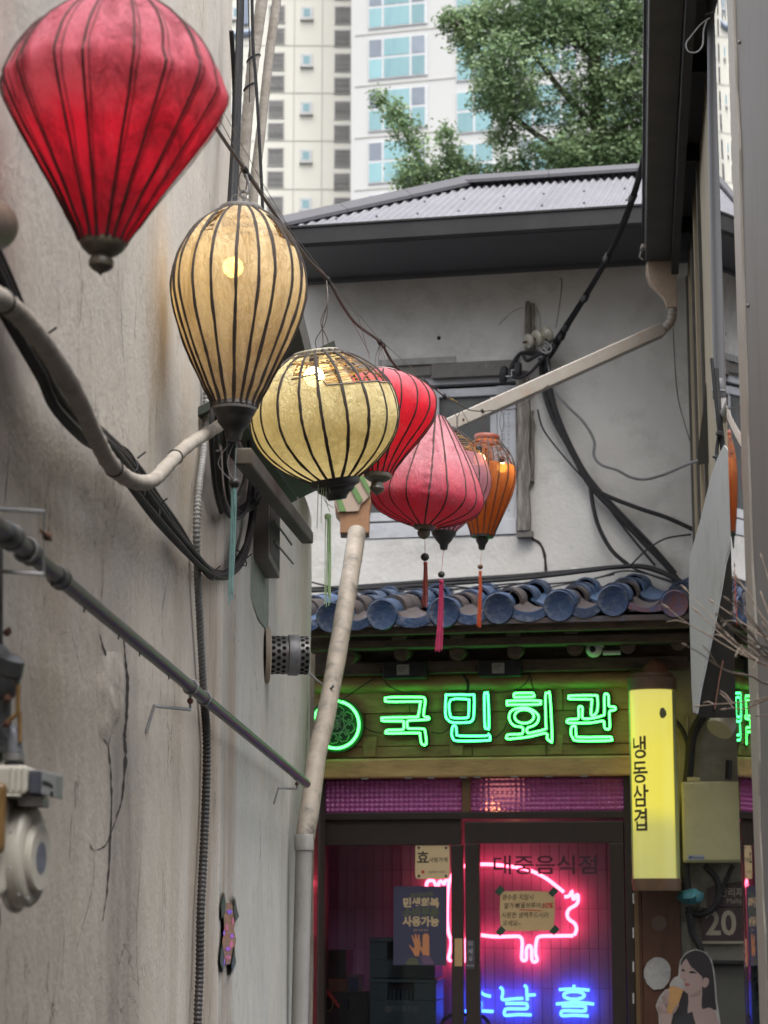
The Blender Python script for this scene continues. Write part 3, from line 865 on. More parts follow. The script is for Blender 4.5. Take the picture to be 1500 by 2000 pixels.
for k in range(3):
    b_ = mbox(MB(), 18 + k * 12, 24 + k * 12, 1497, 1549, -0.004, 0.0); b_.build('casing_fold', M['meter_paint'], GM, bevel=0.002)
# bulging diaphragm cover: an oval drum that faces along the alley
cc = mp(37, 1672, 0.065)
AXD = V((0.95, -0.30, 0)).normalized(); HXD = V((0.30, 0.95, 0)).normalized()
def drum(prof, name, m_, angle=28):
    n = 44
    vs = [cc + AXD * (h * 0.72) + HXD * (0.054 * s_ * math.cos(2 * math.pi * i / n)) + V((0, 0, 0.077 * s_ * math.sin(2 * math.pi * i / n) - oz)) for s_, h, oz in prof for i in range(n)]
    fs = [(j * n + i, j * n + (i + 1) % n, (j + 1) * n + (i + 1) % n, (j + 1) * n + i) for j in range(len(prof) - 1) for i in range(n)] + [tuple(range((len(prof) - 1) * n, len(prof) * n)), tuple(range(n - 1, -1, -1))]
    return MB().add(vs, fs).build(name, m_, GM, smooth=True, angle=angle)
drum([(1.06, -0.008, 0), (1.06, -0.002, 0), (1.0, -0.001, 0)], 'cover_flange', M['meter_paint'])
drum([(0.98, -0.002, 0), (0.95, 0.026, 0), (0.90, 0.033, 0), (0.80, 0.037, 0)], 'diaphragm_cover', M['meter_paint'], 24)
drum([(0.66, 0.030, 0.003), (0.64, 0.046, 0.003), (0.60, 0.050, 0.003), (0.52, 0.050, 0.003)], 'cover_boss', M['meter_paint'], 24)
drum([(0.30, 0.045, 0.003), (0.30, 0.0508, 0.003)], 'round_label', mat('blue_grey_label', (0.16, 0.17, 0.21), (0.10, 0.11, 0.15), scale=60, rough=0.5))
M['counter'] = mat('counter_housing', (0.06, 0.065, 0.085), (0.045, 0.05, 0.065), rough=0.25, coat=0.3)
b_ = mbox(MB(), 55, 80, 1504, 1551, 0.005, 0.075)
b_.build('counter_housing', M['counter'], GM, bevel=0.003)
a_, c_ = mp(80, 1503, 0.0), mp(104, 1551, 0.0)
q = [V((a_.x, Ym + 0.004, a_.z)), V((c_.x, Ym + 0.025, a_.z - 0.006)), V((c_.x, Ym + 0.025, c_.z - 0.004)), V((a_.x, Ym + 0.004, c_.z))]
MB().prism(q, [p + V((0.002, 0.05, 0)) for p in q]).build('counter_face', mat('counter_face', (0.20, 0.21, 0.21), (0.14, 0.15, 0.15), rough=0.5), GM, bevel=0.0015)
def cf(a, b, d=-0.0015): return q[0].lerp(q[1], a).lerp(q[3].lerp(q[2], a), b) + V((-0.0004, d, 0))
for a0, a1, b0, b1, c_ in ((0.12, 0.62, 0.40, 0.58, (0.03, 0.035, 0.035)), (0.62, 0.8, 0.46, 0.62, (0.02, 0.02, 0.02)), (0.66, 0.84, 0.78, 0.98, (0.01, 0.01, 0.01))):
    MB().prism([cf(a0, b0), cf(a1, b0), cf(a1, b1), cf(a0, b1)], [cf(a0, b0, 0.001), cf(a1, b0, 0.001), cf(a1, b1, 0.001), cf(a0, b1, 0.001)]).build('counter_window', mat('counter_dark', c_, rough=0.2), GM)
b_ = mbox(MB(), 34, 84, 1553, 1575, 0.02, 0.08); b_.build('counter_bracket', M['galvanised'], GM, bevel=0.002)
for x, y in ((20, 1625), (19, 1695), (36, 1748), (54, 1756)):
    MB().sphere(mp(x, y, -0.004), 0.0022, 8, 5).build('screw', M['galvanised'], GM)
M['brass_tape'] = mat('amber_plastic', (0.22, 0.13, 0.045), (0.14, 0.08, 0.03), scale=14, rough=0.35)
b_ = mbox(MB(), -40, 10, 1527, 1667, -0.025, 0.0); b_.build('amber_strap', M['brass_tape'], GM, bevel=0.008)

RS = thing('gas_riser', 'dark threaded gas riser pipe with valve and elbow above the meter', 'pipe', mp(0, 1490, 0.04))
def mv(px, py, d=0.04): return mp(px, py, d)
MB().tube([mv(-4, 1060), mv(-4, 1490)], 0.0075, 14).build('riser_tube', M['steel_pipe'], RS, smooth=True)
MB().lathe([(0.010, -0.03), (0.026, -0.024), (0.027, 0.0), (0.0255, 0.004), (0.027, 0.008), (0.024, 0.03), (0.010, 0.036)], mv(6, 1322), V((0.35, -0.25, 1)), 22).build('union_nut', M['steel_pipe'], RS, smooth=True, angle=25)
MB().tube([mv(6, 1345), mv(4, 1470)], 0.0125, 14).build('valve_body', M['steel_pipe'], RS, smooth=True)
el = smooth_path([mv(8, 1432), mv(20, 1430), mv(27, 1438), mv(28, 1452), mv(28, 1470)], 6)
MB().tube(el, 0.0125, 16).build('elbow', mat('grey_elbow', (0.22, 0.235, 0.26), (0.16, 0.17, 0.19), scale=20, rough=0.45, metal=0.3), RS, smooth=True)
MB().lathe([(0.0145, 0), (0.0150, 0.004), (0.0150, 0.011), (0.012, 0.013)], mv(28, 1471), V((0, 0, -1)), 20).build('elbow_collar', M['galvanised'], RS, smooth=True)
MB().tube([mv(28, 1472), mv(28, 1496)], 0.0105, 16).build('nipple', M['black_plastic'], RS, smooth=True)
MB().lathe([(0.015, 0), (0.015, 0.006)], mv(28, 1497), V((0, 0, 1)), 20).build('nipple_flange', M['black_plastic'], RS)
MB().tube(smooth_path([mv(36, 1338, 0.02), mv(35, 1370, 0.02), mv(34, 1392, 0.02), mv(24, 1402, 0.02), mv(12, 1412, 0.02)], 6), 0.0034, 8).build('lever_handle', M['brass_tape'], RS, smooth=True)
MB().tube([mv(38, 1390, 0.03), mv(39, 1450, 0.03)], 0.0032, 8).build('lever_guard', M['brass_tape'], RS)
for y in (1236, 1366, 1415):
    MB().tube([mv(8, y, 0.02), mv(22, y - 3, 0.02)], 0.0032, 6).build('bolt', M['rust'], RS)
    MB().sphere(mv(14, y - 1, 0.02), 0.006, 8, 5).build('bolt_nut', M['rust'], RS)
    MB().tube([mv(12, y + 6, 0.02), mv(18, y - 10, 0.02)], 0.003, 6).build('wing_nut', M['rust'], RS)
MB().tube(smooth_path([mv(-30, 1270), mv(-8, 1275), mv(4, 1290), mv(6, 1310)], 5), 0.016, 14).build('bend', M['steel_pipe'], RS, smooth=True)

# holographic sticker held by green tape
ST = thing('shiny_sticker', 'iridescent torn paper strip taped to the wall with green tape', 'sticker', lp(447, 1890, 0))
m = bpy.data.materials.new('iridescent_film'); m.use_nodes = True
N_, L_ = m.node_tree.nodes, m.node_tree.links
tc = N_.new('ShaderNodeTexCoord'); vo = N_.new('ShaderNodeTexVoronoi'); vo.inputs['Scale'].default_value = 42
hsn = N_.new('ShaderNodeValToRGB')
cr_ = hsn.color_ramp
cr_.elements[0].color = (0.30, 0.20, 0.12, 1); cr_.elements[1].color = (0.46, 0.34, 0.22, 1)
for p_, c_ in ((0.3, (0.20, 0.16, 0.14, 1)), (0.5, (0.42, 0.28, 0.15, 1)), (0.62, (0.34, 0.22, 0.16, 1))):
    e_ = cr_.elements.new(p_); e_.color = c_
nn = N_.new('ShaderNodeTexNoise'); nn.inputs['Scale'].default_value = 150; nn.inputs['Detail'].default_value = 4; nn.inputs['Distortion'].default_value = 2
L_.new(tc.outputs['Object'], nn.inputs['Vector']); L_.new(nn.outputs['Fac'], hsn.inputs[0])
L_.new(hsn.outputs[0], N_['Principled BSDF'].inputs['Base Color'])
N_['Principled BSDF'].inputs['Roughness'].default_value = 0.25; N_['Principled BSDF'].inputs['Metallic'].default_value = 0.5
bpn = N_.new('ShaderNodeBump'); bpn.inputs['Strength'].default_value = 0.7; bpn.inputs['Distance'].default_value = 0.01
L_.new(nn.outputs['Fac'], bpn.inputs['Height']); L_.new(bpn.outputs[0], N_['Principled BSDF'].inputs['Normal'])
M['holo'] = m
def stk(pix, w0, w1): return MB().prism([lp(x, y, w1) for x, y in pix], [lp(x, y, w0) for x, y in pix])
stk([(441, 1765), (449, 1762), (458, 1772), (460, 1795), (457, 1815), (461, 1835), (458, 1860), (455, 1882), (441, 1884), (437, 1860), (434, 1840), (438, 1815), (437, 1790)], -0.004, 0.006).build('foil_strip', m, ST)
M['painted_blue_reflection'] = mat('painted_blue_reflection', (0.10, 0.10, 0.85), (0.30, 0.22, 0.75), scale=120, rough=0.3)  # blue neon reflections painted as coloured patches on the foil
M['pink_foil'] = mat('pink_foil', (0.50, 0.16, 0.22), (0.40, 0.20, 0.30), scale=120, rough=0.3)
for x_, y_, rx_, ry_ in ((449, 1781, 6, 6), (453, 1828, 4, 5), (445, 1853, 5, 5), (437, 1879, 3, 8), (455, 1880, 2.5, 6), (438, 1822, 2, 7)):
    stk([(x_ + rx_ * math.cos(a) * (0.75 + 0.35 * random.random()), y_ + ry_ * math.sin(a) * (0.75 + 0.35 * random.random())) for a in [2 * math.pi * i / 9 for i in range(9)]], 0.004, 0.0072).build('painted_blue_glint', M['painted_blue_reflection'], ST)
for x_, y_, rx_, ry_ in ((443, 1812, 4, 9), (452, 1845, 4, 8), (446, 1870, 5, 5), (455, 1800, 3, 9)):
    stk([(x_ + rx_ * math.cos(a) * (0.7 + 0.4 * random.random()), y_ + ry_ * math.sin(a) * (0.7 + 0.4 * random.random())) for a in [2 * math.pi * i / 9 for i in range(9)]], 0.004, 0.0068).build('pink_patch', M['pink_foil'], ST)  # pink patches on the foil
M['green_tape'] = mat('green_tape', (0.018, 0.06, 0.035), (0.01, 0.04, 0.024), rough=0.5)
for k, pix in enumerate([[(438, 1742), (441, 1760), (440, 1782), (433, 1795), (432, 1768)], [(459, 1750), (463, 1775), (467, 1790), (460, 1800), (456, 1775)], [(434, 1845), (438, 1870), (436, 1898), (430, 1880), (431, 1858)], [(458, 1850), (461, 1880), (453, 1903), (452, 1885)]]):
    stk(pix, -0.004, 0.0075 + 0.001 * k).build('tape_strip', M['green_tape'], ST)
MB().prism([lp(x, y, 0.014) for x, y in [(-10, 1745), (0, 1770), (2, 1800), (-2, 1820), (-10, 1830)]], [lp(x, y, 0.0) for x, y in [(-10, 1745), (0, 1770), (2, 1800), (-2, 1820), (-10, 1830)]]).build('tape_strip', M['green_tape'], label='strip of dark green tape on the wall below the gas meter', cat='tape')

# wrapped refrigerant pipes rising beside the building's corner
for i, (path, r_, lab) in enumerate([([(526, -60), (515, 20), (503, 100), (495, 170), (488, 240), (482, 320), (476, 400), (470, 520), (468, 700)], 0.0205, 'thick pipe wrapped in beige tape rising behind the cream lantern'),
                               ([(548, -60), (538, 20), (528, 90), (518, 180), (508, 270), (498, 350), (492, 430), (486, 560), (482, 700)], 0.017, 'thinner grey taped pipe rising beside the thicker beige one')]):
    pts = smooth_path([at(x - 6 * (1 - i), y, 6.95 + 0.1 * i) for x, y in path], 10)
    rs = [r_ * (1.0 + (0.035 if k % 3 == 0 else 0) + 0.05 * noise.noise(p * 9)) for k, p in enumerate(pts)]
    o_ = MB().tube(pts, rs, 14).build('wrapped_pipe', M['tape_wrap'], smooth=True, label=lab, cat='pipe')
    if i == 0:
        for k in (22, 30):
            d = (pts[k + 1] - pts[k]).normalized(); x = V((1, 0, 0)); y = V((0, 1, 0))
            MB().tube([pts[k] + (x * math.cos(a) + y * math.sin(a)) * 0.0235 + V((0, 0, 0.014 * math.cos(a))) for a in [2 * math.pi * j / 16 for j in range(16)]], 0.003, 5, closed=True).build('cable_tie', M['black_plastic'], o_)
MB().tube(smooth_path([at(x, y, 6.9) for x, y in [(492, -40), (494, 80), (500, 160), (506, 260), (511, 360), (514, 440), (516, 560)]], 8), 0.0058, 7).build('black_cable', M['black_rubber'], smooth=True, label='single black cable beside the taped pipes above the cream lantern', cat='cable')
MB().tube(smooth_path([at(x, y, 6.85) for x, y in [(484, -40), (486, 40), (488, 120), (487, 200)]], 8), 0.002, 6).build('thin_wire', M['black_rubber'], smooth=True, label='thin dark wire running down over the thick beige pipe', cat='wire')
# ------------------------------------------------------------------ lanterns
def lantern(label, Y, prof, top, bot, nrib, m_fab, m_rib, torn=None, sag=0.05, lean=0.0, wrinkle=0.010, ribr=0.0032, twist=0.0,
            cap=None, m_cap=None, ring=None, m_ring=None, bulb=None, bulb_mat=None, bulb_r=0.028, cane=None, creases=None, seam=False):
    """prof: [(pixel row, pixel radius)]; top and bot: pixel ends of the axis at depth Y."""
    PT, PB = at(top[0], top[1], Y + lean), at(bot[0], bot[1], Y)
    A = (PT - PB)
    H = A.length
    A = A.normalized()
    Xv = (V((1, 0, 0)) - A * A.x).normalized()
    Fv = A.cross(Xv) * -1
    if Fv.y > 0: Fv = -Fv                              # towards the viewer
    sc = Y / F
    T = thing('lantern', label, 'lantern', PB, 'silk lanterns hung along the alley')
    pr = [((bot[1] - y) / (bot[1] - top[1]), r * sc) for y, r in prof]
    pr.sort()
    def rad(t):
        if t <= pr[0][0]: return pr[0][1]
        for (a, ra), (b, rb) in zip(pr, pr[1:]):
            if a <= t <= b:
                k = (t - a) / (b - a)
                i = pr.index((a, ra))
                p0 = pr[max(i - 1, 0)][1]; p3 = pr[min(i + 2, len(pr) - 1)][1]
                return max(0.5 * (2 * ra + (rb - p0) * k + (2 * p0 - 5 * ra + 4 * rb - p3) * k * k + (3 * ra - 3 * rb + p3 - p0) * k ** 3), 0.004)
        return pr[-1][1]
    def dirv(a): return Fv * math.cos(a) + Xv * math.sin(a)
    sd = Y * 3.7
    def pt(a, t, extra=0.0):
        k = (a + twist) / (2 * math.pi) * nrib
        g = abs((k % 1) - 0.5) * 2                      # 1 on a rib, 0 between two
        r = rad(t)
        f = 1 - sag * (1 - g ** 2)
        f += wrinkle * (noise.noise(V((math.sin(a) * 2.2, math.cos(a) * 2.2, t * 3.0 + sd))) + 0.5 * noise.noise(V((math.sin(a) * 6, math.cos(a) * 6, t * 5 + sd))))
        if creases: f += creases(a, t)
        return PB + A * (H * t) + dirv(a) * (r * f + extra)
    na, nt = nrib * 5, 64
    t0, t1 = pr[0][0], pr[-1][0]
    vs = [pt(2 * math.pi * i / na, t0 + (t1 - t0) * j / nt) for j in range(nt + 1) for i in range(na)]
    fs = []
    for j in range(nt):
        for i in range(na):
            a = 2 * math.pi * (i + 0.5) / na
            t = t0 + (t1 - t0) * (j + 0.5) / nt
            aa = (a + math.pi) % (2 * math.pi) - math.pi
            if torn and torn(aa, t): continue
            i2 = (i + 1) % na
            fs.append((j * na + i, j * na + i2, (j + 1) * na + i2, (j + 1) * na + i))
    mb = MB().add(vs, fs)
    shell = mb.build('fabric_shell', m_fab, T, smooth=True, fix=False, angle=60)
    for k in range(nrib):
        a = 2 * math.pi * k / nrib - twist + random.uniform(-0.03, 0.03)
        b0 = random.uniform(-0.035, 0.035)
        MB().tube([pt(a + b0 * math.sin(3 * j / 34) + 0.010 * noise.noise(V((k * 3.1, j * 0.35, sd))), t0 + (t1 - t0) * j / 34, 0.0012) for j in range(35)], [ribr * (1 + 0.35 * noise.noise(V((k, j * 0.5, sd))) + 0.15 * random.random()) for j in range(35)], 5, flat=0.5).build('rib', m_rib, T)
        if seam:
            MB().tube([pt(a + 0.055 + b0 * math.sin(3 * j / 34) + 0.02 * noise.noise(V((k * 2.1, j * 0.3, sd + 4))), t0 + (t1 - t0) * j / 34, 0.0008) for j in range(35)], [ribr * 0.45 * (1 + 0.6 * noise.noise(V((k + 40, j * 0.6, sd)))) for j in range(35)], 4, flat=0.4).build('seam', m_rib, T)
    if cane:
        m_c, ta, tb, n_, cut = cane
        cm = MB()
        for k in range(n_):
            t = ta + (tb - ta) * k / max(n_ - 1, 1)
            a0 = random.uniform(0, 6.28); da = random.uniform(0.02, 0.07)
            pts = []
            for i in range(41):
                a = 2 * math.pi * i / 40 + a0
                pts.append(pt(a, t + 0.02 * math.sin(a * 2 + k) + da * 0.3 * math.sin(a + k), -0.006 - 0.004 * (k % 3)))
            cm.tube(pts, 0.0011, 4)
        cm.build('cane_rings', m_c, T)
        # frayed strips
        for k in range(cut):
            a = random.uniform(-1.3, 1.5); t = random.uniform(ta, tb)
            p = [pt(a + 0.12 * j, t - 0.02 * j + 0.03 * noise.noise(V((k, j, 1))), -0.004 - 0.006 * random.random()) for j in range(5)]
            MB().tube(smooth_path(p, 3), 0.0011, 4).build('loose_cane', m_c, T)
    if ring:
        for y, r, th in ring:
            t = (bot[1] - y) / (bot[1] - top[1])
            MB().lathe([(r * sc, -th * sc), (r * sc * 1.03, -th * sc * 0.5), (r * sc * 1.03, th * sc * 0.5), (r * sc * 0.97, th * sc), (r * sc * 0.9, th * sc * 0.5), (r * sc * 0.9, -th * sc)], PB + A * H * t, A, 28, caps=False).build('hoop', m_ring, T, smooth=True)
    if cap:
        MB().lathe([(max(r * sc, 0.0005), -h * sc) for h, r in cap], PB, A, 26).build('finial', m_cap, T, smooth=True, angle=35)
    if bulb:
        bp_ = at(bulb[0], bulb[1], Y + (bulb[2] if len(bulb) > 2 else 0))
        MB().sphere(bp_, bulb_r, 16, 10).build('bulb', bulb_mat or M['bulb'], T, smooth=True)
        MB().lathe([(0.012, 0), (0.014, 0.03), (0.008, 0.035)], bp_ + V((0, 0, bulb_r * 0.9)), n=10).build('lamp_holder', M['black_plastic'], T)
    return T, pt, PB, PT, A, H

def tassel(T, Y, bead, bead_r, pts, r, m_t, m_bead, string_from, loops=False):
    b = at(bead[0], bead[1], Y)
    MB().tube([at(string_from[0], string_from[1], Y), b], 0.0011, 5).build('tassel_cord', m_t, T)
    if bead_r:
        MB().sphere(b, bead_r * Y / F, 14, 9, 0.95).build('bead', m_bead, T, smooth=True)
    P = [at(x, y, Y) for x, y in pts]
    tb = MB()
    rng = random.Random(int(Y * 1000))
    for k in range(30 if not loops else 13):
        a = rng.uniform(0, 6.28); q = math.sqrt(rng.random())
        fl = []
        for i, p in enumerate(P):
            s = i / (len(P) - 1)
            rr = r * Y / F * (0.55 + 0.6 * s if not loops else 0.8 + 0.2 * math.sin(4 * s + k)) * q
            fl.append(p + V((math.cos(a + 0.5 * s) * rr + (0.003 if loops else 0.0012) * noise.noise(V((k, s * 4, 1))), math.sin(a + 0.5 * s) * rr, rng.uniform(-0.03 if loops else -0.012, 0.012 if loops else 0.006) if i == len(P) - 1 else 0)))
        tb.tube(fl, 0.0011, 4)
    tb.build('fringe', m_t, T)
    MB().lathe([(r * Y / F * 0.55, 0), (r * Y / F * 0.75, -0.006), (r * Y / F * 0.6, -0.014)], P[0], n=10).build('fringe_knot', m_t, T)

def stem(p, q, r=0.0014): return MB().tube([p, q], r, 5)

f_red = fabric('red_silk', (0.70, 0.035, 0.075), (0.66, 0.26, 0.33), 0.55, 0.0, 0.5, (0.13, 0.022, 0.03), 0.8, 0.15, 0.29, crease_shade=0.06, vstretch=0.2)
f_cream = fabric('cream_silk', (0.74, 0.62, 0.45), (0.80, 0.70, 0.53), 0.55, 0.05, 0.9, (0.33, 0.21, 0.11), 0.6, 0.1, 0.4, tint=(1, 0.8, 0.42), crease_shade=0.18, vstretch=0.25)
f_yellow = fabric('yellow_silk', (0.74, 0.66, 0.37), (0.80, 0.74, 0.50), 0.5, 0.04, 0.7, (0.36, 0.26, 0.09), 0.5, 0.05, 0.3, tint=(1, 0.85, 0.4), crease_shade=0.12, vstretch=0.6)
f_red2 = fabric('bright_red_silk', (0.72, 0.035, 0.065), (0.70, 0.30, 0.36), 0.5, 0.0, 0.3, (0.25, 0.01, 0.03), 0.4, 0.20, 0.34)
f_pink = fabric('pink_silk', (0.56, 0.055, 0.09), (0.66, 0.34, 0.38), 0.45, 0.0, 0.4, (0.38, 0.12, 0.17), 0.6, 0.08, 0.24, crease_shade=0.25)
f_mauve = fabric('mauve_silk', (0.58, 0.28, 0.38), (0.44, 0.22, 0.26), 0.5, 0.04, 0.4, (0.2, 0.09, 0.11), 0.5, 0.1, 0.26)
f_orange = fabric('orange_silk', (0.50, 0.13, 0.03), (0.52, 0.19, 0.08), 0.55, 0.05, 0.4, (0.25, 0.06, 0.02), 0.5, 0.1, 0.3, tint=(1, 0.6, 0.2))

# 1. big red, nearest
def dent(a, t):
    d = 0.0
    if 0.55 < t < 0.80:
        d -= 0.05 * math.exp(-((a % 6.28 - 0.55) / 0.16) ** 2) * math.exp(-((t - 0.66) / 0.05) ** 2)
        d += 0.02 * math.exp(-((t - 0.63) / 0.02) ** 2) * math.sin(a * 8)
    return d
L1 = lantern('large dusty red bicone lantern with brown ball finial, nearest to the viewer', 3.0,
             [(-14, 40), (2, 66), (20, 96), (45, 135), (80, 176), (120, 206), (155, 224), (188, 234), (225, 216), (262, 192), (305, 163), (350, 131), (395, 99), (430, 76), (462, 54), (474, 48)],
             (241, -14), (201, 474), 18, f_red, M['rib_red'], sag=0.045, wrinkle=0.034, ribr=0.0020, creases=dent, seam=True, twist=0.1,
             cap=[(-14, 44), (-10, 46), (-4, 47), (6, 47), (14, 42), (24, 30), (28, 21), (32, 22), (40, 26), (50, 25), (58, 17), (63, 7), (67, 3), (69, 0.5)], m_cap=M['brown_lacquer'],
             ring=[(-12, 42, 5)], m_ring=M['grey_tape'], bulb=(232, 225), bulb_mat=glow('bulb_red_lantern', (1, 0.6, 0.5), 20))
stem(L1[3], L1[3] + V((0, 0, 0.3))).build('hanging_wire', M['wire_grey'], L1[0])

# 2. tall cream teardrop
def torn2(a, t):
    n = noise.noise(V((a * 3, t * 9, 2)))
    if 0.80 < t < 0.97 and -0.75 < a < -0.42 and t > 0.83 + 0.05 * n and t < 0.955 + 0.1 * (a + 0.5): return True
    return t > 0.79 + 0.03 * n and t < 0.93 and 0.80 < a < 2.6
L2 = lantern('tall cream teardrop lantern with dark stripes and a lit bulb inside', 5.0,
             [(408, 34), (418, 52), (436, 78), (458, 99), (485, 117), (520, 131), (555, 136), (590, 133), (630, 122), (675, 104), (720, 82), (760, 62), (785, 47), (797, 43)],
             (471, 408), (458, 797), 20, f_cream, M['rib_dark'], torn=torn2, sag=0.03, wrinkle=0.022, ribr=0.0042,
             cap=[(-2, 46), (8, 43), (16, 38), (22, 34), (30, 33), (38, 26), (45, 20), (56, 17), (66, 15), (68, 2)], m_cap=M['black_wood'],
             ring=[(412, 44, 7), (794, 44, 9)], m_ring=M['grey_tape'], bulb=(455, 522), bulb_mat=M['bulb'], bulb_r=0.026,
             cane=(M['cane'], 0.78, 0.96, 12, 6))
M['teal_thread'] = mat('teal_thread', (0.17, 0.30, 0.29), (0.11, 0.21, 0.20), scale=40, rough=0.8)
tassel(L2[0], 5.0, (458, 943), 11.5, [(458, 952), (456, 1010), (453, 1090), (450, 1158)], 6.5, M['teal_thread'], M['black_wood'], (462, 864), loops=True)
for dx in (-26, -8, 8):
    MB().tube(smooth_path([at(460 + dx * 0.4, 865, 5.0), at(452 + dx, 905, 5.0), at(458 + dx * 0.2, 940, 5.0)], 5), 0.001, 4).build('tassel_cord', M['wire_grey'], L2[0])
hk = smooth_path([at(x, y, 5.0) for x, y in [(474, 402), (476, 388), (468, 380), (476, 372), (484, 378), (487, 366), (484, 352), (480, 340)]], 5)
MB().tube(hk, 0.0034, 7).build('hook', M['wire_grey'], L2[0], smooth=True)
MB().tube([at(474 + 8 * math.cos(a), 355 + 22 * math.sin(a), 5.0) for a in [2 * math.pi * i / 18 for i in range(18)]], 0.0016, 5, closed=True).build('wire_loop', M['wire_brown'], L2[0])
MB().tube(smooth_path([at(x, y, 5.0) for x, y in [(452, 408), (455, 383), (475, 383), (492, 405), (488, 392), (477, 385)]], 5), 0.0015, 5).build('wire_handle', M['wire_grey'], L2[0])

# 3. round yellow, torn open
def torn3(a, t):
    e = 0.735 + 0.02 * noise.noise(V((a * 2.5, 1, 5))) + (0.05 if -0.45 < a < -0.02 else 0) + 0.03 * max(0, -a - 0.3)
    if a < -0.75: return False
    if -0.75 <= a < -0.45 : return t > 0.9
    if a > 2.6: return False
    return t > e - (0.05 if a > 0.05 else 0.0)
L3 = lantern('round yellow lantern with dark stripes, torn open above its bright bulb', 5.6,
             [(688, 42), (697, 62), (712, 88), (732, 113), (757, 133), (785, 145), (812, 149), (838, 147), (865, 136), (890, 117), (910, 94), (926, 70), (938, 48), (944, 40)],
             (617, 690), (654, 942), 20, f_yellow, M['rib_dark'], torn=torn3, sag=0.03, wrinkle=0.016, ribr=0.0043,
             cap=[(-6, 50), (3, 50), (8, 48), (12, 38), (18, 36), (24, 26), (28, 22), (35, 18), (36, 2)], m_cap=M['black_wood'], lean=-0.05,
             ring=[(692, 46, 6), (698, 62, 2)], m_ring=mat('tarnished_hoop', (0.34, 0.32, 0.24), (0.22, 0.2, 0.15), rough=0.5, scale=20), bulb=(613, 736, 0.0), bulb_mat=M['bulb_bare'], bulb_r=0.028,
             cane=(M['cane'], 0.76, 0.99, 18, 14))
M['green_thread'] = mat('pale_green_thread', (0.33, 0.45, 0.24), (0.24, 0.36, 0.18), scale=40, rough=0.8)
tassel(L3[0], 5.55, (645, 962), 0, [(640, 1004), (641, 1050), (641, 1110), (640, 1165)], 9, M['green_thread'], M['black_wood'], (636, 935), loops=True)
for x0, x1, y1 in ((622, 619, 1032), (629, 627, 1022), (638, 644, 1000), (634, 652, 992)):
    MB().tube(smooth_path([at(x0, 930, 5.55), at(x0 - 1, 975, 5.55), at(x1, y1, 5.55)], 5), 0.001, 4).build('loose_thread', M['green_thread'], L3[0])
# torn upper hem
hem = [L3[1](a, 0.735 - 0.05 * (a > 0.05) + 0.012 * noise.noise(V((a * 4, 0, 3))), 0.002) for a in [0.0 + 0.05 * i for i in range(50)]]
MB().tube(hem, 0.0022, 5).build('torn_hem', M['grey_tape'], L3[0])
hem = [L3[1](a, 0.785 + 0.012 * noise.noise(V((a * 4, 0, 8))), 0.002) for a in [-0.45 + 0.045 * i for i in range(11)]]
MB().tube(hem, 0.0022, 5).build('torn_hem', M['grey_tape'], L3[0])
for dx in (-6, 3, 9):
    MB().tube(smooth_path([at(628 + dx, 690, 5.6), at(626 + dx * 1.6, 665, 5.6), at(632 - dx * 0.6, 630, 5.6), at(640, 590, 5.6), at(638, 548, 5.62)], 6), 0.0014, 5).build('hanging_wire', M['wire_brown'], L3[0])

# 4. bright red, half hidden
L4 = lantern('bright red lantern faded pink on top, half hidden behind the round yellow one', 6.6,
             [(726, 30), (736, 62), (750, 88), (770, 105), (792, 109), (815, 105), (840, 91), (870, 67), (900, 44), (925, 29)],
             (749, 726), (738, 925), 18, f_red2, M['rib_red'], sag=0.035, wrinkle=0.03, ribr=0.0030,
             cap=[(-4, 27), (2, 28), (8, 27), (14, 20), (18, 12), (22, 12), (30, 15), (36, 12), (42, 4), (44, 0.5)], m_cap=M['brown_lacquer'],
             ring=[(727, 30, 4)], m_ring=mat('pink_hoop', (0.32, 0.2, 0.2), rough=0.5), bulb=(740, 800), bulb_mat=glow('bulb_red2', (1, 0.72, 0.4), 22))
for dx in (-7, -2, 4, 8):
    MB().tube(smooth_path([at(743 + dx, 728, 6.6), at(742 + dx * 1.2, 700, 6.6), at(742, 672, 6.6)], 5), 0.0018, 5).build('hanging_wire', M['wire_grey'], L4[0])

# 5. pink teardrop
L5 = lantern('big onion shaped lantern, faded pink on top and red below, dark red tassel', 7.4,
             [(814, 20), (826, 30), (845, 45), (870, 63), (900, 82), (930, 99), (955, 110), (977, 114), (993, 108), (1006, 92), (1016, 68), (1024, 42), (1028, 28)],
             (850, 814), (829, 1028), 18, f_pink, M['rib_red'], sag=0.04, wrinkle=0.02, ribr=0.0032, creases=lambda a, t: 0.012 * math.sin(t * 70) * math.exp(-(((a + 3.14) % 6.28 - 3.14) / 0.12) ** 2),
             cap=[(-6, 24), (0, 23), (6, 20), (8, 11), (12, 13), (18, 12), (24, 7), (26, 1)], m_cap=M['brown_lacquer'], bulb=(835, 930), bulb_mat=glow('bulb_pink', (1, 0.6, 0.35), 10))
M['dark_red_thread'] = mat('dark_red_thread', (0.26, 0.045, 0.03), (0.15, 0.03, 0.02), scale=40, rough=0.8)
tassel(L5[0], 7.4, (830, 1088), 8.5, [(831, 1097), (831, 1130), (830, 1160), (829, 1182)], 6, M['dark_red_thread'], M['black_wood'], (830, 1052))

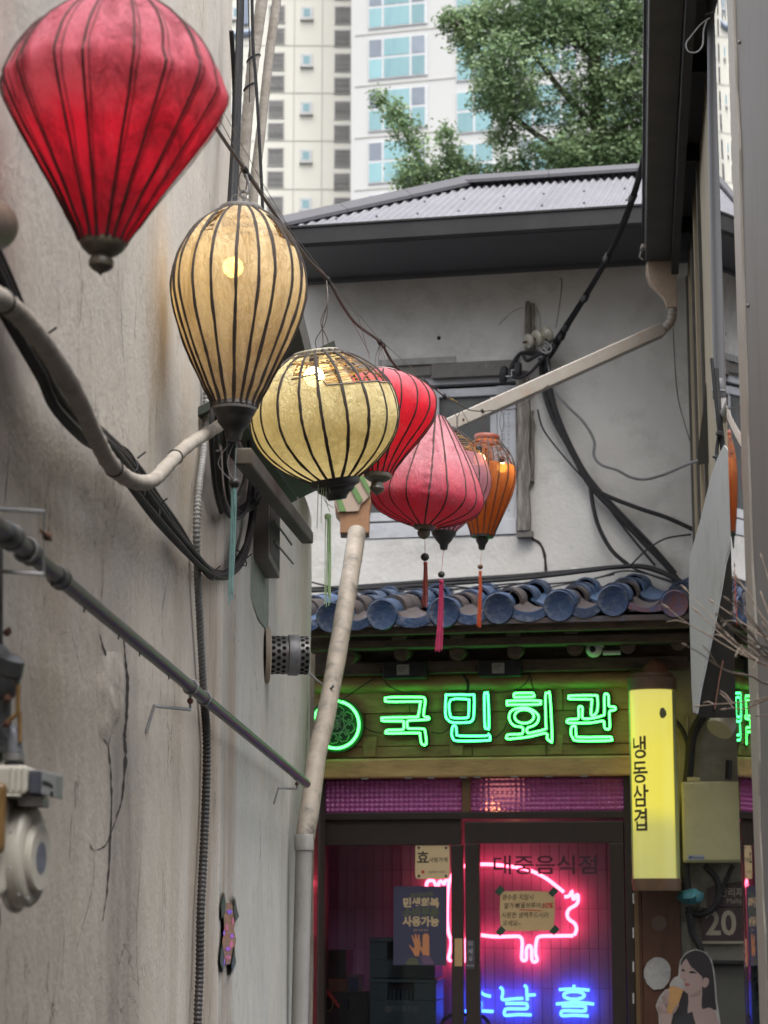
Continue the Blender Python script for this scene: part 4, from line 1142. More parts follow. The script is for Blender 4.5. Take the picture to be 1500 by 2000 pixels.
# 6. mauve, behind the pink one
L6 = lantern('mauve pear shaped lantern with magenta tassel, mostly hidden behind the pink one', 8.7,
             [(836, 22), (848, 38), (866, 60), (890, 79), (915, 90), (940, 95), (962, 91), (985, 78), (1008, 58), (1028, 36), (1040, 23)],
             (868, 836), (867, 1040), 16, f_mauve, M['rib_dark'], torn=lambda a, t: t > 0.72 and 0.2 < a < 2.4, sag=0.03, wrinkle=0.02, ribr=0.0032,
             cap=[(-2, 25), (4, 24), (10, 19), (16, 16), (24, 9), (34, 7), (36, 1)], m_cap=M['black_wood'], ring=[(838, 24, 5)], m_ring=M['grey_tape'],
             bulb=(936, 897, -0.03), bulb_mat=M['bulb_dim'], bulb_r=0.026, cane=(M['cane'], 0.72, 0.98, 14, 10))
M['magenta_thread'] = mat('magenta_thread', (0.46, 0.035, 0.11), (0.32, 0.025, 0.08), scale=40, rough=0.8)
tassel(L6[0], 8.7, (862, 1122), 7, [(862, 1132), (861, 1180), (859, 1230), (856, 1268)], 6.5, M['magenta_thread'], M['black_wood'], (866, 1075))

# 7. orange, farthest
L7 = lantern('orange lantern torn open at the top with a lit bulb, farthest along the string', 10.6,
             [(853, 24), (862, 26), (872, 38), (888, 51), (903, 58), (920, 61), (940, 61), (960, 56), (980, 49), (1002, 40), (1024, 31), (1042, 24), (1048, 22)],
             (951, 853), (942, 1048), 16, f_orange, M['rib_dark'], torn=lambda a, t: 0.70 + 0.02 * noise.noise(V((a * 3, 0, 0))) < t < 0.94 and (-0.9 < a < 2.8), sag=0.03, wrinkle=0.02, ribr=0.0030,
             cap=[(-4, 22), (2, 22), (4, 13), (10, 12), (16, 8), (26, 6), (28, 1)], m_cap=M['black_wood'], ring=[(855, 25, 5)], m_ring=mat('red_hoop', (0.30, 0.08, 0.05), rough=0.5),
             bulb=(981, 913, -0.05), bulb_mat=glow('bulb_orange', (1.0, 0.74, 0.28), 20), bulb_r=0.026, cane=(M['cane_pink'], 0.72, 0.95, 16, 12))
M['orange_thread'] = mat('orange_thread', (0.50, 0.085, 0.025), (0.36, 0.06, 0.02), scale=40, rough=0.8)
tassel(L7[0], 10.6, (938, 1107), 5.5, [(938, 1115), (938, 1150), (937, 1190), (936, 1222)], 4.5, M['orange_thread'], mat('brown_bead', (0.12, 0.05, 0.03), rough=0.3), (941, 1076))
for x, y0, y1, T_, Y_ in ((945, 803, 853, L7[0], 10.6), (980, 800, 880, L7[0], 10.6), (893, 790, 838, L6[0], 8.7)):
    for dx in (-3, 3):
        MB().tube(smooth_path([at(x, y0, Y_), at(x + dx * 1.4, (y0 * 2 + y1) / 3, Y_), at(x - dx * 0.5, (y0 + 2 * y1) / 3, Y_), at(x + dx, y1, Y_)], 5), 0.0016, 5).build('hanging_wire', M['wire_brown'], T_)

# the string that carries them
SG = thing('lantern_string', 'brown cable with wires that carries the row of silk lanterns', 'cable', at(640, 545, 5.6))
path = [(-260, -420, 2.4), (-60, -180, 2.75), (160, -60, 3.2), (330, 110, 4.0), (430, 262, 4.7), (478, 332, 5.0), (545, 430, 5.3), (600, 505, 5.5), (640, 546, 5.65), (665, 590, 5.9), (695, 632, 6.2), (742, 668, 6.6), (765, 705, 6.75), (795, 735, 6.95), (830, 746, 7.2), (868, 774, 8.2), (893, 787, 8.7), (915, 800, 9.5), (942, 803, 10.4), (980, 800, 10.9), (1010, 796, 11.3), (1060, 760, 12.0), (1130, 700, 12.8)]
sp_ = smooth_path([at(*p) for p in path], 8)
MB().tube(sp_, [0.0048 if p.y < 6.9 else 0.0028 for p in sp_], 7).build('cable', M['wire_brown'], SG, smooth=True)
path2 = [(250, -40, 3.6), (430, 235, 4.7), (478, 325, 5.0), (560, 440, 5.35), (638, 540, 5.65), (742, 664, 6.6), (830, 742, 7.2), (893, 784, 8.7)]
MB().tube([at(*p) for p in path2], 0.0011, 5).build('steel_wire', M['nylon'], SG)
path3 = [(330, 20, 3.9), (440, 225, 4.75), (520, 370, 5.2), (610, 520, 5.55), (640, 545, 5.65), (672, 600, 6.0), (722, 690, 6.5)]
MB().tube([at(*p) for p in path3], 0.0009, 5).build('steel_wire', M['nylon'], SG)
MB().tube([at(*p) for p in [(640, 545, 5.65), (700, 620, 6.2), (722, 700, 6.5)]], 0.0009, 5).build('steel_wire', M['nylon'], SG)
for p in [(478, 332, 5.0), (484, 345, 5.03), (640, 548, 5.65), (742, 668, 6.6), (748, 674, 6.65), (826, 744, 7.15), (832, 748, 7.22), (868, 774, 8.2), (942, 803, 10.4)]:
    q = at(*p)
    MB().lathe([(0.004, -0.014), (0.009, -0.008), (0.009, 0.008), (0.004, 0.014)], q, V((0.3, 1, -0.3)), 8).build('cable_clip', M['black_plastic'], SG)
MB().tube([at(*p) for p in [(880, 779, 8.45), (892, 785, 8.7)]], 0.004, 6).build('warm_wire_section', mat('amber_sleeve', (0.45, 0.30, 0.10), rough=0.5), SG)
# ------------------------------------------------------------------ restaurant: materials
M['dark_wood'] = mat('dark_wood', (0.13, 0.09, 0.06), (0.06, 0.042, 0.03), scale=6, rough=0.75, stretch=(0.5, 6, 6), bump=0.4, dirt=(0.02, 0.018, 0.015), dscale=7, damt=0.7)
M['plank'] = mat('sign_plank', (0.36, 0.25, 0.09), (0.23, 0.155, 0.055), scale=4, rough=0.55, stretch=(0.7, 9, 9), bump=0.25, dirt=(0.09, 0.055, 0.025), dscale=3, damt=0.6, vary=0.12)
M['lintel'] = mat('lintel_wood', (0.48, 0.33, 0.13), (0.34, 0.22, 0.085), scale=3, rough=0.5, stretch=(0.6, 8, 8), bump=0.25, dirt=(0.12, 0.07, 0.03), dscale=4, damt=0.6)
M['door_metal'] = mat('dark_door_metal', (0.030, 0.022, 0.018), (0.022, 0.016, 0.014), scale=12, rough=0.42, spec=0.4)
M['brown_metal'] = mat('brown_mullion', (0.14, 0.08, 0.03), (0.09, 0.05, 0.022), scale=9, rough=0.45)
M['blue_tile'] = mat('blue_roof_tile', (0.045, 0.098, 0.20), (0.022, 0.048, 0.105), scale=9, rough=0.5, dirt=(0.07, 0.055, 0.05), dscale=11, damt=0.95, bump=0.8, vary=0.35)
M['blue_disc'] = mat('blue_tile_end', (0.011, 0.032, 0.085), (0.008, 0.024, 0.065), scale=7, rough=0.55, dirt=(0.20, 0.20, 0.19), dscale=16, damt=0.5, bump=0.5, vary=0.25)
M['red_disc'] = mat('worn_tile_end', (0.045, 0.075, 0.16), (0.14, 0.045, 0.035), scale=22, rough=0.7, bump=0.4)
M['brown_tile'] = mat('bare_brown_tile', (0.062, 0.044, 0.039), (0.036, 0.029, 0.028), scale=12, rough=0.75, dirt=(0.05, 0.085, 0.15), dscale=10, damt=0.8, bump=0.4)
M['plaster_dim'] = mat('grimy_plaster', (0.27, 0.26, 0.22), (0.19, 0.18, 0.155), scale=5, rough=0.9, dirt=(0.08, 0.075, 0.06), dscale=3, damt=0.7, bump=0.4)
M['wall_white'] = mat('old_white_wall', (0.55, 0.535, 0.505), (0.47, 0.456, 0.428), scale=3, rough=0.9, dirt=(0.27, 0.255, 0.23), dscale=2.2, damt=0.65, bump=0.45, bscale=35)
M['pane'] = glass('door_glass', (0.93, 0.92, 0.94), ior=1.33)
M['tile_in'] = mat('glazed_wall_tile', (0.46, 0.26, 0.42), (0.40, 0.22, 0.37), scale=5, rough=0.22, coat=0.3, vary=0.08)
M['grout'] = mat('tile_grout', (0.20, 0.14, 0.14), rough=0.9)
M['inside'] = mat('dark_interior', (0.05, 0.035, 0.035), rough=0.8)
M['green_neon'] = glow('green_neon', (0.075, 1.0, 0.13), 6.6)
M['cyan_neon'] = glow('cyan_green_neon', (0.06, 1.0, 0.20), 6.0)
M['pink_neon'] = glow('pink_neon', (1.0, 0.09, 0.155), 12.0)
M['blue_neon'] = glow('blue_neon', (0.028, 0.10, 1.0), 14.0)
M['sign_back'] = mat('green_sign_backing', (0.010, 0.045, 0.018), (0.008, 0.032, 0.013), rough=0.35)

RB = fr(0, 0, 0)
REST = thing('restaurant', 'low tile-roofed restaurant front with neon signs and a glass door', 'restaurant', RB)
def zf(y, w=0.0): return fuz(900, y, w)[1]
def uf(x, y=1500, w=0.0): return fuz(x, y, w)[0]
UL, UR = uf(560), uf(1240)
# side wall to the right of the door, and the wall over it
MB().box(fr, uf(1236), uf(1500), -0.25, -0.02, 0, 2.95).build('side_wall', M['plaster_dim'], REST)
MB().box(fr, uf(520), uf(625) , -0.25, -0.03, 0, 2.95).build('corner_wall', M['inside'], REST)
# roof
zE = fuz(900, 1196, W_EAVE)[1]
RISE = (fuz(900, 1163, W_UPWALL)[1] - zE) / (W_EAVE - W_UPWALL)
uA, uB = uf(530, 1190, W_EAVE), uf(1352, 1190, W_EAVE)
def rz(w): return zE + (W_EAVE - w) * RISE
q = [fr(uA, W_EAVE, rz(W_EAVE) - 0.07), fr(uB + 0.0, W_EAVE, rz(W_EAVE) - 0.07), fr(uB + 0.3, W_UPWALL - 0.05, rz(W_UPWALL) - 0.07), fr(uA, W_UPWALL - 0.05, rz(W_UPWALL) - 0.07)]
MB().prism([p + V((0, 0, 0.03)) for p in q], q).build('roof_bed', M['brown_tile'], REST)
discs = [(545, 1208), (647, 1206), (747, 1201), (868, 1196), (974, 1189), (1092, 1184), (1198, 1174), (1318, 1180)]
DR = 0.084
up = V((0, 0, 1))
rowd = (-FN + up * RISE).normalized()
nrm = FU.cross(rowd).normalized()
if nrm.z < 0: nrm = -nrm
def arc_tile(o, r0, r1, length, a0, a1, lift0, lift1, th, n=10):
    """A curved tile along rowd from o; angles measured from the roof's normal."""
    m = MB(); rows = []
    for (rr, d, l) in ((r0, 0.0, lift0), (r1, length, lift1)):
        for t in (0, th):
            rows.append([o + rowd * d + nrm * l + nrm * (math.cos(a) * (rr - t)) + FU * (math.sin(a) * (rr - t)) for a in [a0 + (a1 - a0) * i / n for i in range(n + 1)]])
    vs = [p for r_ in rows for p in r_]
    k = n + 1
    fs = []
    for i in range(n):
        fs += [(i, i + 1, 2 * k + i + 1, 2 * k + i), (k + i, 3 * k + i, 3 * k + i + 1, k + i + 1), (i, k + i, k + i + 1, i + 1), (2 * k + i, 2 * k + i + 1, 3 * k + i + 1, 3 * k + i)]
    fs += [(0, 2 * k, 3 * k, k), (n, k + n, 3 * k + n, 2 * k + n)]
    return m.add(vs, fs)
TL = 0.30
proto = pan = None
dpos = [fuz(x, y, W_EAVE) for x, y in discs]
rows_len = (W_EAVE - W_UPWALL) / (-rowd.dot(FN))
for i, (u, z) in enumerate(dpos):
    base = fr(u, W_EAVE, z)
    nT = int(rows_len / TL) + 1
    for k in range(nT):
        d = base + rowd * (k * TL * 0.97 + 0.012)
        if proto is None:
            P0 = d
            proto = arc_tile(d, DR * 0.98, DR * 0.86, TL, -1.75, 1.75, 0.004, -0.002, 0.014).build('cover_tile', M['blue_tile'], REST, smooth=True, angle=50)
            proto_b = arc_tile(d, DR * 0.98, DR * 0.86, TL, -1.75, 1.75, 0.004, -0.002, 0.014).build('cover_tile', M['brown_tile'], REST, smooth=True, angle=50)
            proto_b.location = V((0, 0, 0)); first = False
            continue
        jit = FU * random.uniform(-0.022, 0.022) + nrm * random.uniform(-0.010, 0.014)
        copy_part(proto_b if (k in (1, 2) and random.random() < 0.75) else proto, REST, d - P0 + jit)
proto_b.location = fr(dpos[2][0], W_EAVE, dpos[2][1]) + rowd * (TL * 1.02) + nrm * 0.012 - P0
for i in range(len(dpos) - 1):
    (u0, z0), (u1, z1) = dpos[i], dpos[i + 1]
    um, zm = (u0 + u1) / 2, (z0 + z1) / 2
    base = fr(um, W_EAVE, zm) - nrm * 0.015
    for k in range(nT):
        d = base + rowd * (k * TL * 0.97)
        if pan is None:
            P1 = d
            pan = arc_tile(d + nrm * 0.10, 0.135, 0.125, TL, math.pi - 0.85, math.pi + 0.85, 0.006, -0.004, 0.014).build('pan_tile', M['brown_tile'], REST, smooth=True, angle=50)
            pan2 = arc_tile(d + nrm * 0.10, 0.135, 0.125, TL, math.pi - 0.85, math.pi + 0.85, 0.006, -0.004, 0.014).build('pan_tile', M['blue_tile'], REST, smooth=True, angle=50)
            pan2.location = rowd * (TL * 0.97)
            continue
        if i == 0 and k == 1: continue
        copy_part(pan if k < 2 else pan2, REST, d - P1)
fa = (FN - up * 0.12).normalized()
pd = None
for i, (u, z) in enumerate(dpos):
    c = fr(u, W_EAVE + 0.012, z)
    r_ = DR * (1.04 if i != 7 else 0.9)
    if pd is None:
        pd = MB().lathe([(r_ * 0.96, -0.03), (r_, -0.022), (r_, -0.004), (r_ * 0.94, 0.004), (r_ * 0.90, 0.002), (0.002, 0.003)], c, fa, 30, caps=False).build('end_disc', M['blue_disc'], REST, smooth=True, angle=50)
        PD0 = c
    elif i < 7:
        copy_part(pd, REST, c - PD0)
    else:
        MB().lathe([(r_ * 0.96, -0.03), (r_, -0.022), (r_, -0.004), (r_ * 0.94, 0.004), (r_ * 0.90, 0.002), (0.002, 0.003)], c, fa, 30, caps=False).build('end_disc', M['red_disc'], REST, smooth=True, angle=50, label='last tile end, its blue paint worn to red')
for i in range(len(dpos) - 1):
    (u0, z0), (u1, z1) = dpos[i], dpos[i + 1]
    a, b = u0 + DR * 0.55, u1 - DR * 0.55
    n = 10
    last = i == 6
    top, bot = [], []
    for k in range(n + 1):
        t = k / n
        uu = a + (b - a) * t
        zz = z0 + (z1 - z0) * t
        top.append((uu, zz + 0.028 - 0.055 * math.sin(math.pi * t) ** 0.8))
        bot.append((uu, zz - 0.022 - (0.058 if not last else 0.03) * math.sin(math.pi * t) ** 0.7))
    poly = top + bot[::-1]
    MB().prism([fr(p, W_EAVE + 0.004, z) for p, z in poly], [fr(p, W_EAVE - 0.014, z + 0.004) for p, z in poly]).build('drip_tile', M['red_disc'] if last else M['blue_disc'], REST)
# eaves timber
def fb(x0, x1, y0, y1, w0, w1, name, m, bevel=0.004, ref=900):
    """Horizontal timber: columns x0..x1, rows y0..y1 read at column ref."""
    z1, z0 = fuz(ref, y0, w1)[1], fuz(ref, y1, w1)[1]
    u0, u1 = fuz(x0, 1400, w1)[0], fuz(x1, 1400, w1)[0]
    return MB().box(fr, u0, u1, w0, w1, z0, z1).build(name, m, REST, bevel=bevel)
fb(540, 1350, 1219, 1236, W_EAVE - 0.10, W_EAVE - 0.05, 'eave_board', M['dark_wood'])
fb(540, 1350, 1246, 1262, W_EAVE - 0.34, W_EAVE - 0.22, 'eave_board', M['dark_wood'])
fb(540, 1345, 1290, 1314, -0.02, 0.10, 'purlin', M['dark_wood'])
q = [fr(uA, W_EAVE - 0.06, zE - 0.10), fr(uB, W_EAVE - 0.06, zE - 0.10), fr(uB, -0.1, zE + 0.05), fr(uA, -0.1, zE + 0.05)]
MB().prism(q, [p + up * 0.02 for p in q]).build('eave_soffit', M['dark_wood'], REST)
MB().box(fr, uA, uB, -0.06, 0.0, zf(1300), zE + 0.06).build('eave_backing', M['dark_wood'], REST)
for x, y in ((668, 1240), (777, 1238), (892, 1235), (1000, 1231), (1115, 1226), (1226, 1214), (1330, 1212)):
    u, z = fuz(x, y, W_EAVE - 0.12)
    MB().box(lambda a, b, c: fr(a, b, c + (W_EAVE - 0.12 - b) * 0.18), u - 0.036, u + 0.036, -0.05, W_EAVE - 0.12, z - 0.034, z + 0.034).build('square_rafter', M['dark_wood'], REST, bevel=0.004)
for x, y in ((680, 1283), (784, 1277), (892, 1276), (1005, 1273), (1122, 1266), (1226, 1262), (1325, 1256)):
    u, z = fuz(x, y, W_EAVE - 0.30)
    MB().lathe([(0.030, -0.32), (0.043, -0.02), (0.043, 0.0), (0.036, 0.004)], fr(u, W_EAVE - 0.30, z), FN - up * 0.15, 16).build('round_rafter', M['dark_wood'], REST, smooth=True)
# log over the sign, planks behind it, lintel below
lz = zf(1331, 0.05)
MB().tube([fr(UL, 0.0, lz), fr(uf(1236), 0.0, lz)], 0.052, 20).build('log', M['plank'], REST, smooth=True)
def planks(y0, y1, cuts, w1):
    for a, b in zip(cuts, cuts[1:]):
        fb(a + 0.6, b - 0.6, y0 + 0.7, y1 - 0.7, -0.05, w1 + random.uniform(-0.002, 0.003), 'plank', M['plank'], 0.004)
planks(1346, 1391, (560, 800, 1100, 1240), 0.0)
planks(1391, 1456, (560, 712, 880, 1080, 1240), -0.006)
planks(1456, 1478, (560, 615, 716, 900, 922, 1066, 1092, 1240), -0.010)
for x in (722, 892, 1086):
    u0 = uf(x)
    z0, z1 = zf(1476, 0.012), zf(1436, 0.012)
    MB().prism([fr(u0 - 0.045, 0.012, z1), fr(u0 + 0.045, 0.012, z1), fr(u0 + 0.035, 0.012, z0), fr(u0 - 0.035, 0.012, z0)], [fr(u0 - 0.045, -0.01, z1), fr(u0 + 0.045, -0.01, z1), fr(u0 + 0.035, -0.01, z0), fr(u0 - 0.035, -0.01, z0)]).build('wood_block', M['plank'], REST, bevel=0.003)
fb(560, 1237, 1479, 1518, -0.08, 0.035, 'lintel', M['lintel'], 0.012)
for x in (712, 798, 842, 905, 932, 1005, 1072, 1140):
    u, z = uf(x, 1519, 0.036), zf(1518.5, 0.036)
    MB().box(fr, u - 0.02, u + 0.02, 0.02, 0.0375, z - 0.004, z + 0.004).build('metal_tab', M['galvanised'], REST)
# door frame
def db(x0, x1, y0, y1, w0, w1, name='frame_rail', m=None, bevel=0.003):
    m = m or M['door_metal']
    z1, z0 = fuz(900, y0, w1)[1], (0.02 if y1 > 2100 else fuz(900, y1, w1)[1])
    return MB().box(fr, uf(x0, 1700, w1), uf(x1, 1700, w1), w0, w1, z0, z1).build(name, m, REST, bevel=bevel)
FL = -0.02
db(622, 634, 1518, 2300, -0.10, FL, 'door_jamb')
db(1221, 1236, 1518, 2300, -0.10, FL, 'door_jamb')
db(634, 1221, 1586, 1600, -0.10, FL, 'transom_rail', M['door_metal'])
db(903, 919, 1519, 1586, -0.10, FL, 'mullion', M['brown_metal'])
db(634, 1221, 1518.4, 1521, -0.10, FL - 0.002)
# fixed left leaf and right door
LEAF = -0.04
db(634, 900, 1600, 1650, -0.085, LEAF, 'leaf_top_rail'); db(881, 904, 1650.5, 2300, -0.085, LEAF, 'leaf_stile')
DO = db(908, 1219, 1606, 1648, -0.075, LEAF + 0.015, 'door_top_rail', M['brown_metal'] if False else M['door_metal'])
db(908, 936, 1648.5, 2300, -0.075, LEAF + 0.015, 'door_stile'); db(1191, 1219, 1648.5, 2300, -0.075, LEAF + 0.015, 'door_stile')
for nm, a, b in (('leaf_pane', 632, 882), ('door_pane', 935, 1192)):
    u0, u1 = uf(a, 1700, -0.06), uf(b, 1700, -0.06)
    MB().box(fr, u0, u1, -0.064, -0.058, 0.05, zf(1646, -0.06)).build(nm, M['pane'], REST)
# right jamb trim with a broken strip of lights, painted as plain white dashes
db(1236.5, 1246, 1520, 2300, -0.05, 0.05, 'jamb_trim', M['brown_metal'])
for y in (1555, 1690, 1755, 1822, 1888, 1950):
    u = uf(1237, y, 0.052); z = fuz(1237, y, 0.052)[1]
    MB().box(fr, u - 0.004, u + 0.004, 0.05, 0.054, z - 0.028, z + 0.028).build('painted_strip_light', mat('strip_light_white', (0.5, 0.48, 0.46), rough=0.7) if y == 1555 else bpy.data.materials['strip_light_white'], REST)
# bubble glass transoms
m = bpy.data.materials.new('bubble_glass'); m.use_nodes = True
b = m.node_tree.nodes['Principled BSDF']
b.inputs['Base Color'].default_value = (0.55, 0.13, 0.42, 1); b.inputs['Roughness'].default_value = 0.16
b.inputs['Transmission Weight'].default_value = 0.35; b.inputs['IOR'].default_value = 1.25; b.inputs['Coat Weight'].default_value = 0.5
M['bubble'] = m
for a, c in ((634, 903), (919, 1221)):
    u0, u1 = uf(a, 1550, -0.06), uf(c, 1550, -0.06)
    z0, z1 = zf(1586, -0.06), zf(1521, -0.06)
    nu, nz = int((u1 - u0) / 0.0285), 7
    def bump_(x, y):
        fx, fy = x * nu, y * nz
        d = math.hypot(fx % 1 - 0.5, fy % 1 - 0.5) * 2
        return fr(u0 + (u1 - u0) * x, -0.06 + 0.011 * max(0, 1 - d * d) ** 0.8, z0 + (z1 - z0) * y)
    MB().grid(bump_, nu * 4, nz * 4).build('bubble_pane', m, REST, smooth=True, fix=False, angle=80)
# shiny ribbed panel at the left of the door
M['red_gloss'] = mat('glossy_red_panel', (0.30, 0.05, 0.06), (0.22, 0.035, 0.045), scale=5, rough=0.22, spec=0.9, coat=0.6, metal=0.3)
pa, pb = fp(600, 1700, 0.36), fp(621, 1700, 0.0)
dz = (pb - pa); dz.z = 0
side_n = V((-dz.y, dz.x, 0)).normalized()
if side_n.x < 0: side_n = -side_n
MB().grid(lambda a, b_: pa + dz * a + side_n * (0.004 * abs(math.sin(a * math.pi * 7))) + V((0, 0, -pa.z + 0.02 + 2.55 * b_)), 84, 1).build('ribbed_panel', M['red_gloss'], REST, smooth=True, fix=False)

# ------------------------------------------------------------------ inside
WI = -0.85
ui0, ui1 = uf(560), uf(1300)
MB().box(fr, ui0, ui1, WI - 0.05, WI - 0.012, 0, 2.9).build('tile_bed', M['grout'], REST)
MB().box(fr, ui0 - 0.05, ui0, WI - 0.05, -0.11, 0, 2.9).build('inner_side_wall', M['inside'], REST)
MB().box(fr, ui1, ui1 + 0.05, WI - 0.05, -0.26, 0, 2.9).build('inner_side_wall', M['inside'], REST)
MB().box(fr, ui0, ui1, WI, -0.11, 2.86, 2.9).build('inner_ceiling', M['inside'], REST)
MB().box(fr, ui0, ui1, WI, -0.11, 0.0, 0.02).build('inner_floor', M['inside'], REST)
tw, thh = 0.0575, 0.2345
t0 = None
u_s, z_s = uf(606, 1700, WI), zf(1699, WI) % thh - thh
nx, nz_ = int((uf(1235, 1700, WI) - u_s) / tw) + 1, 8
cnt = 0
for j in range(3, 11):
    for i in range(nx):
        z = z_s + j * thh
        if z > 2.6 or z < 0.6: continue
        d = fr(u_s + i * tw, WI, z)
        if t0 is None:
            TP0 = d
            t0 = MB().box(lambda a, b_, c: TP0 + FU * a + FN * b_ + up * c, 0.001, tw - 0.001, -0.014, 0.0, 0.001, thh - 0.001).build('wall_tile', M['tile_in'], REST, bevel=0.0015)
            continue
        copy_part(t0, REST, d - TP0 + FN * random.uniform(-0.0006, 0.0006)); cnt += 1

# ------------------------------------------------------------------ neon signs
def Z1(x, y): return (590 + x / 4.6875, 1330 + y / 4.6875)
def Z2(x, y): return (900 + x / 4.6875, 1330 + y / 4.6875)
def Z3(x, y): return (800 + x / 3.5714, 1620 + y / 3.5714)
def Z4(x, y): return (900 + x / 5.0, 1880 + y / 5.0)
NS = thing('neon_sign', 'green neon sign of four Korean syllables over the restaurant door', 'neon sign', fp(975, 1445, 0.06))
WN = 0.055
letters = {
    'first': [[Z1(*p) for p in [(785, 150), (1085, 148), (1118, 158), (1128, 190), (1112, 318), (1155, 330), (1160, 350), (1100, 356), (975, 364), (962, 385), (966, 428), (985, 436), (1105, 438), (1126, 462), (1136, 578), (1092, 572), (1080, 495), (1060, 476), (785, 480), (768, 466), (785, 450), (915, 446), (930, 425), (930, 380), (918, 368), (745, 366), (732, 350), (748, 336), (1035, 330), (1062, 318), (1082, 200), (1070, 188), (785, 190), (765, 172)]]],
    'second': [[(871, 1360), (875, 1357), (920, 1357), (926, 1360), (925, 1400), (920, 1409), (912, 1411), (884, 1411), (875, 1406), (870, 1396)],
               [(880, 1367), (914, 1366), (916, 1370), (915, 1396), (911, 1402), (886, 1402), (879, 1396)],
               [(946, 1358), (949, 1354), (953, 1357), (955, 1420), (951, 1422), (947, 1418)],
               [(884, 1419), (888, 1417), (891, 1421), (892, 1432), (897, 1437), (950, 1437), (953, 1433), (957, 1438), (957, 1443), (953, 1446), (893, 1447), (884, 1440), (882, 1432)]],
    'third': [[Z2(*p) for p in [(490, 150), (488, 122), (505, 112), (655, 110), (672, 128), (660, 145), (520, 148)]],
              [Z2(*p) for p in [(425, 225), (425, 195), (440, 182), (715, 180), (726, 198), (714, 214), (445, 218)]],
              [Z2(*p) for p in [(422, 530), (422, 500), (440, 490), (550, 486), (568, 468), (570, 434), (548, 420), (490, 410), (452, 370), (442, 315), (470, 268), (540, 248), (620, 250), (690, 290), (712, 330), (700, 380), (660, 412), (618, 425), (604, 445), (608, 470), (630, 476), (775, 440), (778, 400), (775, 130), (795, 112), (816, 130), (836, 535), (812, 545), (790, 530), (780, 478), (640, 508), (520, 524)]],
              [Z2(580 + 88 * math.cos(a), 325 + 62 * math.sin(a)) for a in [2 * math.pi * i / 20 for i in range(20)]]],
    'fourth': [[Z2(*p) for p in [(1000, 165), (988, 150), (1002, 135), (1225, 132), (1250, 148), (1252, 250), (1235, 300), (1210, 316), (1192, 300), (1200, 180), (1188, 168)]],
               [Z2(*p) for p in [(985, 352), (1065, 348), (1080, 330), (1078, 245), (1095, 232), (1114, 248), (1112, 330), (1130, 345), (1200, 342), (1295, 318), (1314, 295), (1314, 135), (1332, 118), (1352, 135), (1354, 220), (1372, 236), (1405, 236), (1418, 254), (1402, 268), (1375, 272), (1360, 290), (1364, 425), (1340, 442), (1316, 428), (1312, 380), (1295, 366), (1180, 384), (990, 384), (972, 368)]],
               [Z2(*p) for p in [(1012, 425), (1030, 412), (1050, 418), (1056, 490), (1085, 515), (1360, 512), (1380, 528), (1366, 545), (1070, 548), (1025, 520), (1008, 480)]]]}
hul = None
for k, loops in letters.items():
    tb, bk = MB(), MB()
    for lpz in loops:
        pts = smooth_path([fp(x, y, WN) for x, y in lpz], 3, closed=True)
        tb.tube(pts, 0.0060, 8, closed=True)
        bk.tube([p - FN * 0.026 for p in pts], 0.017, 6, closed=True, flat=1.0)
    o_ = tb.build('neon_letter', M['cyan_neon'] if k == 'second' else M['green_neon'], NS, smooth=True)
    bk.build('letter_backing', M['sign_back'], NS, smooth=True)
EM = thing('emblem_sign', 'round green neon ring around a flower crest, half behind the slanting pipe', 'neon sign', fp(654, 1465, 0.06))
ring = [fp(656 + 45 * math.cos(a), 1415.5 + 46 * math.sin(a), WN + 0.01) for a in [2 * math.pi * i / 48 for i in range(48)]]
MB().tube(ring, 0.0078, 8, closed=True).build('neon_ring', M['green_neon'], EM, smooth=True)
pl = [fp(x, y, 0.045) for x, y in disc_pts(656, 1416, 54, 40)]
MB().prism(pl, [p - FN * 0.04 for p in pl]).build('round_panel', M['sign_back'], EM)
M['crest'] = mat('crest_print', (0.20, 0.30, 0.20), rough=0.6)
fl = []
for i in range(8):
    a = 2 * math.pi * i / 8 + 0.2
    for k, (da, rr) in enumerate(((-0.30, 22), (-0.34, 28), (-0.30, 33), (-0.20, 35), (-0.12, 34.5), (-0.06, 37), (0.06, 37), (0.12, 34.5), (0.20, 35), (0.30, 33), (0.34, 28), (0.30, 22), (0.12, 19), (-0.12, 19))):
        if k == 0: loop = []
        loop.append(fp(656 + rr * math.cos(a + da), 1416 + rr * math.sin(a + da), 0.047))
    fl.append(loop)
cm = MB()
for l_ in fl: cm.tube(l_, 0.0028, 4, closed=True)
for rr in (16.5,): cm.tube([fp(656 + rr * math.cos(a), 1416 + rr * math.sin(a), 0.047) for a in [2 * math.pi * i / 24 for i in range(24)]], 0.0026, 4, closed=True)
for i in range(16):
    a = 2 * math.pi * i / 16 + 0.2 + 0.19
    cm.tube([fp(656 + rr * math.cos(a), 1416 + rr * math.sin(a), 0.047) for rr in (24, 27, 29)], 0.003, 4)
cm.build('flower_crest', M['crest'], EM)
ftext('豚', 656, 1416, 0.0465, 21, bold=0.006).build('crest_character', M['crest'], EM)

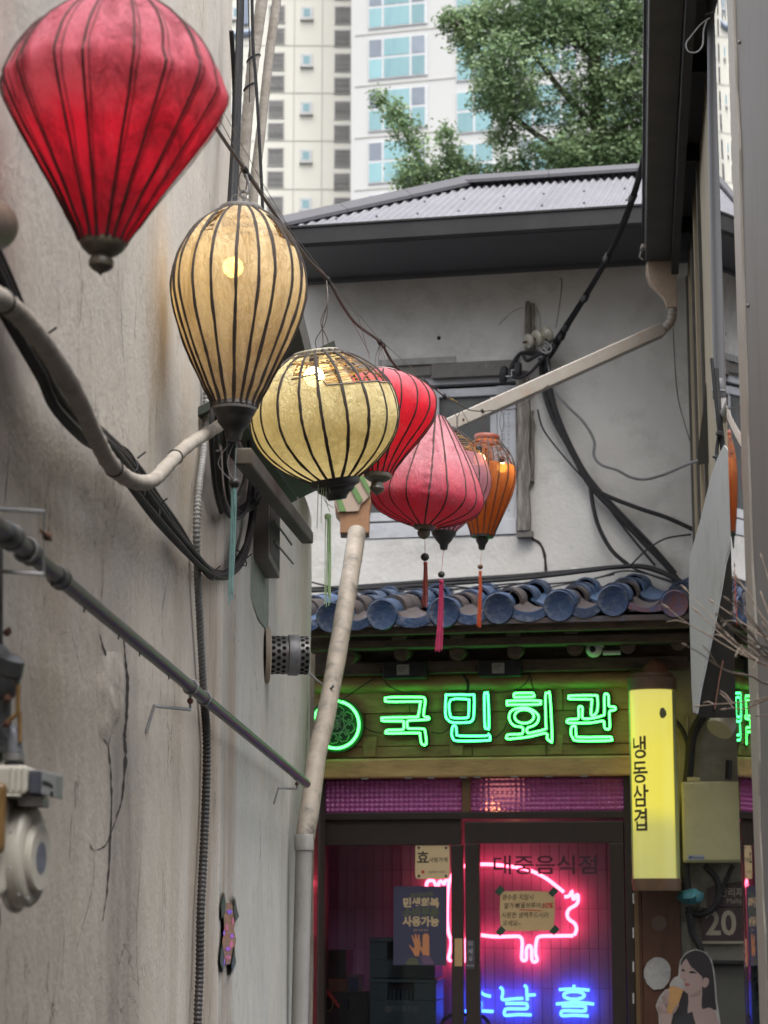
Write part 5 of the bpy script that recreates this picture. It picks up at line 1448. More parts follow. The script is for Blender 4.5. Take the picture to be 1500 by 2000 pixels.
# pig outline and blue lettering inside
PIG = thing('pig_neon', 'pink neon tube bent into the outline of a pig on the tiled wall', 'neon sign', fp(1030, 1880, WI + 0.07))
wp = WI + 0.06
pig = [(1076, 437), (1030, 400), (950, 340), (850, 290), (750, 265), (600, 246), (480, 243), (400, 250), (330, 280), (285, 340), (268, 420), (262, 540), (262, 640), (272, 720), (290, 780), (284, 840), (272, 900), (290, 915), (310, 905), (318, 840), (335, 815), (350, 840), (352, 900), (372, 915), (390, 900), (395, 770), (430, 735), (480, 735), (600, 748), (740, 745), (772, 752), (786, 785), (782, 895), (797, 914), (814, 902), (814, 850), (822, 820), (838, 812), (850, 830), (853, 905), (870, 924), (890, 910), (878, 860), (886, 775), (908, 747), (1000, 743), (1142, 741)]
MB().tube(smooth_path([fp(*Z3(*p), wp) for p in pig], 4), 0.0105, 8).build('body_tube', M['pink_neon'], PIG, smooth=True)
face = [(1080, 470), (1108, 466), (1124, 450), (1130, 428), (1136, 455), (1144, 488), (1156, 470), (1170, 455), (1176, 478), (1166, 520), (1118, 552), (1102, 575), (1102, 610), (1118, 632), (1150, 655), (1164, 690), (1156, 722), (1148, 738)]
MB().tube(smooth_path([fp(*Z3(*p), wp) for p in face], 4), 0.0105, 8).build('face_tube', M['pink_neon'], PIG, smooth=True)
tail = [(118, 398), (122, 370), (142, 356), (168, 360), (180, 385), (200, 392), (205, 368), (222, 362), (240, 380), (252, 356), (268, 352)]
MB().tube(smooth_path([fp(*Z3(*p), wp) for p in tail], 4), 0.0105, 8).build('tail_tube', M['pink_neon'], PIG, smooth=True)
BN = thing('blue_neon_sign', 'blue neon Korean lettering low on the tiled wall under the pig', 'neon sign', fp(1040, 1995, WI + 0.05))
chars = [[[(150, 225), (120, 290), (60, 345)], [(140, 255), (180, 275), (225, 312), (292, 330)], [(175, 370), (194, 392), (190, 465)], [(40, 475), (180, 472), (318, 478)]],
         [[(380, 240), (406, 262), (410, 300), (402, 345), (420, 364), (520, 354), (610, 350)], [(615, 225), (640, 240), (645, 300), (650, 372)], [(655, 318), (730, 315)], [(435, 400), (620, 400), (646, 410), (648, 440), (625, 452), (455, 452), (430, 470), (426, 505), (450, 516), (560, 508), (690, 512)]],
         [[(1105, 218), (1105, 262)], [(958, 265), (1100, 258), (1256, 270)], [(1105 + 100 * math.cos(a), 320 + 38 * math.sin(a)) for a in [2 * math.pi * i / 16 + 1.57 for i in range(17)]], [(1105, 358), (1105, 388)], [(930, 405), (1010, 398), (1120, 388), (1210, 395), (1300, 406)], [(985, 425), (1190, 425), (1216, 436), (1216, 462), (1195, 474), (1010, 470), (982, 486), (980, 508), (1005, 520), (1100, 514), (1246, 522)]]]
for strokes in chars:
    tb = MB()
    for s_ in strokes:
        tb.tube(smooth_path([fp(*Z4(*p), WI + 0.05) for p in s_], 4), 0.0095, 8)
    tb.build('neon_letter', M['blue_neon'], BN, smooth=True)

# ------------------------------------------------------------------ lettering and papers on the door
def flat(pix, w, th, m, parent=None, name='sheet', **k):
    return fprism(MB(), pix, w - th, w).build(name, m, parent, **k)
M['vinyl'] = mat('dark_vinyl', (0.035, 0.012, 0.03), rough=0.6)
dl = ftext('대중음식점', 1065, 1692, -0.0565, 36, bold=0.012, sx=1.16)
dl.build('door_lettering', M['vinyl'], label='dark Korean lettering stuck across the top of the right door pane', cat='lettering')
M['kraft'] = mat('kraft_paper', (0.46, 0.33, 0.17), (0.40, 0.28, 0.14), scale=8, rough=0.8, bump=0.1)
M['ink'] = mat('marker_ink', (0.02, 0.017, 0.015), rough=0.7)
M['red_ink'] = mat('red_marker_ink', (0.45, 0.03, 0.02), rough=0.7)
NT = thing('handwritten_note', 'tan handwritten note taped with green tape to the right door pane', 'note', fp(1030, 1818, -0.05))
flat([(977, 1741), (1030, 1740), (1083, 1742), (1084, 1780), (1081, 1817), (1030, 1818), (978, 1818), (976, 1780)], -0.053, 0.003, M['kraft'], NT, 'paper')
for t_, x, y, m_ in (('영수증 지참시', 1011, 1753, 'ink'), ('옆가게', 998, 1770, 'ink'), ('서울브루어스', 1036, 1769, 'ink'), ('10%', 1069, 1769, 'red_ink'), ('시원한 생맥주드시러', 1025, 1788, 'ink'), ('오세요~', 999, 1804, 'ink')):
    ftext(t_, x, y, -0.0522, 11 if t_ != '10%' else 13, bold=0.004 if t_ != '10%' else 0.03, shear=0.15, sx=0.9).build('handwriting', M[m_], NT)
fprism(MB(), [(1014, 1776), (1058, 1778), (1058, 1779.6), (1014, 1777.6)], -0.0523, -0.0521).build('underline', M['red_ink'], NT)
for x, y in ((976, 1740), (1081, 1742), (978, 1819), (1083, 1817)):
    flat([(x - 10, y + 2), (x + 1, y - 11), (x + 10, y - 2), (x - 1, y + 10)], -0.0505, 0.002, M['green_tape'], NT, 'tape_corner')
PQ = thing('wooden_plaque', 'cream plaque with rounded corners and four screws on the left pane', 'plaque', fp(845, 1717, -0.05))
M['plaque'] = mat('plaque_cream', (0.52, 0.40, 0.23), (0.47, 0.36, 0.2), scale=5, rough=0.5)
rc = []
for cx, cy, a0 in ((872, 1655, -90), (872, 1711, 0), (817, 1711, 90), (817, 1655, 180)):
    rc += [(cx + 6 * math.cos(R(a0 + 15 * i)), cy + 6 * math.sin(R(a0 + 15 * i))) for i in range(7)]
flat(rc, -0.046, 0.010, M['plaque'], PQ, 'board', bevel=0.001)
ftext('효', 826, 1677, -0.0453, 25, bold=0.02).build('lettering', M['ink'], PQ)
ftext('사랑가게', 856, 1680, -0.0453, 9.5, bold=0.012).build('lettering', M['ink'], PQ)
ftext('서울특별시 마포구', 853, 1703.5, -0.0453, 4.2).build('small_lettering', M['ink'], PQ)
flat(disc_pts(826, 1703, 3.2, 12), -0.0453, 0.0006, M['red_ink'], PQ, 'red_mark')
for x, y in ((818, 1656), (871, 1656), (818, 1711), (871, 1711)):
    flat(disc_pts(x, y, 2.6, 10), -0.044, 0.003, M['black_plastic'], PQ, 'screw')
PS = thing('blue_poster', 'dark blue poster with bold cream lettering and two clapping hands on the left pane', 'poster', fp(820, 1886, -0.05))
M['navy'] = mat('poster_navy', (0.035, 0.035, 0.07), (0.03, 0.03, 0.06), scale=3, rough=0.5)
M['cream_print'] = mat('cream_print', (0.42, 0.32, 0.18), rough=0.6)
M['olive_print'] = mat('olive_print', (0.075, 0.085, 0.045), rough=0.6)
M['skin_print'] = mat('hand_print', (0.40, 0.17, 0.07), (0.34, 0.14, 0.06), rough=0.6)
flat([(769, 1731), (873, 1731), (872, 1886), (768, 1885)], -0.053, 0.003, M['navy'], PS, 'sheet')
for t_, y, m_ in (('민생회복', 1764.5, 'cream_print'), ('소비쿠폰', 1783, 'olive_print'), ('사용가능', 1801, 'cream_print')):
    ftext(t_, 822, y, -0.0523, 18, bold=0.045, sx=1.0).build('lettering', M[m_], PS)
ftext('정부 지원 안내', 822, 1817, -0.0523, 4.5).build('small_lettering', M['cream_print'], PS)
flat([(802, 1745), (845, 1742), (846, 1749), (803, 1753)], -0.0523, 0.0006, M['olive_print'], PS, 'pill')
ftext('정부 지원금', 824, 1747.5, -0.0519, 6, bold=0.02, rot=0.06).build('small_lettering', M['navy'], PS)
def Z5(x, y): return (600 + x / 4.6875, 1660 + y / 4.6875)
hand1 = [(930, 875), (935, 868), (975, 905), (985, 880), (955, 785), (965, 778), (985, 830), (985, 770), (998, 768), (1010, 825), (1015, 772), (1028, 775), (1032, 830), (1040, 850), (1030, 930), (1020, 975), (985, 970), (960, 920)]
hand2 = [(1058, 780), (1075, 766), (1100, 766), (1116, 785), (1118, 970), (1085, 975), (1060, 960), (1025, 890), (1030, 870), (1055, 900)]
for h_ in (hand1, hand2): flat([Z5(*p) for p in h_], -0.0521, 0.0006, M['skin_print'], PS, 'printed_hand')
flat([Z5(*p) for p in [(900, 1050), (920, 1000), (960, 985), (1010, 1000), (1020, 1050)]], -0.0519, 0.0006, M['olive_print'], PS, 'printed_sleeve')
flat([Z5(*p) for p in [(1040, 970), (1085, 960), (1130, 985), (1165, 1050), (1060, 1050)]], -0.0517, 0.0006, mat('mauve_print', (0.10, 0.06, 0.11), rough=0.6), PS, 'printed_sleeve')
dp = flat([(888, 1833), (903, 1833), (903, 1887), (888, 1887)], -0.036, 0.003, mat('tan_plate', (0.40, 0.26, 0.12), rough=0.5), None, 'door_plate', label='narrow tan paper strip stuck on the middle door stile', cat='label strip')
ps = flat([(911, 1836), (927, 1836), (927, 1893), (911, 1893)], -0.022, 0.002, mat('push_plate', (0.05, 0.05, 0.06), rough=0.4), None, 'push_plate', label='dark vertical push sign with pale Korean letters on the door stile', cat='sign')
for t_, y in (('미', 1844), ('세', 1859), ('요', 1873)):
    ftext(t_, 919, y, -0.0212, 10).build('lettering', mat('pale_print', (0.36, 0.33, 0.36), rough=0.6) if y == 1844 else bpy.data.materials['pale_print'], ps)
ftext('PUSH', 919, 1886, -0.0212, 5).build('small_lettering', bpy.data.materials['pale_print'], ps)

# ------------------------------------------------------------------ things inside by the window
def ibox(x0, x1, y0, y1, w0, w1, name, m, parent=None, bevel=0.004, **k):
    u0, u1 = fuz(x0, (y0 + y1) / 2, w1)[0], fuz(x1, (y0 + y1) / 2, w1)[0]
    z1, z0 = fuz((x0 + x1) / 2, y0, w1)[1], (fuz((x0 + x1) / 2, y1, w1)[1] if y1 < 2090 else 0.02)
    return MB().box(fr, u0, u1, w0, w1, z0, z1).build(name, m, parent, bevel=bevel, **k)
M['crate'] = mat('teal_crate_plastic', (0.035, 0.075, 0.085), (0.028, 0.06, 0.07), scale=8, rough=0.45)
M['crate_dark'] = mat('crate_opening', (0.006, 0.009, 0.011), rough=0.8)
M['crate_print'] = mat('crate_print', (0.13, 0.16, 0.16), rough=0.6)
for k, (x0, x1, y0, y1, w1, lab) in enumerate(((722, 852, 1912, 2000, -0.16, 'lower dark teal drinks crate with pale lettering, standing behind the left pane'), (722, 850, 1832, 1910, -0.18, 'upper dark teal crate stacked on the lettered one, behind the poster'))):
    CR = thing('drinks_crate', lab, 'crate', fp((x0 + x1) / 2, y1, w1), 'stacked drinks crates')
    def cb(a, b_, c, d, e, f_, nm, m_): return ibox(a, b_, c, d, e, f_, nm, m_, CR, 0.003)
    cb(x0, x1, y0 + 42, y1, w1 - 0.25, w1, 'front_wall', M['crate'])
    cb(x0, x0 + 34, y0 + 8, y0 + 41.5, w1 - 0.25, w1, 'front_wall', M['crate'])
    cb(x0 + 86, x1, y0 + 8, y0 + 41.5, w1 - 0.25, w1, 'front_wall', M['crate'])
    cb(x0 + 34.3, x0 + 85.7, y0 + 8, y0 + 41, w1 - 0.25, w1 - 0.03, 'handle_opening', M['crate_dark'])
    cb(x0 - 1.5, x1 + 1.5, y0, y0 + 7.5, w1 - 0.26, w1 + 0.008, 'rim', M['crate'])
    if k == 0:
        ftext('하이트진로', 789, 1971, w1 + 0.0006, 11, bold=0.03).build('lettering', M['crate_print'], CR)
        flat(disc_pts(758, 1971, 7, 16), w1 + 0.0008, 0.0006, M['crate_print'], CR, 'round_mark')
        for j in range(6):
            u, z = fuz(762 + j * 8, 1938, w1 - 0.02)
            MB().lathe([(0.011, -0.05), (0.011, 0.0), (0.012, 0.004), (0.012, 0.012)], fr(u, w1 - 0.025, z), n=10).build('bottle_neck', mat('bottle_glass', (0.02, 0.04, 0.05), rough=0.08) if j == 0 else bpy.data.materials['bottle_glass'], CR, smooth=True)
# supporting counter and small clutter
CT = ibox(632, 880, 2004, 3060, -0.78, -0.12, 'counter', M['inside'], label='dark low counter behind the left pane that carries the crates', cat='counter')
ibox(634, 676, 1856, 1911, -0.50, -0.30, 'dark_box', M['black_plastic'], label='black box standing on a brown carton behind the left pane', cat='box')
ibox(634, 675, 1912, 1938, -0.50, -0.29, 'brown_carton', mat('brown_carton', (0.14, 0.06, 0.03), (0.10, 0.045, 0.025), scale=30, rough=0.8), label='brown carton under the black box behind the left pane', cat='carton')
bkf = ibox(677, 710, 1903, 1938, -0.40, -0.37, 'framed_card', mat('purple_frame', (0.16, 0.10, 0.12), rough=0.5), label='small framed card leaning beside the brown carton', cat='frame')
ibox(680, 700, 1909, 1938, -0.368, -0.366, 'card', mat('blue_card', (0.03, 0.04, 0.10), rough=0.4), bkf, 0)
ibox(634, 720, 1938.5, 2003, -0.50, -0.20, 'black_bin', M['black_plastic'], label='black bin in front of the crates at the bottom of the left pane', cat='bin')
TG = thing('tongs', 'pair of red handled tongs hanging over the black bin', 'tongs', fp(640, 1965, -0.19))
for dx in (0, 5):
    MB().tube(smooth_path([fp(623 + dx * 0.5 + 4, 1921 + dx, -0.17), fp(643 + dx, 1944, -0.17), fp(662, 1968 - dx * 0.5, -0.17)], 5), 0.0045, 6).build('handle', mat('red_grip', (0.55, 0.07, 0.06), rough=0.4) if dx == 0 else bpy.data.materials['red_grip'], TG, smooth=True)
MB().tube([fp(641 + 9 * math.cos(a), 1958 + 17 * math.sin(a), -0.175) for a in [2 * math.pi * i / 20 for i in range(20)]], 0.0028, 5, closed=True).build('brass_ring', mat('brass_ring', (0.30, 0.20, 0.07), rough=0.3, metal=0.7), label='thin brass ring hanging on the black bin', cat='ring')
gl = MB().lathe([(0.016, 0), (0.018, 0.06), (0.016, 0.06), (0.014, 0.004)], fp(676, 1972, -0.17), n=14).build('small_glass', glass('tumbler_glass', (0.7, 0.7, 0.9)), smooth=True, label='small glass catching pink and blue light beside the tongs', cat='glass')
MB().tube(smooth_path([fp(x, y, -0.10) for x, y in [(862, 2020), (866, 1993), (885, 1982), (912, 1982), (940, 1984), (954, 1998), (958, 2020)]], 6), 0.010, 8).build('chair_back', M['black_plastic'], smooth=True, label='curved black chair back at the foot of the door', cat='chair')
# lamp inside; the glowing panel is added to imitate a window reflection
LP_ = thing('hanging_lamp', 'warm hanging lamp behind the bubble glass transom, with a glowing panel added as a window reflection', 'lamp', fp(985, 1570, -0.55))
ibox(956, 1013, 1536, 1562, -0.62, -0.50, 'added_reflection_panel', glow('reflection_glow', (1.0, 0.62, 0.32), 1.6), LP_, 0)
MB().sphere(fp(966, 1582, -0.40), 0.02, 12, 8).build('lamp_bulb', glow('warm_bulb', (1.0, 0.55, 0.12), 16), LP_, smooth=True)
# ------------------------------------------------------------------ two-storey house behind
M['fascia'] = mat('dark_fascia', (0.020, 0.0195, 0.0205), (0.016, 0.0155, 0.0165), scale=3, rough=0.6, spec=0.25, dirt=(0.03, 0.029, 0.028), dscale=3, damt=0.5)
M['soffit'] = mat('dark_soffit', (0.085, 0.085, 0.09), (0.075, 0.075, 0.08), scale=3, rough=0.7)
M['roof_metal'] = mat('corrugated_grey_metal', (0.15, 0.147, 0.162), (0.12, 0.118, 0.13), scale=3, rough=0.7, dirt=(0.10, 0.095, 0.095), dscale=2, damt=0.4)
M['ridge_metal'] = mat('ridge_flashing', (0.062, 0.060, 0.066), (0.05, 0.048, 0.053), scale=3, rough=0.45, metal=0.2)
M['frame_white'] = mat('white_window_frame', (0.47, 0.475, 0.49), (0.40, 0.405, 0.42), scale=6, rough=0.5, dirt=(0.24, 0.24, 0.24), dscale=8, damt=0.5)
M['old_post'] = mat('peeling_post', (0.24, 0.22, 0.19), (0.075, 0.062, 0.052), scale=11, rough=0.9, stretch=(5, 5, 0.6), bump=0.7, dirt=(0.42, 0.40, 0.37), dscale=9, damt=0.7)
M['dark_glass'] = mat('dark_window_glass', (0.055, 0.06, 0.062), (0.12, 0.125, 0.125), scale=3, rough=0.08, spec=0.7, coat=0.3)
WU = W_UPWALL
HOUSE = thing('back_house', 'grey two-storey house with corrugated metal roof rising over the tiled eaves', 'house', fr(0, WU - 2, 0))
def uz(x, y, w=WU): return fuz(x, y, w)
def ubox(x0, x1, y0, y1, w0, w1, name, m, parent=HOUSE, bevel=0.003, **k):
    u0, u1 = uz(x0, (y0 + y1) / 2, w1)[0], uz(x1, (y0 + y1) / 2, w1)[0]
    z1, z0 = uz((x0 + x1) / 2, y0, w1)[1], uz((x0 + x1) / 2, y1, w1)[1]
    return MB().box(fr, u0, u1, w0, w1, z0, z1).build(name, m, parent, bevel=bevel, **k)
# window opening limits on the wall plane
wx0, wx1 = uz(690, 900)[0], uz(1009, 900)[0]
wz1, wz0 = uz(900, 733)[1], uz(900, 1048)[1]
u0, u1 = uz(330, 800)[0], uz(1395, 800)[0]
zt_, zb_ = uz(900, 500)[1] + 0.05, 3.2
def wbump(u, z): return 0.010 * noise.noise(V((u * 1.3, z * 1.3, 9))) + 0.004 * noise.noise(V((u * 5, z * 5, 4)))
wm = MB()
for (a0, a1, c0, c1) in ((u0, wx0, zb_, zt_), (wx1, u1, zb_, zt_), (wx0, wx1, wz1, zt_), (wx0, wx1, zb_, wz0)):
    nu, nv = max(2, int((a1 - a0) / 0.06)), max(2, int((c1 - c0) / 0.06))
    wm.grid(lambda a, b, a0=a0, a1=a1, c0=c0, c1=c1: fr(a0 + (a1 - a0) * a, WU + wbump(a0 + (a1 - a0) * a, c0 + (c1 - c0) * b), c0 + (c1 - c0) * b), nu, nv)
wm.build('wall', M['wall_white'], HOUSE, smooth=True, fix=False)
MB().box(fr, u0, u1, WU - 4, WU - 0.35, 0, zt_).build('inner_mass', M['inside'], HOUSE)
MB().box(fr, wx0 - 0.04, wx1 + 0.04, WU - 0.34, WU - 0.30, wz0 - 0.05, wz1 + 0.05).build('room_dark', M['inside'], HOUSE)
# plaster seam and cracks
for path, r_ in [([(1040, 1052), (1055, 1062), (1064, 1085), (1066, 1118)], 0.014), ([(1092, 545), (1098, 550), (1092, 600), (1084, 640)], 0.004), ([(975, 635), (1000, 610), (1022, 600)], 0.003), ([(1316, 640), (1320, 720), (1325, 780), (1340, 840), (1355, 885)], 0.004),
                 ([(1046, 600), (1054, 620), (1055, 650)], 0.003)]:
    pts = [fp(x + random.uniform(-1.5, 1.5), y, WU + 0.001) for x, y in path]
    pts = [p + FN * wbump(*[(p - FB).dot(FU), p.z]) for p in smooth_path(pts, 4)]
    MB().tube(pts, [r_ * (0.5 + 0.5 * abs(noise.noise(p * 20))) for p in pts], 6).build('crack', M['crack'], HOUSE)
MB().sphere(fp(857, 660, WU + 0.004), 0.013, 10, 6).build('drill_hole', M['crack'], HOUSE)
# window
WD = ubox(690, 1009, 736, 752, WU - 0.10, WU - 0.02, 'window', M['frame_white'])
ubox(690, 1009, 1018, 1048, WU - 0.10, WU + 0.01, 'window_sill', M['frame_white'])
ubox(972, 1009, 752.5, 1017.5, WU - 0.10, WU - 0.012, 'window_jamb', M['frame_white'])
ubox(690, 704, 752.5, 1017.5, WU - 0.10, WU - 0.012, 'window_jamb', M['frame_white'])
for (a, b_, c, d) in ((845, 972, 758, 774), (845, 972, 1000, 1017), (958, 971.5, 774.5, 999.5), (845, 858, 774.5, 999.5), (704.5, 844.5, 762, 778), (704.5, 844.5, 1000, 1017), (830, 844.5, 778.5, 999.5)):
    ubox(a, b_, c, d, WU - 0.085, WU - (0.03 if a >= 845 else 0.05), 'sash_rail', M['frame_white'])
ubox(858, 958, 774, 1000, WU - 0.075, WU - 0.065, 'pane', M['dark_glass'], bevel=0)
ubox(704.5, 830, 778, 1000, WU - 0.078, WU - 0.07, 'pane', M['dark_glass'], bevel=0)
ubox(858, 958, 882, 886, WU - 0.063, WU - 0.058, 'inner_bar', M['hood'], bevel=0)
# lettering strip of protective film left on the frame
fm = MB()
for j in range(26):
    for x in (984, 993):
        u, z = uz(x, 792 + j * 8.2, WU - 0.0115)
        fm.box(fr, u - 0.005, u + 0.003 + 0.003 * (j % 3), WU - 0.0125, WU - 0.0112, z - 0.009, z + 0.007 + 0.004 * (j % 2))
fm.build('film_print', mat('pale_film_print', (0.30, 0.31, 0.34), rough=0.6), HOUSE, kind='stuff')
# dark header board and thin ledge, weathered posts
ubox(842, 1003, 706, 735, WU - 0.02, WU + 0.035, 'header_board', M['hood'])
ubox(740, 890, 699, 712, WU - 0.02, WU + 0.04, 'header_ledge', mat('grey_ledge', (0.30, 0.295, 0.28), (0.2, 0.19, 0.18), scale=14, rough=0.85, bump=0.4))
ubox(745, 842, 713, 735, WU - 0.03, WU + 0.02, 'header_board', M['hood'])
ubox(888, 1012, 696, 705, WU - 0.02, WU + 0.03, 'header_ledge', M['wall_white'])
for k in range(4):
    u, z = uz(950 + 17 * k, 715, WU + 0.036)
    MB().sphere(fr(u, WU + 0.036, z), 0.006, 8, 5).build('nail', M['galvanised'], HOUSE)
def rough_post(x0, x1, y0, y1, w0, w1, nm, m):
    n = 16
    pm = MB()
    A0, B0 = uz((x0 + x1) / 2, y0, w1), uz((x0 + x1) / 2, y1, w1)
    hw = (uz(x1, y0, w1)[0] - uz(x0, y0, w1)[0]) / 2
    secs = []
    for i in range(n + 1):
        t = i / n
        u = A0[0] + (B0[0] - A0[0]) * t; z = A0[1] + (B0[1] - A0[1]) * t
        k = hw * (1 + 0.14 * noise.noise(V((t * 9, x0, 1)))) * (0.55 + 0.45 * min(1, t * 7 + 0.25))
        s_ = 0.012 * noise.noise(V((t * 7, x0, 5)))
        secs.append([fr(u - k + s_, w0, z), fr(u - k + s_, w1, z), fr(u - k * 0.1 + s_, w1 + 0.006, z), fr(u + k + s_, w1, z), fr(u + k + s_, w0, z)])
    vs = [p for s in secs for p in s]
    fs = [(i * 5 + j, i * 5 + (j + 1) % 5, (i + 1) * 5 + (j + 1) % 5, (i + 1) * 5 + j) for i in range(n) for j in range(5)]
    fs += [tuple(range(5)), tuple(range(n * 5, n * 5 + 5))]
    return pm.add(vs, fs).build(nm, m, HOUSE)
rough_post(1010, 1034, 724, 1036, WU - 0.02, WU + 0.06, 'window_post', M['old_post'])
rough_post(1025, 1036, 588, 690, WU - 0.02, WU + 0.035, 'upper_post', M['old_post'])
rough_post(1037, 1044, 592, 690, WU - 0.02, WU + 0.025, 'upper_post', M['old_post'])
rough_post(1035, 1043, 802, 940, WU - 0.02, WU + 0.03, 'post_batten', M['old_post'])
ubox(1008.5, 1012, 760, 1040, WU - 0.01, WU + 0.03, 'red_batten', M['red_gloss'] if False else mat('maroon_batten', (0.07, 0.025, 0.022), rough=0.7))
ubox(1008.5, 1040, 1036.5, 1049, WU - 0.02, WU + 0.055, 'post_shoe', M['hood'])
# eave: gutter fascia, soffit
WEV = W_UPEAVE
zf1, zf0 = fuz(900, 421, WEV)[1], fuz(900, 462, WEV)[1]
ue0, ue1 = fuz(560, 450, WEV)[0] - 0.10, fuz(1420, 430, WEV)[0]
prof = [(WEV - 0.03, zf0), (WEV - 0.012, zf0), (WEV, zf0 + 0.02), (WEV, zf1 - 0.018), (WEV + 0.008, zf1 - 0.012), (WEV + 0.008, zf1), (WEV - 0.03, zf1)]
MB().prism([fr(ue0, w_, z) for w_, z in prof], [fr(ue1, w_, z) for w_, z in prof]).build('gutter_fascia', M['fascia'], HOUSE)
MB().prism([fr(ue0 - 0.03, w_, z) for w_, z in prof], [fr(ue0 - 0.002, w_, z) for w_, z in prof]).build('gutter_end', M['fascia'], HOUSE)
MB().box(fr, ue0, ue1, WU - 0.3, WEV - 0.032, zf0 + 0.004, zf0 + 0.03).build('soffit', M['soffit'], HOUSE)
# short return board where soffit meets the wall
MB().box(fr, u0, u1, WU - 0.02, WU + 0.05, zf0 - 0.02, zf0 + 0.002).build('wall_trim', M['soffit'], HOUSE)
# corrugated roof in sheets, ridge and hip flashing
WR = WEV - 1.5
cornr = fuz(905, 366, WR)
rdg_l = cornr[0]; rdg_z = cornr[1]
cor_l = ue0 - 0.02; cor_z = zf1 + 0.004
uR = ue1 + 0.6
pitch_ = 0.054
def roof_pt(u, t):
    """t = 0 at the eave, 1 at the ridge; cut along the hip on the left."""
    uu = u
    return fr(uu, WEV - 0.012 - (WEV - 0.012 - WR) * t, cor_z - 0.010 + (rdg_z - cor_z + 0.010) * t + 0.011 * math.sin(2 * math.pi * u / pitch_))
sheet_w = pitch_ * 16
k = 0
us = cor_l
while us < uR:
    ue = min(us + sheet_w, uR)
    n = int((ue - us) / pitch_ * 8)
    vs, fs = [], []
    for i in range(n + 1):
        u = us + (ue - us) * i / n
        tm = min(1.0, max(0.001, (u - cor_l) / (rdg_l - cor_l)))
        for t in (0.0, tm * 0.5, tm):
            p = roof_pt(u, t)
            vs.append(p + V((0, 0, 0.0015 * (k % 2))))
    for i in range(n):
        for j in range(2):
            fs.append((i * 3 + j, (i + 1) * 3 + j, (i + 1) * 3 + j + 1, i * 3 + j + 1))
    MB().add(vs, fs).build('roof_sheet', M['roof_metal'], HOUSE, smooth=True, fix=False, angle=80)
    us = ue; k += 1
scr = MB()
for i in range(22):
    for t in (0.12, 0.5, 0.88):
        u = cor_l + 0.15 + i * pitch_ * 5 + (0.2 if t == 0.5 else 0)
        if u < uR and (u - cor_l) / (rdg_l - cor_l) > t + 0.05:
            q = roof_pt(u + pitch_ * 0.25 - (u % pitch_), t)
            scr.lathe([(0.008, 0), (0.008, 0.008), (0.004, 0.010)], q + V((0, 0, 0.001)), n=6)
scr.build('roof_screws', M['ridge_metal'], HOUSE, kind='stuff')
def flashing(p, q, h, wd, nm):
    d = (q - p).normalized(); s_ = d.cross(V((0, 0, 1))).normalized(); n_ = s_.cross(d).normalized()
    sec = [s_ * -wd, s_ * -wd + n_ * h * 0.3, s_ * -wd * 0.45 + n_ * h, s_ * wd * 0.45 + n_ * h, s_ * wd + n_ * h * 0.3, s_ * wd]
    MB().prism([p + a for a in sec], [q + a for a in sec]).build(nm, M['ridge_metal'], HOUSE)
rp0 = roof_pt(rdg_l, 1.0) + V((0, 0, 0.0)); cp0 = roof_pt(cor_l, 0.0) + V((0, 0, 0.0))
nseg = 3
for i in range(nseg):
    a, b_ = cp0.lerp(rp0, i / nseg), cp0.lerp(rp0, (i + 1) / nseg - 0.002)
    flashing(a, b_, 0.075, 0.10, 'hip_flashing')
rr0, rr1 = rp0, fr(uR, WR, rdg_z)
for i in range(4):
    a, b_ = rr0.lerp(rr1, i / 4), rr0.lerp(rr1, (i + 1) / 4 - 0.001)
    flashing(a, b_, 0.075, 0.10, 'ridge_flashing')
# far slope closes the roof
q = [fr(cor_l, WEV, cor_z - 0.02), fr(rdg_l, WR, rdg_z - 0.02), fr(uR, WR, rdg_z - 0.02), fr(uR, WR - 2, cor_z), fr(cor_l, WR - 2, cor_z)]
MB().add(q, [(0, 1, 4), (1, 2, 3, 4)]).build('far_slope', M['ridge_metal'], HOUSE)

# ------------------------------------------------------------------ drain: funnel, ribbed elbow, slanting square pipe, collector head, leaning pipe
M['drain_white'] = mat('cream_drain', (0.26, 0.235, 0.205), (0.21, 0.19, 0.165), scale=5, rough=0.4, dirt=(0.22, 0.13, 0.08), dscale=7, damt=0.55)
M['drain_under'] = mat('brown_stain', (0.17, 0.115, 0.085), rough=0.6)
DRN = thing('drain_pipe', 'cream square drain pipe slanting from a funnel across the house window', 'pipe', fp(1300, 640, WU + 0.2))
Yd = 12.35
def dpt(x, y, Y): return at(x, y, Y)
fn = MB()
secs = []
for (xa, xb, y, dep) in ((1266, 1319, 488, 0.10), (1265, 1320, 500, 0.10), (1264, 1321, 530, 0.09), (1270, 1322, 552, 0.075), (1285, 1322, 568, 0.06), (1298, 1322, 583, 0.05), (1303, 1323, 600, 0.045)):
    a, b_ = dpt(xa, y, Yd), dpt(xb, y, Yd)
    secs.append([a, b_, b_ + V((0, dep, 0)), a + V((0, dep, 0))])
vs = [p for s in secs for p in s]
fs = [(i * 4 + j, i * 4 + (j + 1) % 4, (i + 1) * 4 + (j + 1) % 4, (i + 1) * 4 + j) for i in range(len(secs) - 1) for j in range(4)] + [(0, 1, 2, 3), tuple(range(len(vs) - 4, len(vs)))]
fn.add(vs, fs)  .build('funnel', mat('tan_funnel', (0.42, 0.33, 0.255), (0.34, 0.26, 0.20), scale=5, rough=0.4, dirt=(0.2, 0.12, 0.08), dscale=7, damt=0.5), DRN, smooth=True, bevel=0.004, angle=30)
MB().box(lambda a, b_, c: V((a, b_, c)), dpt(1252, 488, Yd).x, dpt(1270, 488, Yd).x, Yd - 0.02, Yd + 0.05, dpt(1255, 486, Yd).z, dpt(1255, 478, Yd).z).build('funnel_lug', M['drain_white'], DRN, bevel=0.003)
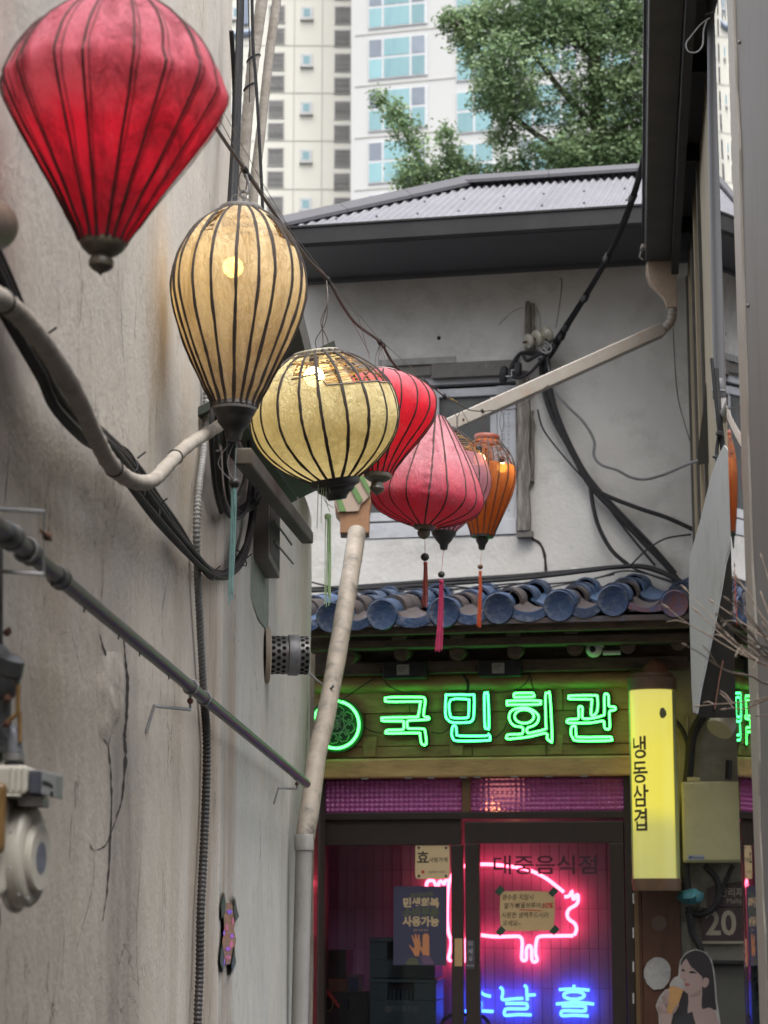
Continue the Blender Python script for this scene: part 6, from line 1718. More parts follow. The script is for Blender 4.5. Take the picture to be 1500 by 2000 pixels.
MB().tube([dpt(1252, 492, Yd), dpt(1249, 502, Yd), dpt(1256, 508, Yd)], 0.006, 6).build('lug_clip', M['hood'], DRN)
elb = smooth_path([dpt(1313, 598, Yd + 0.03), dpt(1313, 614, Yd + 0.03), dpt(1309, 630, Yd + 0.03), dpt(1296, 643, Yd + 0.03), dpt(1280, 652, Yd + 0.03)], 8)
MB().tube(elb, [0.031 * (1.0 if i % 4 < 2 else 0.86) for i in range(len(elb))], 12).build('ribbed_elbow', M['drain_white'], DRN, smooth=True, angle=20)
def sq_pipe(p, q, hw, nm, m, parent):
    d = (q - p).normalized(); s_ = d.cross(V((0, 1, 0))).normalized(); n_ = s_.cross(d).normalized()
    sec = [s_ * hw + n_ * hw, s_ * hw - n_ * hw, -s_ * hw - n_ * hw, -s_ * hw + n_ * hw]
    return MB().prism([p + a for a in sec], [q + a for a in sec]).build(nm, m, parent, bevel=0.006)
sq_pipe(dpt(1292, 645, Yd + 0.04), dpt(905, 819, 12.0), 0.040, 'square_pipe', M['drain_white'], DRN)
sq_pipe(dpt(905, 819, 12.0), dpt(706, 908, 11.8), 0.040, 'square_pipe', M['drain_white'], DRN)
for x, y, Y in ((1280, 651, Yd + 0.04), (905, 819, 12.0)):
    MB().sphere(dpt(x, y, Y - 0.045), 0.008, 8, 5).build('screw', M['rust'], DRN)
CH = thing('collector_head', 'brown collector box with green stripes on top of the leaning drain pipe', 'drain box', at(690, 1042, 11.3))
M['brown_box'] = mat('brown_collector', (0.30, 0.15, 0.07), (0.20, 0.105, 0.055), scale=7, rough=0.6, dirt=(0.07, 0.05, 0.035), dscale=8, damt=0.6)
M['striped'] = mat('pale_collector_cloth', (0.36, 0.28, 0.22), (0.3, 0.23, 0.18), scale=6, rough=0.8)
M['stripe_green'] = mat('green_stripe', (0.10, 0.20, 0.06), rough=0.7)
secs = []
for xa, xb, y, dep in ((648, 728, 925, 0.2), (652, 726, 975, 0.2), (655, 722, 1000, 0.19), (664, 722, 1012, 0.17), (664, 721, 1041, 0.17)):
    a, b_ = at(xa, y, 11.3), at(xb, y, 11.3)
    secs.append([a, b_, b_ + V((0, dep, 0)), a + V((0, dep, 0))])
vs = [p for s in secs for p in s]
fs = [(i * 4 + j, i * 4 + (j + 1) % 4, (i + 1) * 4 + (j + 1) % 4, (i + 1) * 4 + j) for i in range(len(secs) - 1) for j in range(4)] + [(0, 1, 2, 3), tuple(range(len(vs) - 4, len(vs)))]
MB().add(vs, fs).build('box_shell', M['brown_box'], CH, bevel=0.005)
def chq(pix, d, m, nm):
    MB().prism([at(x, y, 11.3 - d) for x, y in pix], [at(x, y, 11.3 - d + 0.006) for x, y in pix]).build(nm, m, CH)
chq([(650, 930), (726, 930), (723, 968), (705, 985), (700, 998), (660, 1000), (652, 975)], 0.012, M['striped'], 'cloth_flap')
chq([(672, 930), (683, 930), (708, 975), (701, 984)], 0.020, M['stripe_green'], 'stripe')
chq([(700, 930), (711, 930), (723, 955), (721, 968)], 0.020, M['stripe_green'], 'stripe')
chq([(650, 950), (660, 955), (676, 998), (664, 999)], 0.020, M['stripe_green'], 'stripe')
LPp = thing('leaning_drain_pipe', 'stained drain pipe leaning in front of the tiled eaves and the round emblem', 'pipe', at(586, 2050, 9.5))
lpts = smooth_path([at(697, 1040, 11.25), at(688, 1100, 11.05), at(672, 1200, 10.75), at(655, 1300, 10.45), at(636, 1400, 10.15), at(618, 1480, 9.9), at(608, 1560, 9.66), at(600, 1610, 9.55), at(596, 1640, 9.5)], 8)
MB().tube(lpts, [(0.051 - 0.007 * i / len(lpts)) * (1 + 0.05 * noise.noise(p * 5)) for i, p in enumerate(lpts)], 16).build('leaning_tube', M['pvc_dirty'], LPp, smooth=True)
vt_ = [at(594, 1634, 9.5), at(590, 1800, 9.5), at(585, 2000, 9.5), at(578, 2400, 9.5)]
MB().tube(vt_, 0.038, 16).build('lower_tube', M['pvc'], LPp, smooth=True)
MB().lathe([(0.038, -0.07), (0.044, -0.065), (0.046, 0.0), (0.043, 0.005), (0.03, 0.0)], vt_[0] + V((0, 0, 0.005)), n=18).build('socket', M['pvc'], LPp, smooth=True)
wr = smooth_path([at(600, 1310, 10.9), at(615, 1325, 10.7), at(632, 1338, 10.4), at(645, 1345, 10.25), at(652, 1338, 10.22)], 5)
MB().tube(wr, 0.006, 6).build('rope_wire', M['wire_grey'], LPp)

# ------------------------------------------------------------------ cables on the house wall
WC = WU + 0.05
HC = thing('hanging_cables', 'pair of thick black cables crossing the white house wall down to the roof tiles', 'cables', fp(1345, 1150, WC))
for path, r_ in [([(1056, 700), (1062, 760), (1082, 820), (1115, 880), (1150, 945), (1205, 1005), (1262, 1065), (1310, 1115), (1350, 1165)], 0.016),
                 ([(1070, 695), (1078, 770), (1095, 825), (1125, 890), (1156, 940), (1210, 1000), (1270, 1062), (1320, 1120)], 0.013),
                 ([(1064, 690), (1072, 760), (1100, 850), (1140, 925), (1170, 960), (1240, 990), (1300, 1010), (1358, 1036)], 0.015),
                 ([(1152, 940), (1158, 985), (1170, 1030), (1195, 1075), (1228, 1104)], 0.014),
                 ([(1160, 945), (1185, 985), (1230, 1045), (1280, 1105)], 0.008),
                 ([(1050, 800), (1062, 840), (1100, 890), (1145, 940)], 0.006)]:
    MB().tube(smooth_path([fp(x, y, WC + 0.01) for x, y in path], 8), r_, 8).build('cable', M['black_rubber'], HC, smooth=True)
EB = thing('eave_cables', 'bundle of black cables lying along the top edge of the blue tiled roof', 'cables', fp(900, 1140, WC))
for k, (path, r_) in enumerate([([(540, 1150), (610, 1151), (700, 1146), (800, 1139), (900, 1132), (1000, 1126), (1120, 1116), (1200, 1108), (1260, 1107), (1310, 1125), (1360, 1155)], 0.016),
                 ([(540, 1156), (640, 1153), (760, 1147), (900, 1139), (1040, 1128), (1150, 1115), (1230, 1106), (1290, 1118), (1350, 1150)], 0.013),
                 ([(560, 1122), (620, 1140), (700, 1155), (800, 1150), (900, 1150), (1000, 1140), (1080, 1140), (1160, 1130), (1230, 1115), (1330, 1140)], 0.006),
                 ([(700, 1158), (780, 1148), (850, 1156), (930, 1148), (1010, 1158), (1100, 1142), (1200, 1122)], 0.005),
                 ([(1230, 1106), (1262, 1075), (1300, 1052), (1350, 1044)], 0.006),
                 ([(1236, 1110), (1285, 1128), (1330, 1145), (1345, 1160)], 0.007),
                 ([(740, 1160), (860, 1145), (950, 1150), (1045, 1135)], 0.006)]):
    MB().tube(smooth_path([fp(x, y, WC + 0.10 + 0.012 * k) for x, y in path], 8), r_, 7).build('cable', M['black_rubber'], EB, smooth=True)
for x, y in ((1122, 1114), (707, 1146)):
    MB().lathe([(0.020, -0.02), (0.020, 0.02)], fp(x, y, WC + 0.07), FU, 10).build('clip', M['frame_white'], EB)
gpts = smooth_path([fp(x, y, WC + 0.03) for x, y in [(1068, 690), (1072, 720), (1085, 765), (1110, 795), (1140, 825), (1160, 860), (1160, 890), (1175, 908), (1205, 918), (1232, 932), (1262, 936), (1300, 926)]], 6)
gpts += smooth_path([at(1300, 926, 12.9), at(1340, 908, 11.9), at(1375, 896, 10.8), at(1400, 893, 10.0)], 8)
MB().tube(gpts, 0.0095, 8).build('grey_cable', M['wire_grey'], smooth=True, label='wavy grey cable crossing the white wall towards the drain pipe at its edge', cat='cable')
OH = thing('overhead_cable', 'thick black overhead cable coming down from the roof eave to the insulators', 'cable', fp(1060, 700, WC))
Yo = lambda y: 9.4 + (13.25 - 9.4) * min(1, max(0, (y + 60) / 760))
for k, (path, r_) in enumerate([([(1328, -60), (1312, 20), (1296, 110), (1282, 190), (1262, 285), (1240, 370), (1215, 440), (1186, 500), (1150, 570), (1110, 630), (1082, 672), (1060, 705)], 0.012),
                                ([(1336, -60), (1322, 40), (1304, 130), (1286, 210), (1266, 285), (1245, 365), (1220, 438), (1188, 505), (1146, 578), (1108, 640), (1086, 680), (1072, 700)], 0.012),
                                ([(1322, -60), (1304, 60), (1290, 140), (1278, 205), (1258, 290), (1238, 366), (1208, 448), (1180, 508), (1144, 570), (1104, 632), (1080, 668)], 0.006)]):
    MB().tube(smooth_path([at(x, y, Yo(y)) for x, y in path], 6), r_, 8).build('strand', M['black_rubber'], OH, smooth=True)
for x, y in ((1280, 215), (1236, 385), (1186, 503), (1143, 580), (1106, 638), (1098, 655), (1085, 674)):
    MB().lathe([(0.012, -0.04), (0.024, -0.02), (0.022, 0.02), (0.012, 0.04)], at(x, y, Yo(y) - 0.01), at(x + 20, y - 40, Yo(y)) - at(x, y, Yo(y)), 10).build('tape_joint', M['black_rubber'], OH, smooth=True)
INS = thing('insulators', 'pair of cream porcelain spool insulators bolted to the weathered post', 'insulator', fp(1050, 700, WC))
M['porcelain'] = mat('aged_porcelain', (0.42, 0.40, 0.32), (0.33, 0.31, 0.24), scale=6, rough=0.25, coat=0.4, dirt=(0.14, 0.11, 0.08), dscale=8, damt=0.6)
for x, y, s_ in ((1040, 664, 1.0), (1056, 658, 1.12)):
    c = fp(x, y, WU + 0.16)
    axi = (FN * 0.55 - FU * 0.75 - up * 0.35)
    MB().lathe([(0.02, -0.07), (0.050 * s_, -0.066), (0.056 * s_, -0.05), (0.050 * s_, -0.035), (0.028, -0.02), (0.026, 0.0), (0.045 * s_, 0.018), (0.050 * s_, 0.03), (0.044 * s_, 0.042), (0.02, 0.046)], c, axi, 24).build('spool', M['porcelain'], INS, smooth=True, angle=50)
    MB().lathe([(0.008, -0.09), (0.008, 0.075)], c, axi, 8).build('bolt', M['rust'], INS)
MB().tube(smooth_path([fp(x, y, WU + 0.16) for x, y in [(1072, 690), (1060, 676), (1066, 668), (1078, 680), (1068, 690), (1054, 684)]], 6), 0.008, 6).build('binding_wire', M['galvanised'], INS)
MX = thing('splice_caps', 'tangle of black cable and two dark splice caps hanging below the insulators', 'cables', fp(1000, 740, WC))
MB().tube(smooth_path([fp(x, y, WU + 0.12) for x, y in [(1066, 690), (1040, 690), (1018, 690), (1005, 705), (998, 722), (1004, 735)]], 6), 0.014, 8).build('cable', M['black_rubber'], MX, smooth=True)
MB().tube(smooth_path([fp(x, y, WU + 0.14) for x, y in [(1070, 690), (1050, 712), (1035, 728), (1015, 738), (1002, 736)]], 6), 0.011, 8).build('cable', M['black_rubber'], MX, smooth=True)
MB().tube(smooth_path([fp(x, y, WU + 0.15) for x, y in [(1065, 684), (1045, 696), (1030, 704), (1022, 694)]], 6), 0.013, 8).build('cable', M['black_rubber'], MX, smooth=True)
for x, y in ((984, 730), (1011, 722)):
    MB().lathe([(0.018, -0.06), (0.026, -0.05), (0.030, 0.0), (0.026, 0.04), (0.012, 0.052)], fp(x, y, WU + 0.13), up * 1.0 + FU * 0.1, 12).build('cap', M['black_plastic'], MX, smooth=True)
MB().tube([fp(988, 735, WU + 0.15), fp(999, 735, WU + 0.15), fp(999, 723, WU + 0.15), fp(1014, 722, WU + 0.15)], 0.0045, 6).build('wire_clip', M['frame_white'], MX)

# ------------------------------------------------------------------ sign gear under the eaves
for k, (x0, x1, y0, y1) in enumerate(((748, 832, 1291, 1325), (934, 1016, 1288, 1321))):
    T_ = thing('sign_transformer', ('black power supply box with a pale label, above the first neon syllable', 'black power supply box with a pale label, above the second and third neon syllables')[k], 'power supply', fp((x0 + x1) / 2, y1, 0.14), 'sign power supplies')
    fbox(MB(), x0, x1, y0, y1, 0.08, 0.15).build('case', M['black_plastic'], T_, bevel=0.006)
    lb = fbox(MB(), x0 + 27, x0 + 51, y0 + 7, y0 + 27, 0.15, 0.1506).build('rating_label', mat('grey_label', (0.34, 0.33, 0.28), (0.28, 0.27, 0.23), scale=40, rough=0.5) if k == 0 else bpy.data.materials['grey_label'], T_)
    for j in range(3):
        fbox(MB(), x0 + 29, x0 + 46 - 3 * j, y0 + 11 + 4 * j, y0 + 12 + 4 * j, 0.1506, 0.151).build('label_line', M['black_plastic'], T_)
    for xx in (x0 - 6, x1 + 1):
        fbox(MB(), xx, xx + 5, y0 + 12, y1 - 8, 0.08, 0.10).build('mounting_ear', M['black_plastic'], T_, bevel=0.002)
for path, lab in (([(745, 1312), (755, 1335), (780, 1350), (812, 1356)], 'thin sign wire drooping from the first power supply'),
                  ([(735, 1322), (700, 1345), (665, 1370), (640, 1392)], 'thin sign wire running down towards the round emblem'),
                  ([(878, 1300), (905, 1320), (914, 1335), (912, 1355)], 'thick green lit wire hanging between the two power supplies'),
                  ([(1018, 1300), (1035, 1318), (1040, 1340), (1046, 1357)], 'sign wire dropping from the second power supply to the third syllable'),
                  ([(1014, 1305), (1034, 1312), (1026, 1335), (1000, 1350), (960, 1353)], 'thin sign wire looping under the second power supply'),
                  ([(705, 1415), (725, 1428), (748, 1432)], 'short wire joining the emblem and the first syllable'),
                  ([(842, 1430), (862, 1432), (876, 1424)], 'short wire joining the first and second syllables'),
                  ([(966, 1442), (982, 1428), (990, 1412)], 'short wire joining the second and third syllables')):
    MB().tube(smooth_path([fp(x, y, 0.03 if y > 1400 else 0.07) for x, y in path], 6), 0.0075 if 'thick' in lab else 0.0035, 6).build('sign_wire', M['black_rubber'], smooth=True, label=lab, cat='wire', group='wires of the neon sign')
CC = thing('security_camera', 'small white turret security camera with a stub arm under the eaves', 'camera', fp(1165, 1285, 0.2))
M['cam_white'] = mat('camera_white', (0.80, 0.80, 0.76), rough=0.4)
fbox(MB(), 1146, 1177, 1251, 1262, 0.10, 0.22).build('mount', M['cam_white'], CC, bevel=0.008)
MB().lathe([(0.046, 0.06), (0.050, 0.03), (0.046, 0.0)], fp(1161, 1266, 0.17), up, 20).build('base_ring', M['cam_white'], CC, smooth=True)
cc_ = fp(1160, 1268, 0.19)
MB().sphere(cc_, 0.047, 20, 14).build('ball', M['cam_white'], CC, smooth=True)
MB().lathe([(0.018, -0.006), (0.018, 0.006), (0.014, 0.009), (0.001, 0.009)], cc_ + (FN - FU * 0.05 - up * 0.1).normalized() * 0.044, FN - FU * 0.05 - up * 0.1, 20).build('lens', M['black_plastic'], CC, smooth=True)
MB().tube([fp(1178, 1275, 0.16), fp(1212, 1274, 0.16)], 0.014, 10).build('arm', M['cam_white'], CC, smooth=True)
# ------------------------------------------------------------------ yellow light column, boxes and signs to the right of the door
YS = thing('light_column', 'yellow glowing round column sign with four vertical Korean letters beside the door', 'light sign', fp(1278, 1740, 0.2))
ycw = 0.19
yu = fuz(1277.5, 1530, ycw)[0]
yz1, yz0 = fuz(1278, 1350, ycw)[1], fuz(1278, 1716, ycw)[1]
yr = (fuz(1325, 1530, ycw)[0] - fuz(1232, 1530, ycw)[0]) / 2
m = bpy.data.materials.new('yellow_diffuser'); m.use_nodes = True
N_, L_ = m.node_tree.nodes, m.node_tree.links
b = N_['Principled BSDF']
b.inputs['Base Color'].default_value = (0.22, 0.20, 0.07, 1); b.inputs['Roughness'].default_value = 0.3
tc = N_.new('ShaderNodeTexCoord'); sp = N_.new('ShaderNodeSeparateXYZ'); L_.new(tc.outputs['Object'], sp.inputs[0])
rp = N_.new('ShaderNodeValToRGB')                       # fluorescent tube inside: dimmer at its two ends
h_ = yz1 - yz0
e = rp.color_ramp.elements
e[0].position = 0.0; e[0].color = (0.34, 0.33, 0.10, 1)
e[1].position = 1.0; e[1].color = (0.58, 0.52, 0.12, 1)
for p_, c_ in ((0.22, (0.40, 0.38, 0.09, 1)), (0.38, (0.66, 0.58, 0.06, 1)), (0.7, (0.66, 0.58, 0.065, 1)), (0.9, (0.62, 0.56, 0.10, 1))):
    x = e.new(p_); x.color = c_
mr = N_.new('ShaderNodeMapRange'); mr.inputs['From Min'].default_value = yz0 - WL[YS.name].z; mr.inputs['From Max'].default_value = yz1 - WL[YS.name].z
nz = N_.new('ShaderNodeTexNoise'); nz.inputs['Scale'].default_value = 4
ad = N_.new('ShaderNodeMath'); ad.operation = 'MULTIPLY_ADD'; ad.inputs[1].default_value = 0.30
sb = N_.new('ShaderNodeMath'); sb.operation = 'SUBTRACT'; sb.inputs[1].default_value = 0.15
L_.new(tc.outputs['Object'], nz.inputs['Vector']); L_.new(sp.outputs['Z'], mr.inputs['Value'])
L_.new(nz.outputs['Fac'], ad.inputs[0]); L_.new(mr.outputs[0], ad.inputs[2]); L_.new(ad.outputs[0], sb.inputs[0]); L_.new(sb.outputs[0], rp.inputs[0])
L_.new(rp.outputs[0], b.inputs['Emission Color']); b.inputs['Emission Strength'].default_value = 1.1 * GAIN
MB().lathe([(yr * 0.97, 0), (yr * 0.97, h_)], fr(yu, ycw, yz0), n=48).build('diffuser', m, YS, smooth=True)
M['sign_brown'] = mat('sign_end_cap', (0.15, 0.085, 0.045), (0.10, 0.06, 0.035), scale=8, rough=0.5)
M['sign_rail'] = mat('sign_rail', (0.46, 0.50, 0.20), rough=0.4)
pxm = 12.0 / F
MB().lathe([(yr * 0.9, 0.0), (yr * 1.05, 0.004), (yr * 1.05, 24 * pxm), (yr * 0.96, 26 * pxm), (yr * 0.92, 32 * pxm), (yr * 0.6, 34 * pxm)], fr(yu, ycw, yz1), n=40).build('top_cap', M['sign_brown'], YS, smooth=True, angle=30)
MB().lathe([(yr * 0.62, 0), (yr * 0.46, 14 * pxm), (yr * 0.2, 26 * pxm), (0.003, 30 * pxm)], fr(yu + 0.02, ycw, yz1 + 33 * pxm), n=28).build('cone_finial', mat('cone_brown', (0.20, 0.09, 0.05), rough=0.6), YS, smooth=True)
MB().lathe([(yr * 0.8, -24 * pxm), (yr * 0.98, -22 * pxm), (yr * 1.05, -4 * pxm), (yr * 1.05, 0.0), (yr * 0.9, 0.002)], fr(yu, ycw, yz0), n=40).build('bottom_cap', M['sign_brown'], YS, smooth=True, angle=30)
for a0, a1 in ((-1.7, -1.12), (1.05, 1.7)):
    MB().grid(lambda x, y: fr(yu + yr * 1.005 * math.sin(a0 + (a1 - a0) * x), ycw + yr * 1.005 * math.cos(a0 + (a1 - a0) * x), yz0 + h_ * y), 4, 1).build('side_rail', M['sign_rail'], YS, smooth=True, fix=False)
M['sign_ink'] = mat('sign_ink', (0.05, 0.035, 0.01), rough=0.5)
for t_, y in (('냉', 1462), ('동', 1510), ('삼', 1557), ('겹', 1604)):
    zc = fuz(1278, y, ycw + yr)[1]
    ac = -0.60
    text(t_, 40 * pxm * 1.12, lambda x, y_: fr(yu + yr * 0.977 * math.sin(ac + x * 0.95 / yr), ycw + yr * 0.977 * math.cos(ac + x * 0.95 / yr), zc + y_), 0.0022, fine=0.012).build('letter', M['sign_ink'], YS)
leaf = [(1290, 1383), (1296, 1381), (1301, 1388), (1302, 1395), (1297, 1402), (1291, 1402), (1288, 1394)]
pts = []
for x, y in leaf:
    zc = fuz(x, y, ycw + yr)[1]
    s_ = (fuz(x, y, ycw + yr * 0.9)[0] - yu) / (yr)
    a = math.asin(max(-1, min(1, s_)))
    pts.append(fr(yu + yr * 0.985 * math.sin(a), ycw + yr * 0.985 * math.cos(a), zc))
MB().poly(pts).build('dead_leaf', mat('grey_leaf', (0.18, 0.17, 0.10), rough=0.9), YS)
MB().box(fr, yu - 0.03, yu + 0.03, -0.02, ycw - yr * 0.9, yz1 - 0.1, yz1 - 0.05).build('wall_arm', M['sign_brown'], YS)
MB().box(fr, yu - 0.03, yu + 0.03, -0.02, ycw - yr * 0.9, yz0 + 0.05, yz0 + 0.1).build('wall_arm', M['sign_brown'], YS)

EBX = thing('electric_box', 'cream painted electric cabinet on the wall beside the yellow column sign', 'electric box', fp(1385, 1690, 0.12))
M['box_cream'] = mat('cream_box_paint', (0.44, 0.42, 0.24), (0.38, 0.36, 0.20), scale=4, rough=0.5, dirt=(0.22, 0.19, 0.12), dscale=5, damt=0.4)
fbox(MB(), 1332, 1448, 1526, 1685, -0.01, 0.12).build('case', M['box_cream'], EBX, bevel=0.012)
fbox(MB(), 1335, 1445, 1529, 1680, 0.12, 0.126).build('front_panel', M['box_cream'], EBX, bevel=0.004)
fbox(MB(), 1342, 1367, 1518, 1526, 0.04, 0.09).build('hinge_bracket', M['box_cream'], EBX, bevel=0.002)
fbox(MB(), 1343, 1376, 1670, 1680, 0.126, 0.1268).build('maker_label', mat('pale_blue_label', (0.34, 0.38, 0.40), rough=0.5), EBX)
ftext('Wemax', 1362, 1675, 0.1273, 7.5, bold=0.02).build('label_lettering', mat('blue_print', (0.05, 0.09, 0.22), rough=0.5), EBX)
flat(disc_pts(1348, 1675, 3, 12), 0.1273, 0.0004, bpy.data.materials['blue_print'], EBX, 'label_mark')
AS = thing('house_number_sign', 'dark brown street number sign reading 20 on the wall under the cream cabinet', 'sign', fp(1405, 1845, 0.02))
M['sign_maroon'] = mat('maroon_sign', (0.045, 0.028, 0.032), (0.035, 0.022, 0.026), scale=4, rough=0.45)
M['sign_pale'] = mat('pale_sign_print', (0.30, 0.275, 0.21), rough=0.5)
flat([(1371, 1773), (1470, 1773), (1470, 1838), (1371, 1838)], 0.022, 0.02, M['sign_maroon'], AS, 'number_plate', bevel=0.001)
flat([(1380, 1736), (1392, 1730), (1470, 1718), (1470, 1771.6), (1380, 1771.6)], 0.022, 0.02, M['sign_maroon'], AS, 'street_plate', bevel=0.001)
flat([(1371, 1838.4), (1470, 1838.4), (1470, 1843), (1371, 1843)], 0.022, 0.02, M['sign_pale'], AS, 'lower_rim')
ftext('20', 1408, 1805, 0.0228, 58, bold=0.022, sx=0.92).build('number', M['sign_pale'], AS)
ftext('만리재로', 1405, 1744, 0.0228, 17, bold=0.02, align='LEFT', sx=0.9).build('street_name', M['sign_pale'], AS)
ftext('Mallijae-ro', 1419, 1760, 0.0228, 12, align='LEFT').build('street_name_latin', M['sign_pale'], AS)
# brown board beside the door with two paper discs
WB = thing('brown_board', 'reddish brown wooden board beside the door under the yellow sign', 'board', fp(1270, 2200, 0.02))
M['red_wood'] = mat('red_brown_board', (0.115, 0.045, 0.02), (0.065, 0.027, 0.014), scale=4, rough=0.5, stretch=(7, 7, 0.6), bump=0.25, dirt=(0.03, 0.018, 0.012), dscale=4, damt=0.6)
for a, c in ((1246.5, 1254), (1254.5, 1330)):
    z1 = fuz(a, 1735, 0.03)[1]
    MB().box(fr, fuz(a, 1850, 0.03)[0], fuz(c, 1850, 0.03)[0], -0.02, 0.035 if a < 1250 else 0.028, 0.02, z1).build('plank', M['red_wood'], WB, bevel=0.003)
rg = random.Random(3)
pd_ = [(1284 + (26 + rg.uniform(-1.5, 1.5)) * math.cos(a), 1901 + (32 + rg.uniform(-1.5, 1.5)) * math.sin(a)) for a in [2 * math.pi * i / 28 for i in range(28)]]
flat(pd_, 0.037, 0.006, mat('white_disc', (0.46, 0.45, 0.43), (0.36, 0.35, 0.33), scale=9, rough=0.85, dirt=(0.14, 0.13, 0.12), dscale=7, damt=0.7, bump=0.3), None, 'white_disc', label='scuffed white round disc nailed to the brown board', cat='disc')
flat(disc_pts(1287, 1803, 15, 24), 0.036, 0.006, mat('dull_disc', (0.13, 0.09, 0.06), (0.09, 0.06, 0.045), scale=12, rough=0.6), None, 'brown_disc', label='small dull brown disc on the board below the yellow column', cat='disc')
# pipe, cables and lumps on the dim wall
MB().tube([fp(1438, 1365, 0.18), fp(1405, 1425, 0.30)], 0.075, 20).build('duct_stub', mat('cream_duct', (0.40, 0.38, 0.28), (0.33, 0.31, 0.23), scale=5, rough=0.45), smooth=True, label='short cream exhaust duct slanting out of the dim wall above the cabinet', cat='duct')
for path, r_, lab in (([(1316, 1405), (1332, 1425), (1345, 1460), (1348, 1500), (1345, 1530)], 0.014, 'dark cable arching behind the yellow column sign to the cabinet'),
                      ([(1390, 1382), (1372, 1400), (1352, 1440), (1346, 1500), (1338, 1580), (1338, 1700), (1345, 1760)], 0.028, 'thick dark hose running down between the yellow column and the cabinet'),
                      ([(1375, 1690), (1398, 1715), (1404, 1745), (1392, 1775), (1365, 1786), (1340, 1778)], 0.018, 'black hose curling under the cream cabinet'),
                      ([(1432, 1690), (1418, 1720), (1406, 1745)], 0.014, 'short black cable hanging from the cabinet corner'),
                      ([(1345, 1770), (1352, 1820), (1368, 1852), (1372, 1900), (1366, 1980)], 0.020, 'dark drain hose going down beside the number sign'),
                      ([(1344, 1400), (1342, 1460), (1341, 1520)], 0.007, 'thin grey conduit above the cream cabinet')):
    MB().tube(smooth_path([fp(x, y, 0.05) for x, y in path], 7), r_, 9).build('wall_hose', M['wire_grey'] if 'grey' in lab else M['black_rubber'], smooth=True, label=lab, cat='hose' if 'hose' in lab else 'cable')
TQ = thing('plastic_bag', 'crumpled turquoise plastic bag stuffed behind the hose under the yellow column', 'bag', fp(1348, 1762, 0.08))
tq = MB()
tq.lathe([(0.005, -0.05), (0.05, -0.035), (0.072, -0.01), (0.066, 0.015), (0.03, 0.03), (0.004, 0.034)], fp(1349, 1750, 0.09), n=26)
tq.v = [p + V((noise.noise(p * 30) * 0.018, noise.noise(p * 30 + V((5, 5, 5))) * 0.018, noise.noise(p * 34) * 0.018)) for p in tq.v]
tq.build('bag_body', mat('turquoise_plastic', (0.07, 0.24, 0.27), (0.04, 0.15, 0.18), scale=15, rough=0.35), TQ, smooth=True)
ibox(1366, 1470, 1876, 1884, -0.02, 0.10, 'dark_shelf', M['black_plastic'], label='dark shelf edge on the dim wall below the number sign', cat='shelf')
ibox(1395, 1470, 1884.5, 2300, -0.02, 0.06, 'wall_cladding', mat('grey_green_panel', (0.085, 0.085, 0.075), rough=0.7), label='dull grey green panel below the dark shelf', cat='panel')
MB().tube([fp(1422, 1522, 0.02), fp(1424, 1485, 0.02)], 0.018, 8).build('cable_gland', M['black_plastic'], smooth=True, label='black ribbed cable gland on top of the cream cabinet', cat='gland')

# cardboard standee of a woman eating an ice cream
CS = thing('cardboard_standee', 'cardboard cutout of a dark haired woman in a black top eating an ice cream cone', 'cutout', fp(1340, 2330, 0.32))
wS = 0.32
def Q(x, y): return (1180 + x / 4.6875, 1640 + y / 4.6875)
def layer(pts, k, m, nm, smooth=3):
    pp = [Q(*p) for p in pts]
    if smooth:
        pp = [(p.x, p.y) for p in smooth_path([V((x, y, 0)) for x, y in pp], smooth, closed=True)]
    flat(pp, wS + 0.0006 * k, 0.0005 if k else 0.006, m, CS, nm)
SK = mat('printed_skin', (0.30, 0.22, 0.20), (0.27, 0.195, 0.18), scale=4, rough=0.5)
SKd = mat('printed_skin_shade', (0.25, 0.17, 0.15), rough=0.5)
HR = mat('printed_hair', (0.018, 0.015, 0.016), (0.012, 0.011, 0.012), scale=8, rough=0.5)
BT = mat('printed_black_top', (0.022, 0.022, 0.026), rough=0.6)
WH = mat('printed_white', (0.33, 0.32, 0.305), rough=0.5)
CN = mat('printed_cone', (0.42, 0.24, 0.09), (0.35, 0.19, 0.07), scale=60, rough=0.6)
LPm = mat('printed_lips', (0.30, 0.10, 0.10), rough=0.5)
layer([(500, 2500), (500, 1690), (497, 1600), (470, 1520), (508, 1432), (555, 1376), (598, 1362), (606, 1310), (640, 1262), (678, 1248), (684, 1180), (695, 1105), (740, 1040), (800, 1010), (850, 1004), (930, 1030), (985, 1100), (1008, 1200), (1024, 1350), (1032, 1470), (1050, 1580), (1066, 1700), (1080, 2500)], 0, WH, 'board', 0)
layer([(520, 2490), (560, 1900), (610, 1690), (640, 1585), (720, 1580), (840, 1560), (960, 1540), (1020, 1590), (1046, 1700), (1062, 2490)], 1, BT, 'printed_top', 0)
layer([(700, 1120), (745, 1052), (800, 1022), (850, 1014), (925, 1040), (975, 1110), (998, 1220), (1012, 1360), (1020, 1480), (1028, 1560), (980, 1548), (900, 1548), (882, 1450), (860, 1300), (790, 1200), (720, 1180)], 2, HR, 'printed_hair')
layer([(715, 1390), (770, 1380), (790, 1480), (780, 1590), (720, 1605), (660, 1600), (650, 1555), (690, 1480)], 2, HR, 'printed_hair')
layer([(775, 1360), (890, 1340), (892, 1480), (900, 1550), (960, 1536), (1012, 1570), (1036, 1640), (1046, 1720), (840, 1720), (812, 1580), (765, 1590), (772, 1480)], 3, SK, 'printed_neck')
layer([(800, 1590), (838, 1690), (850, 1760), (700, 1760), (620, 1700), (660, 1640), (740, 1600)], 4, BT, 'printed_top')
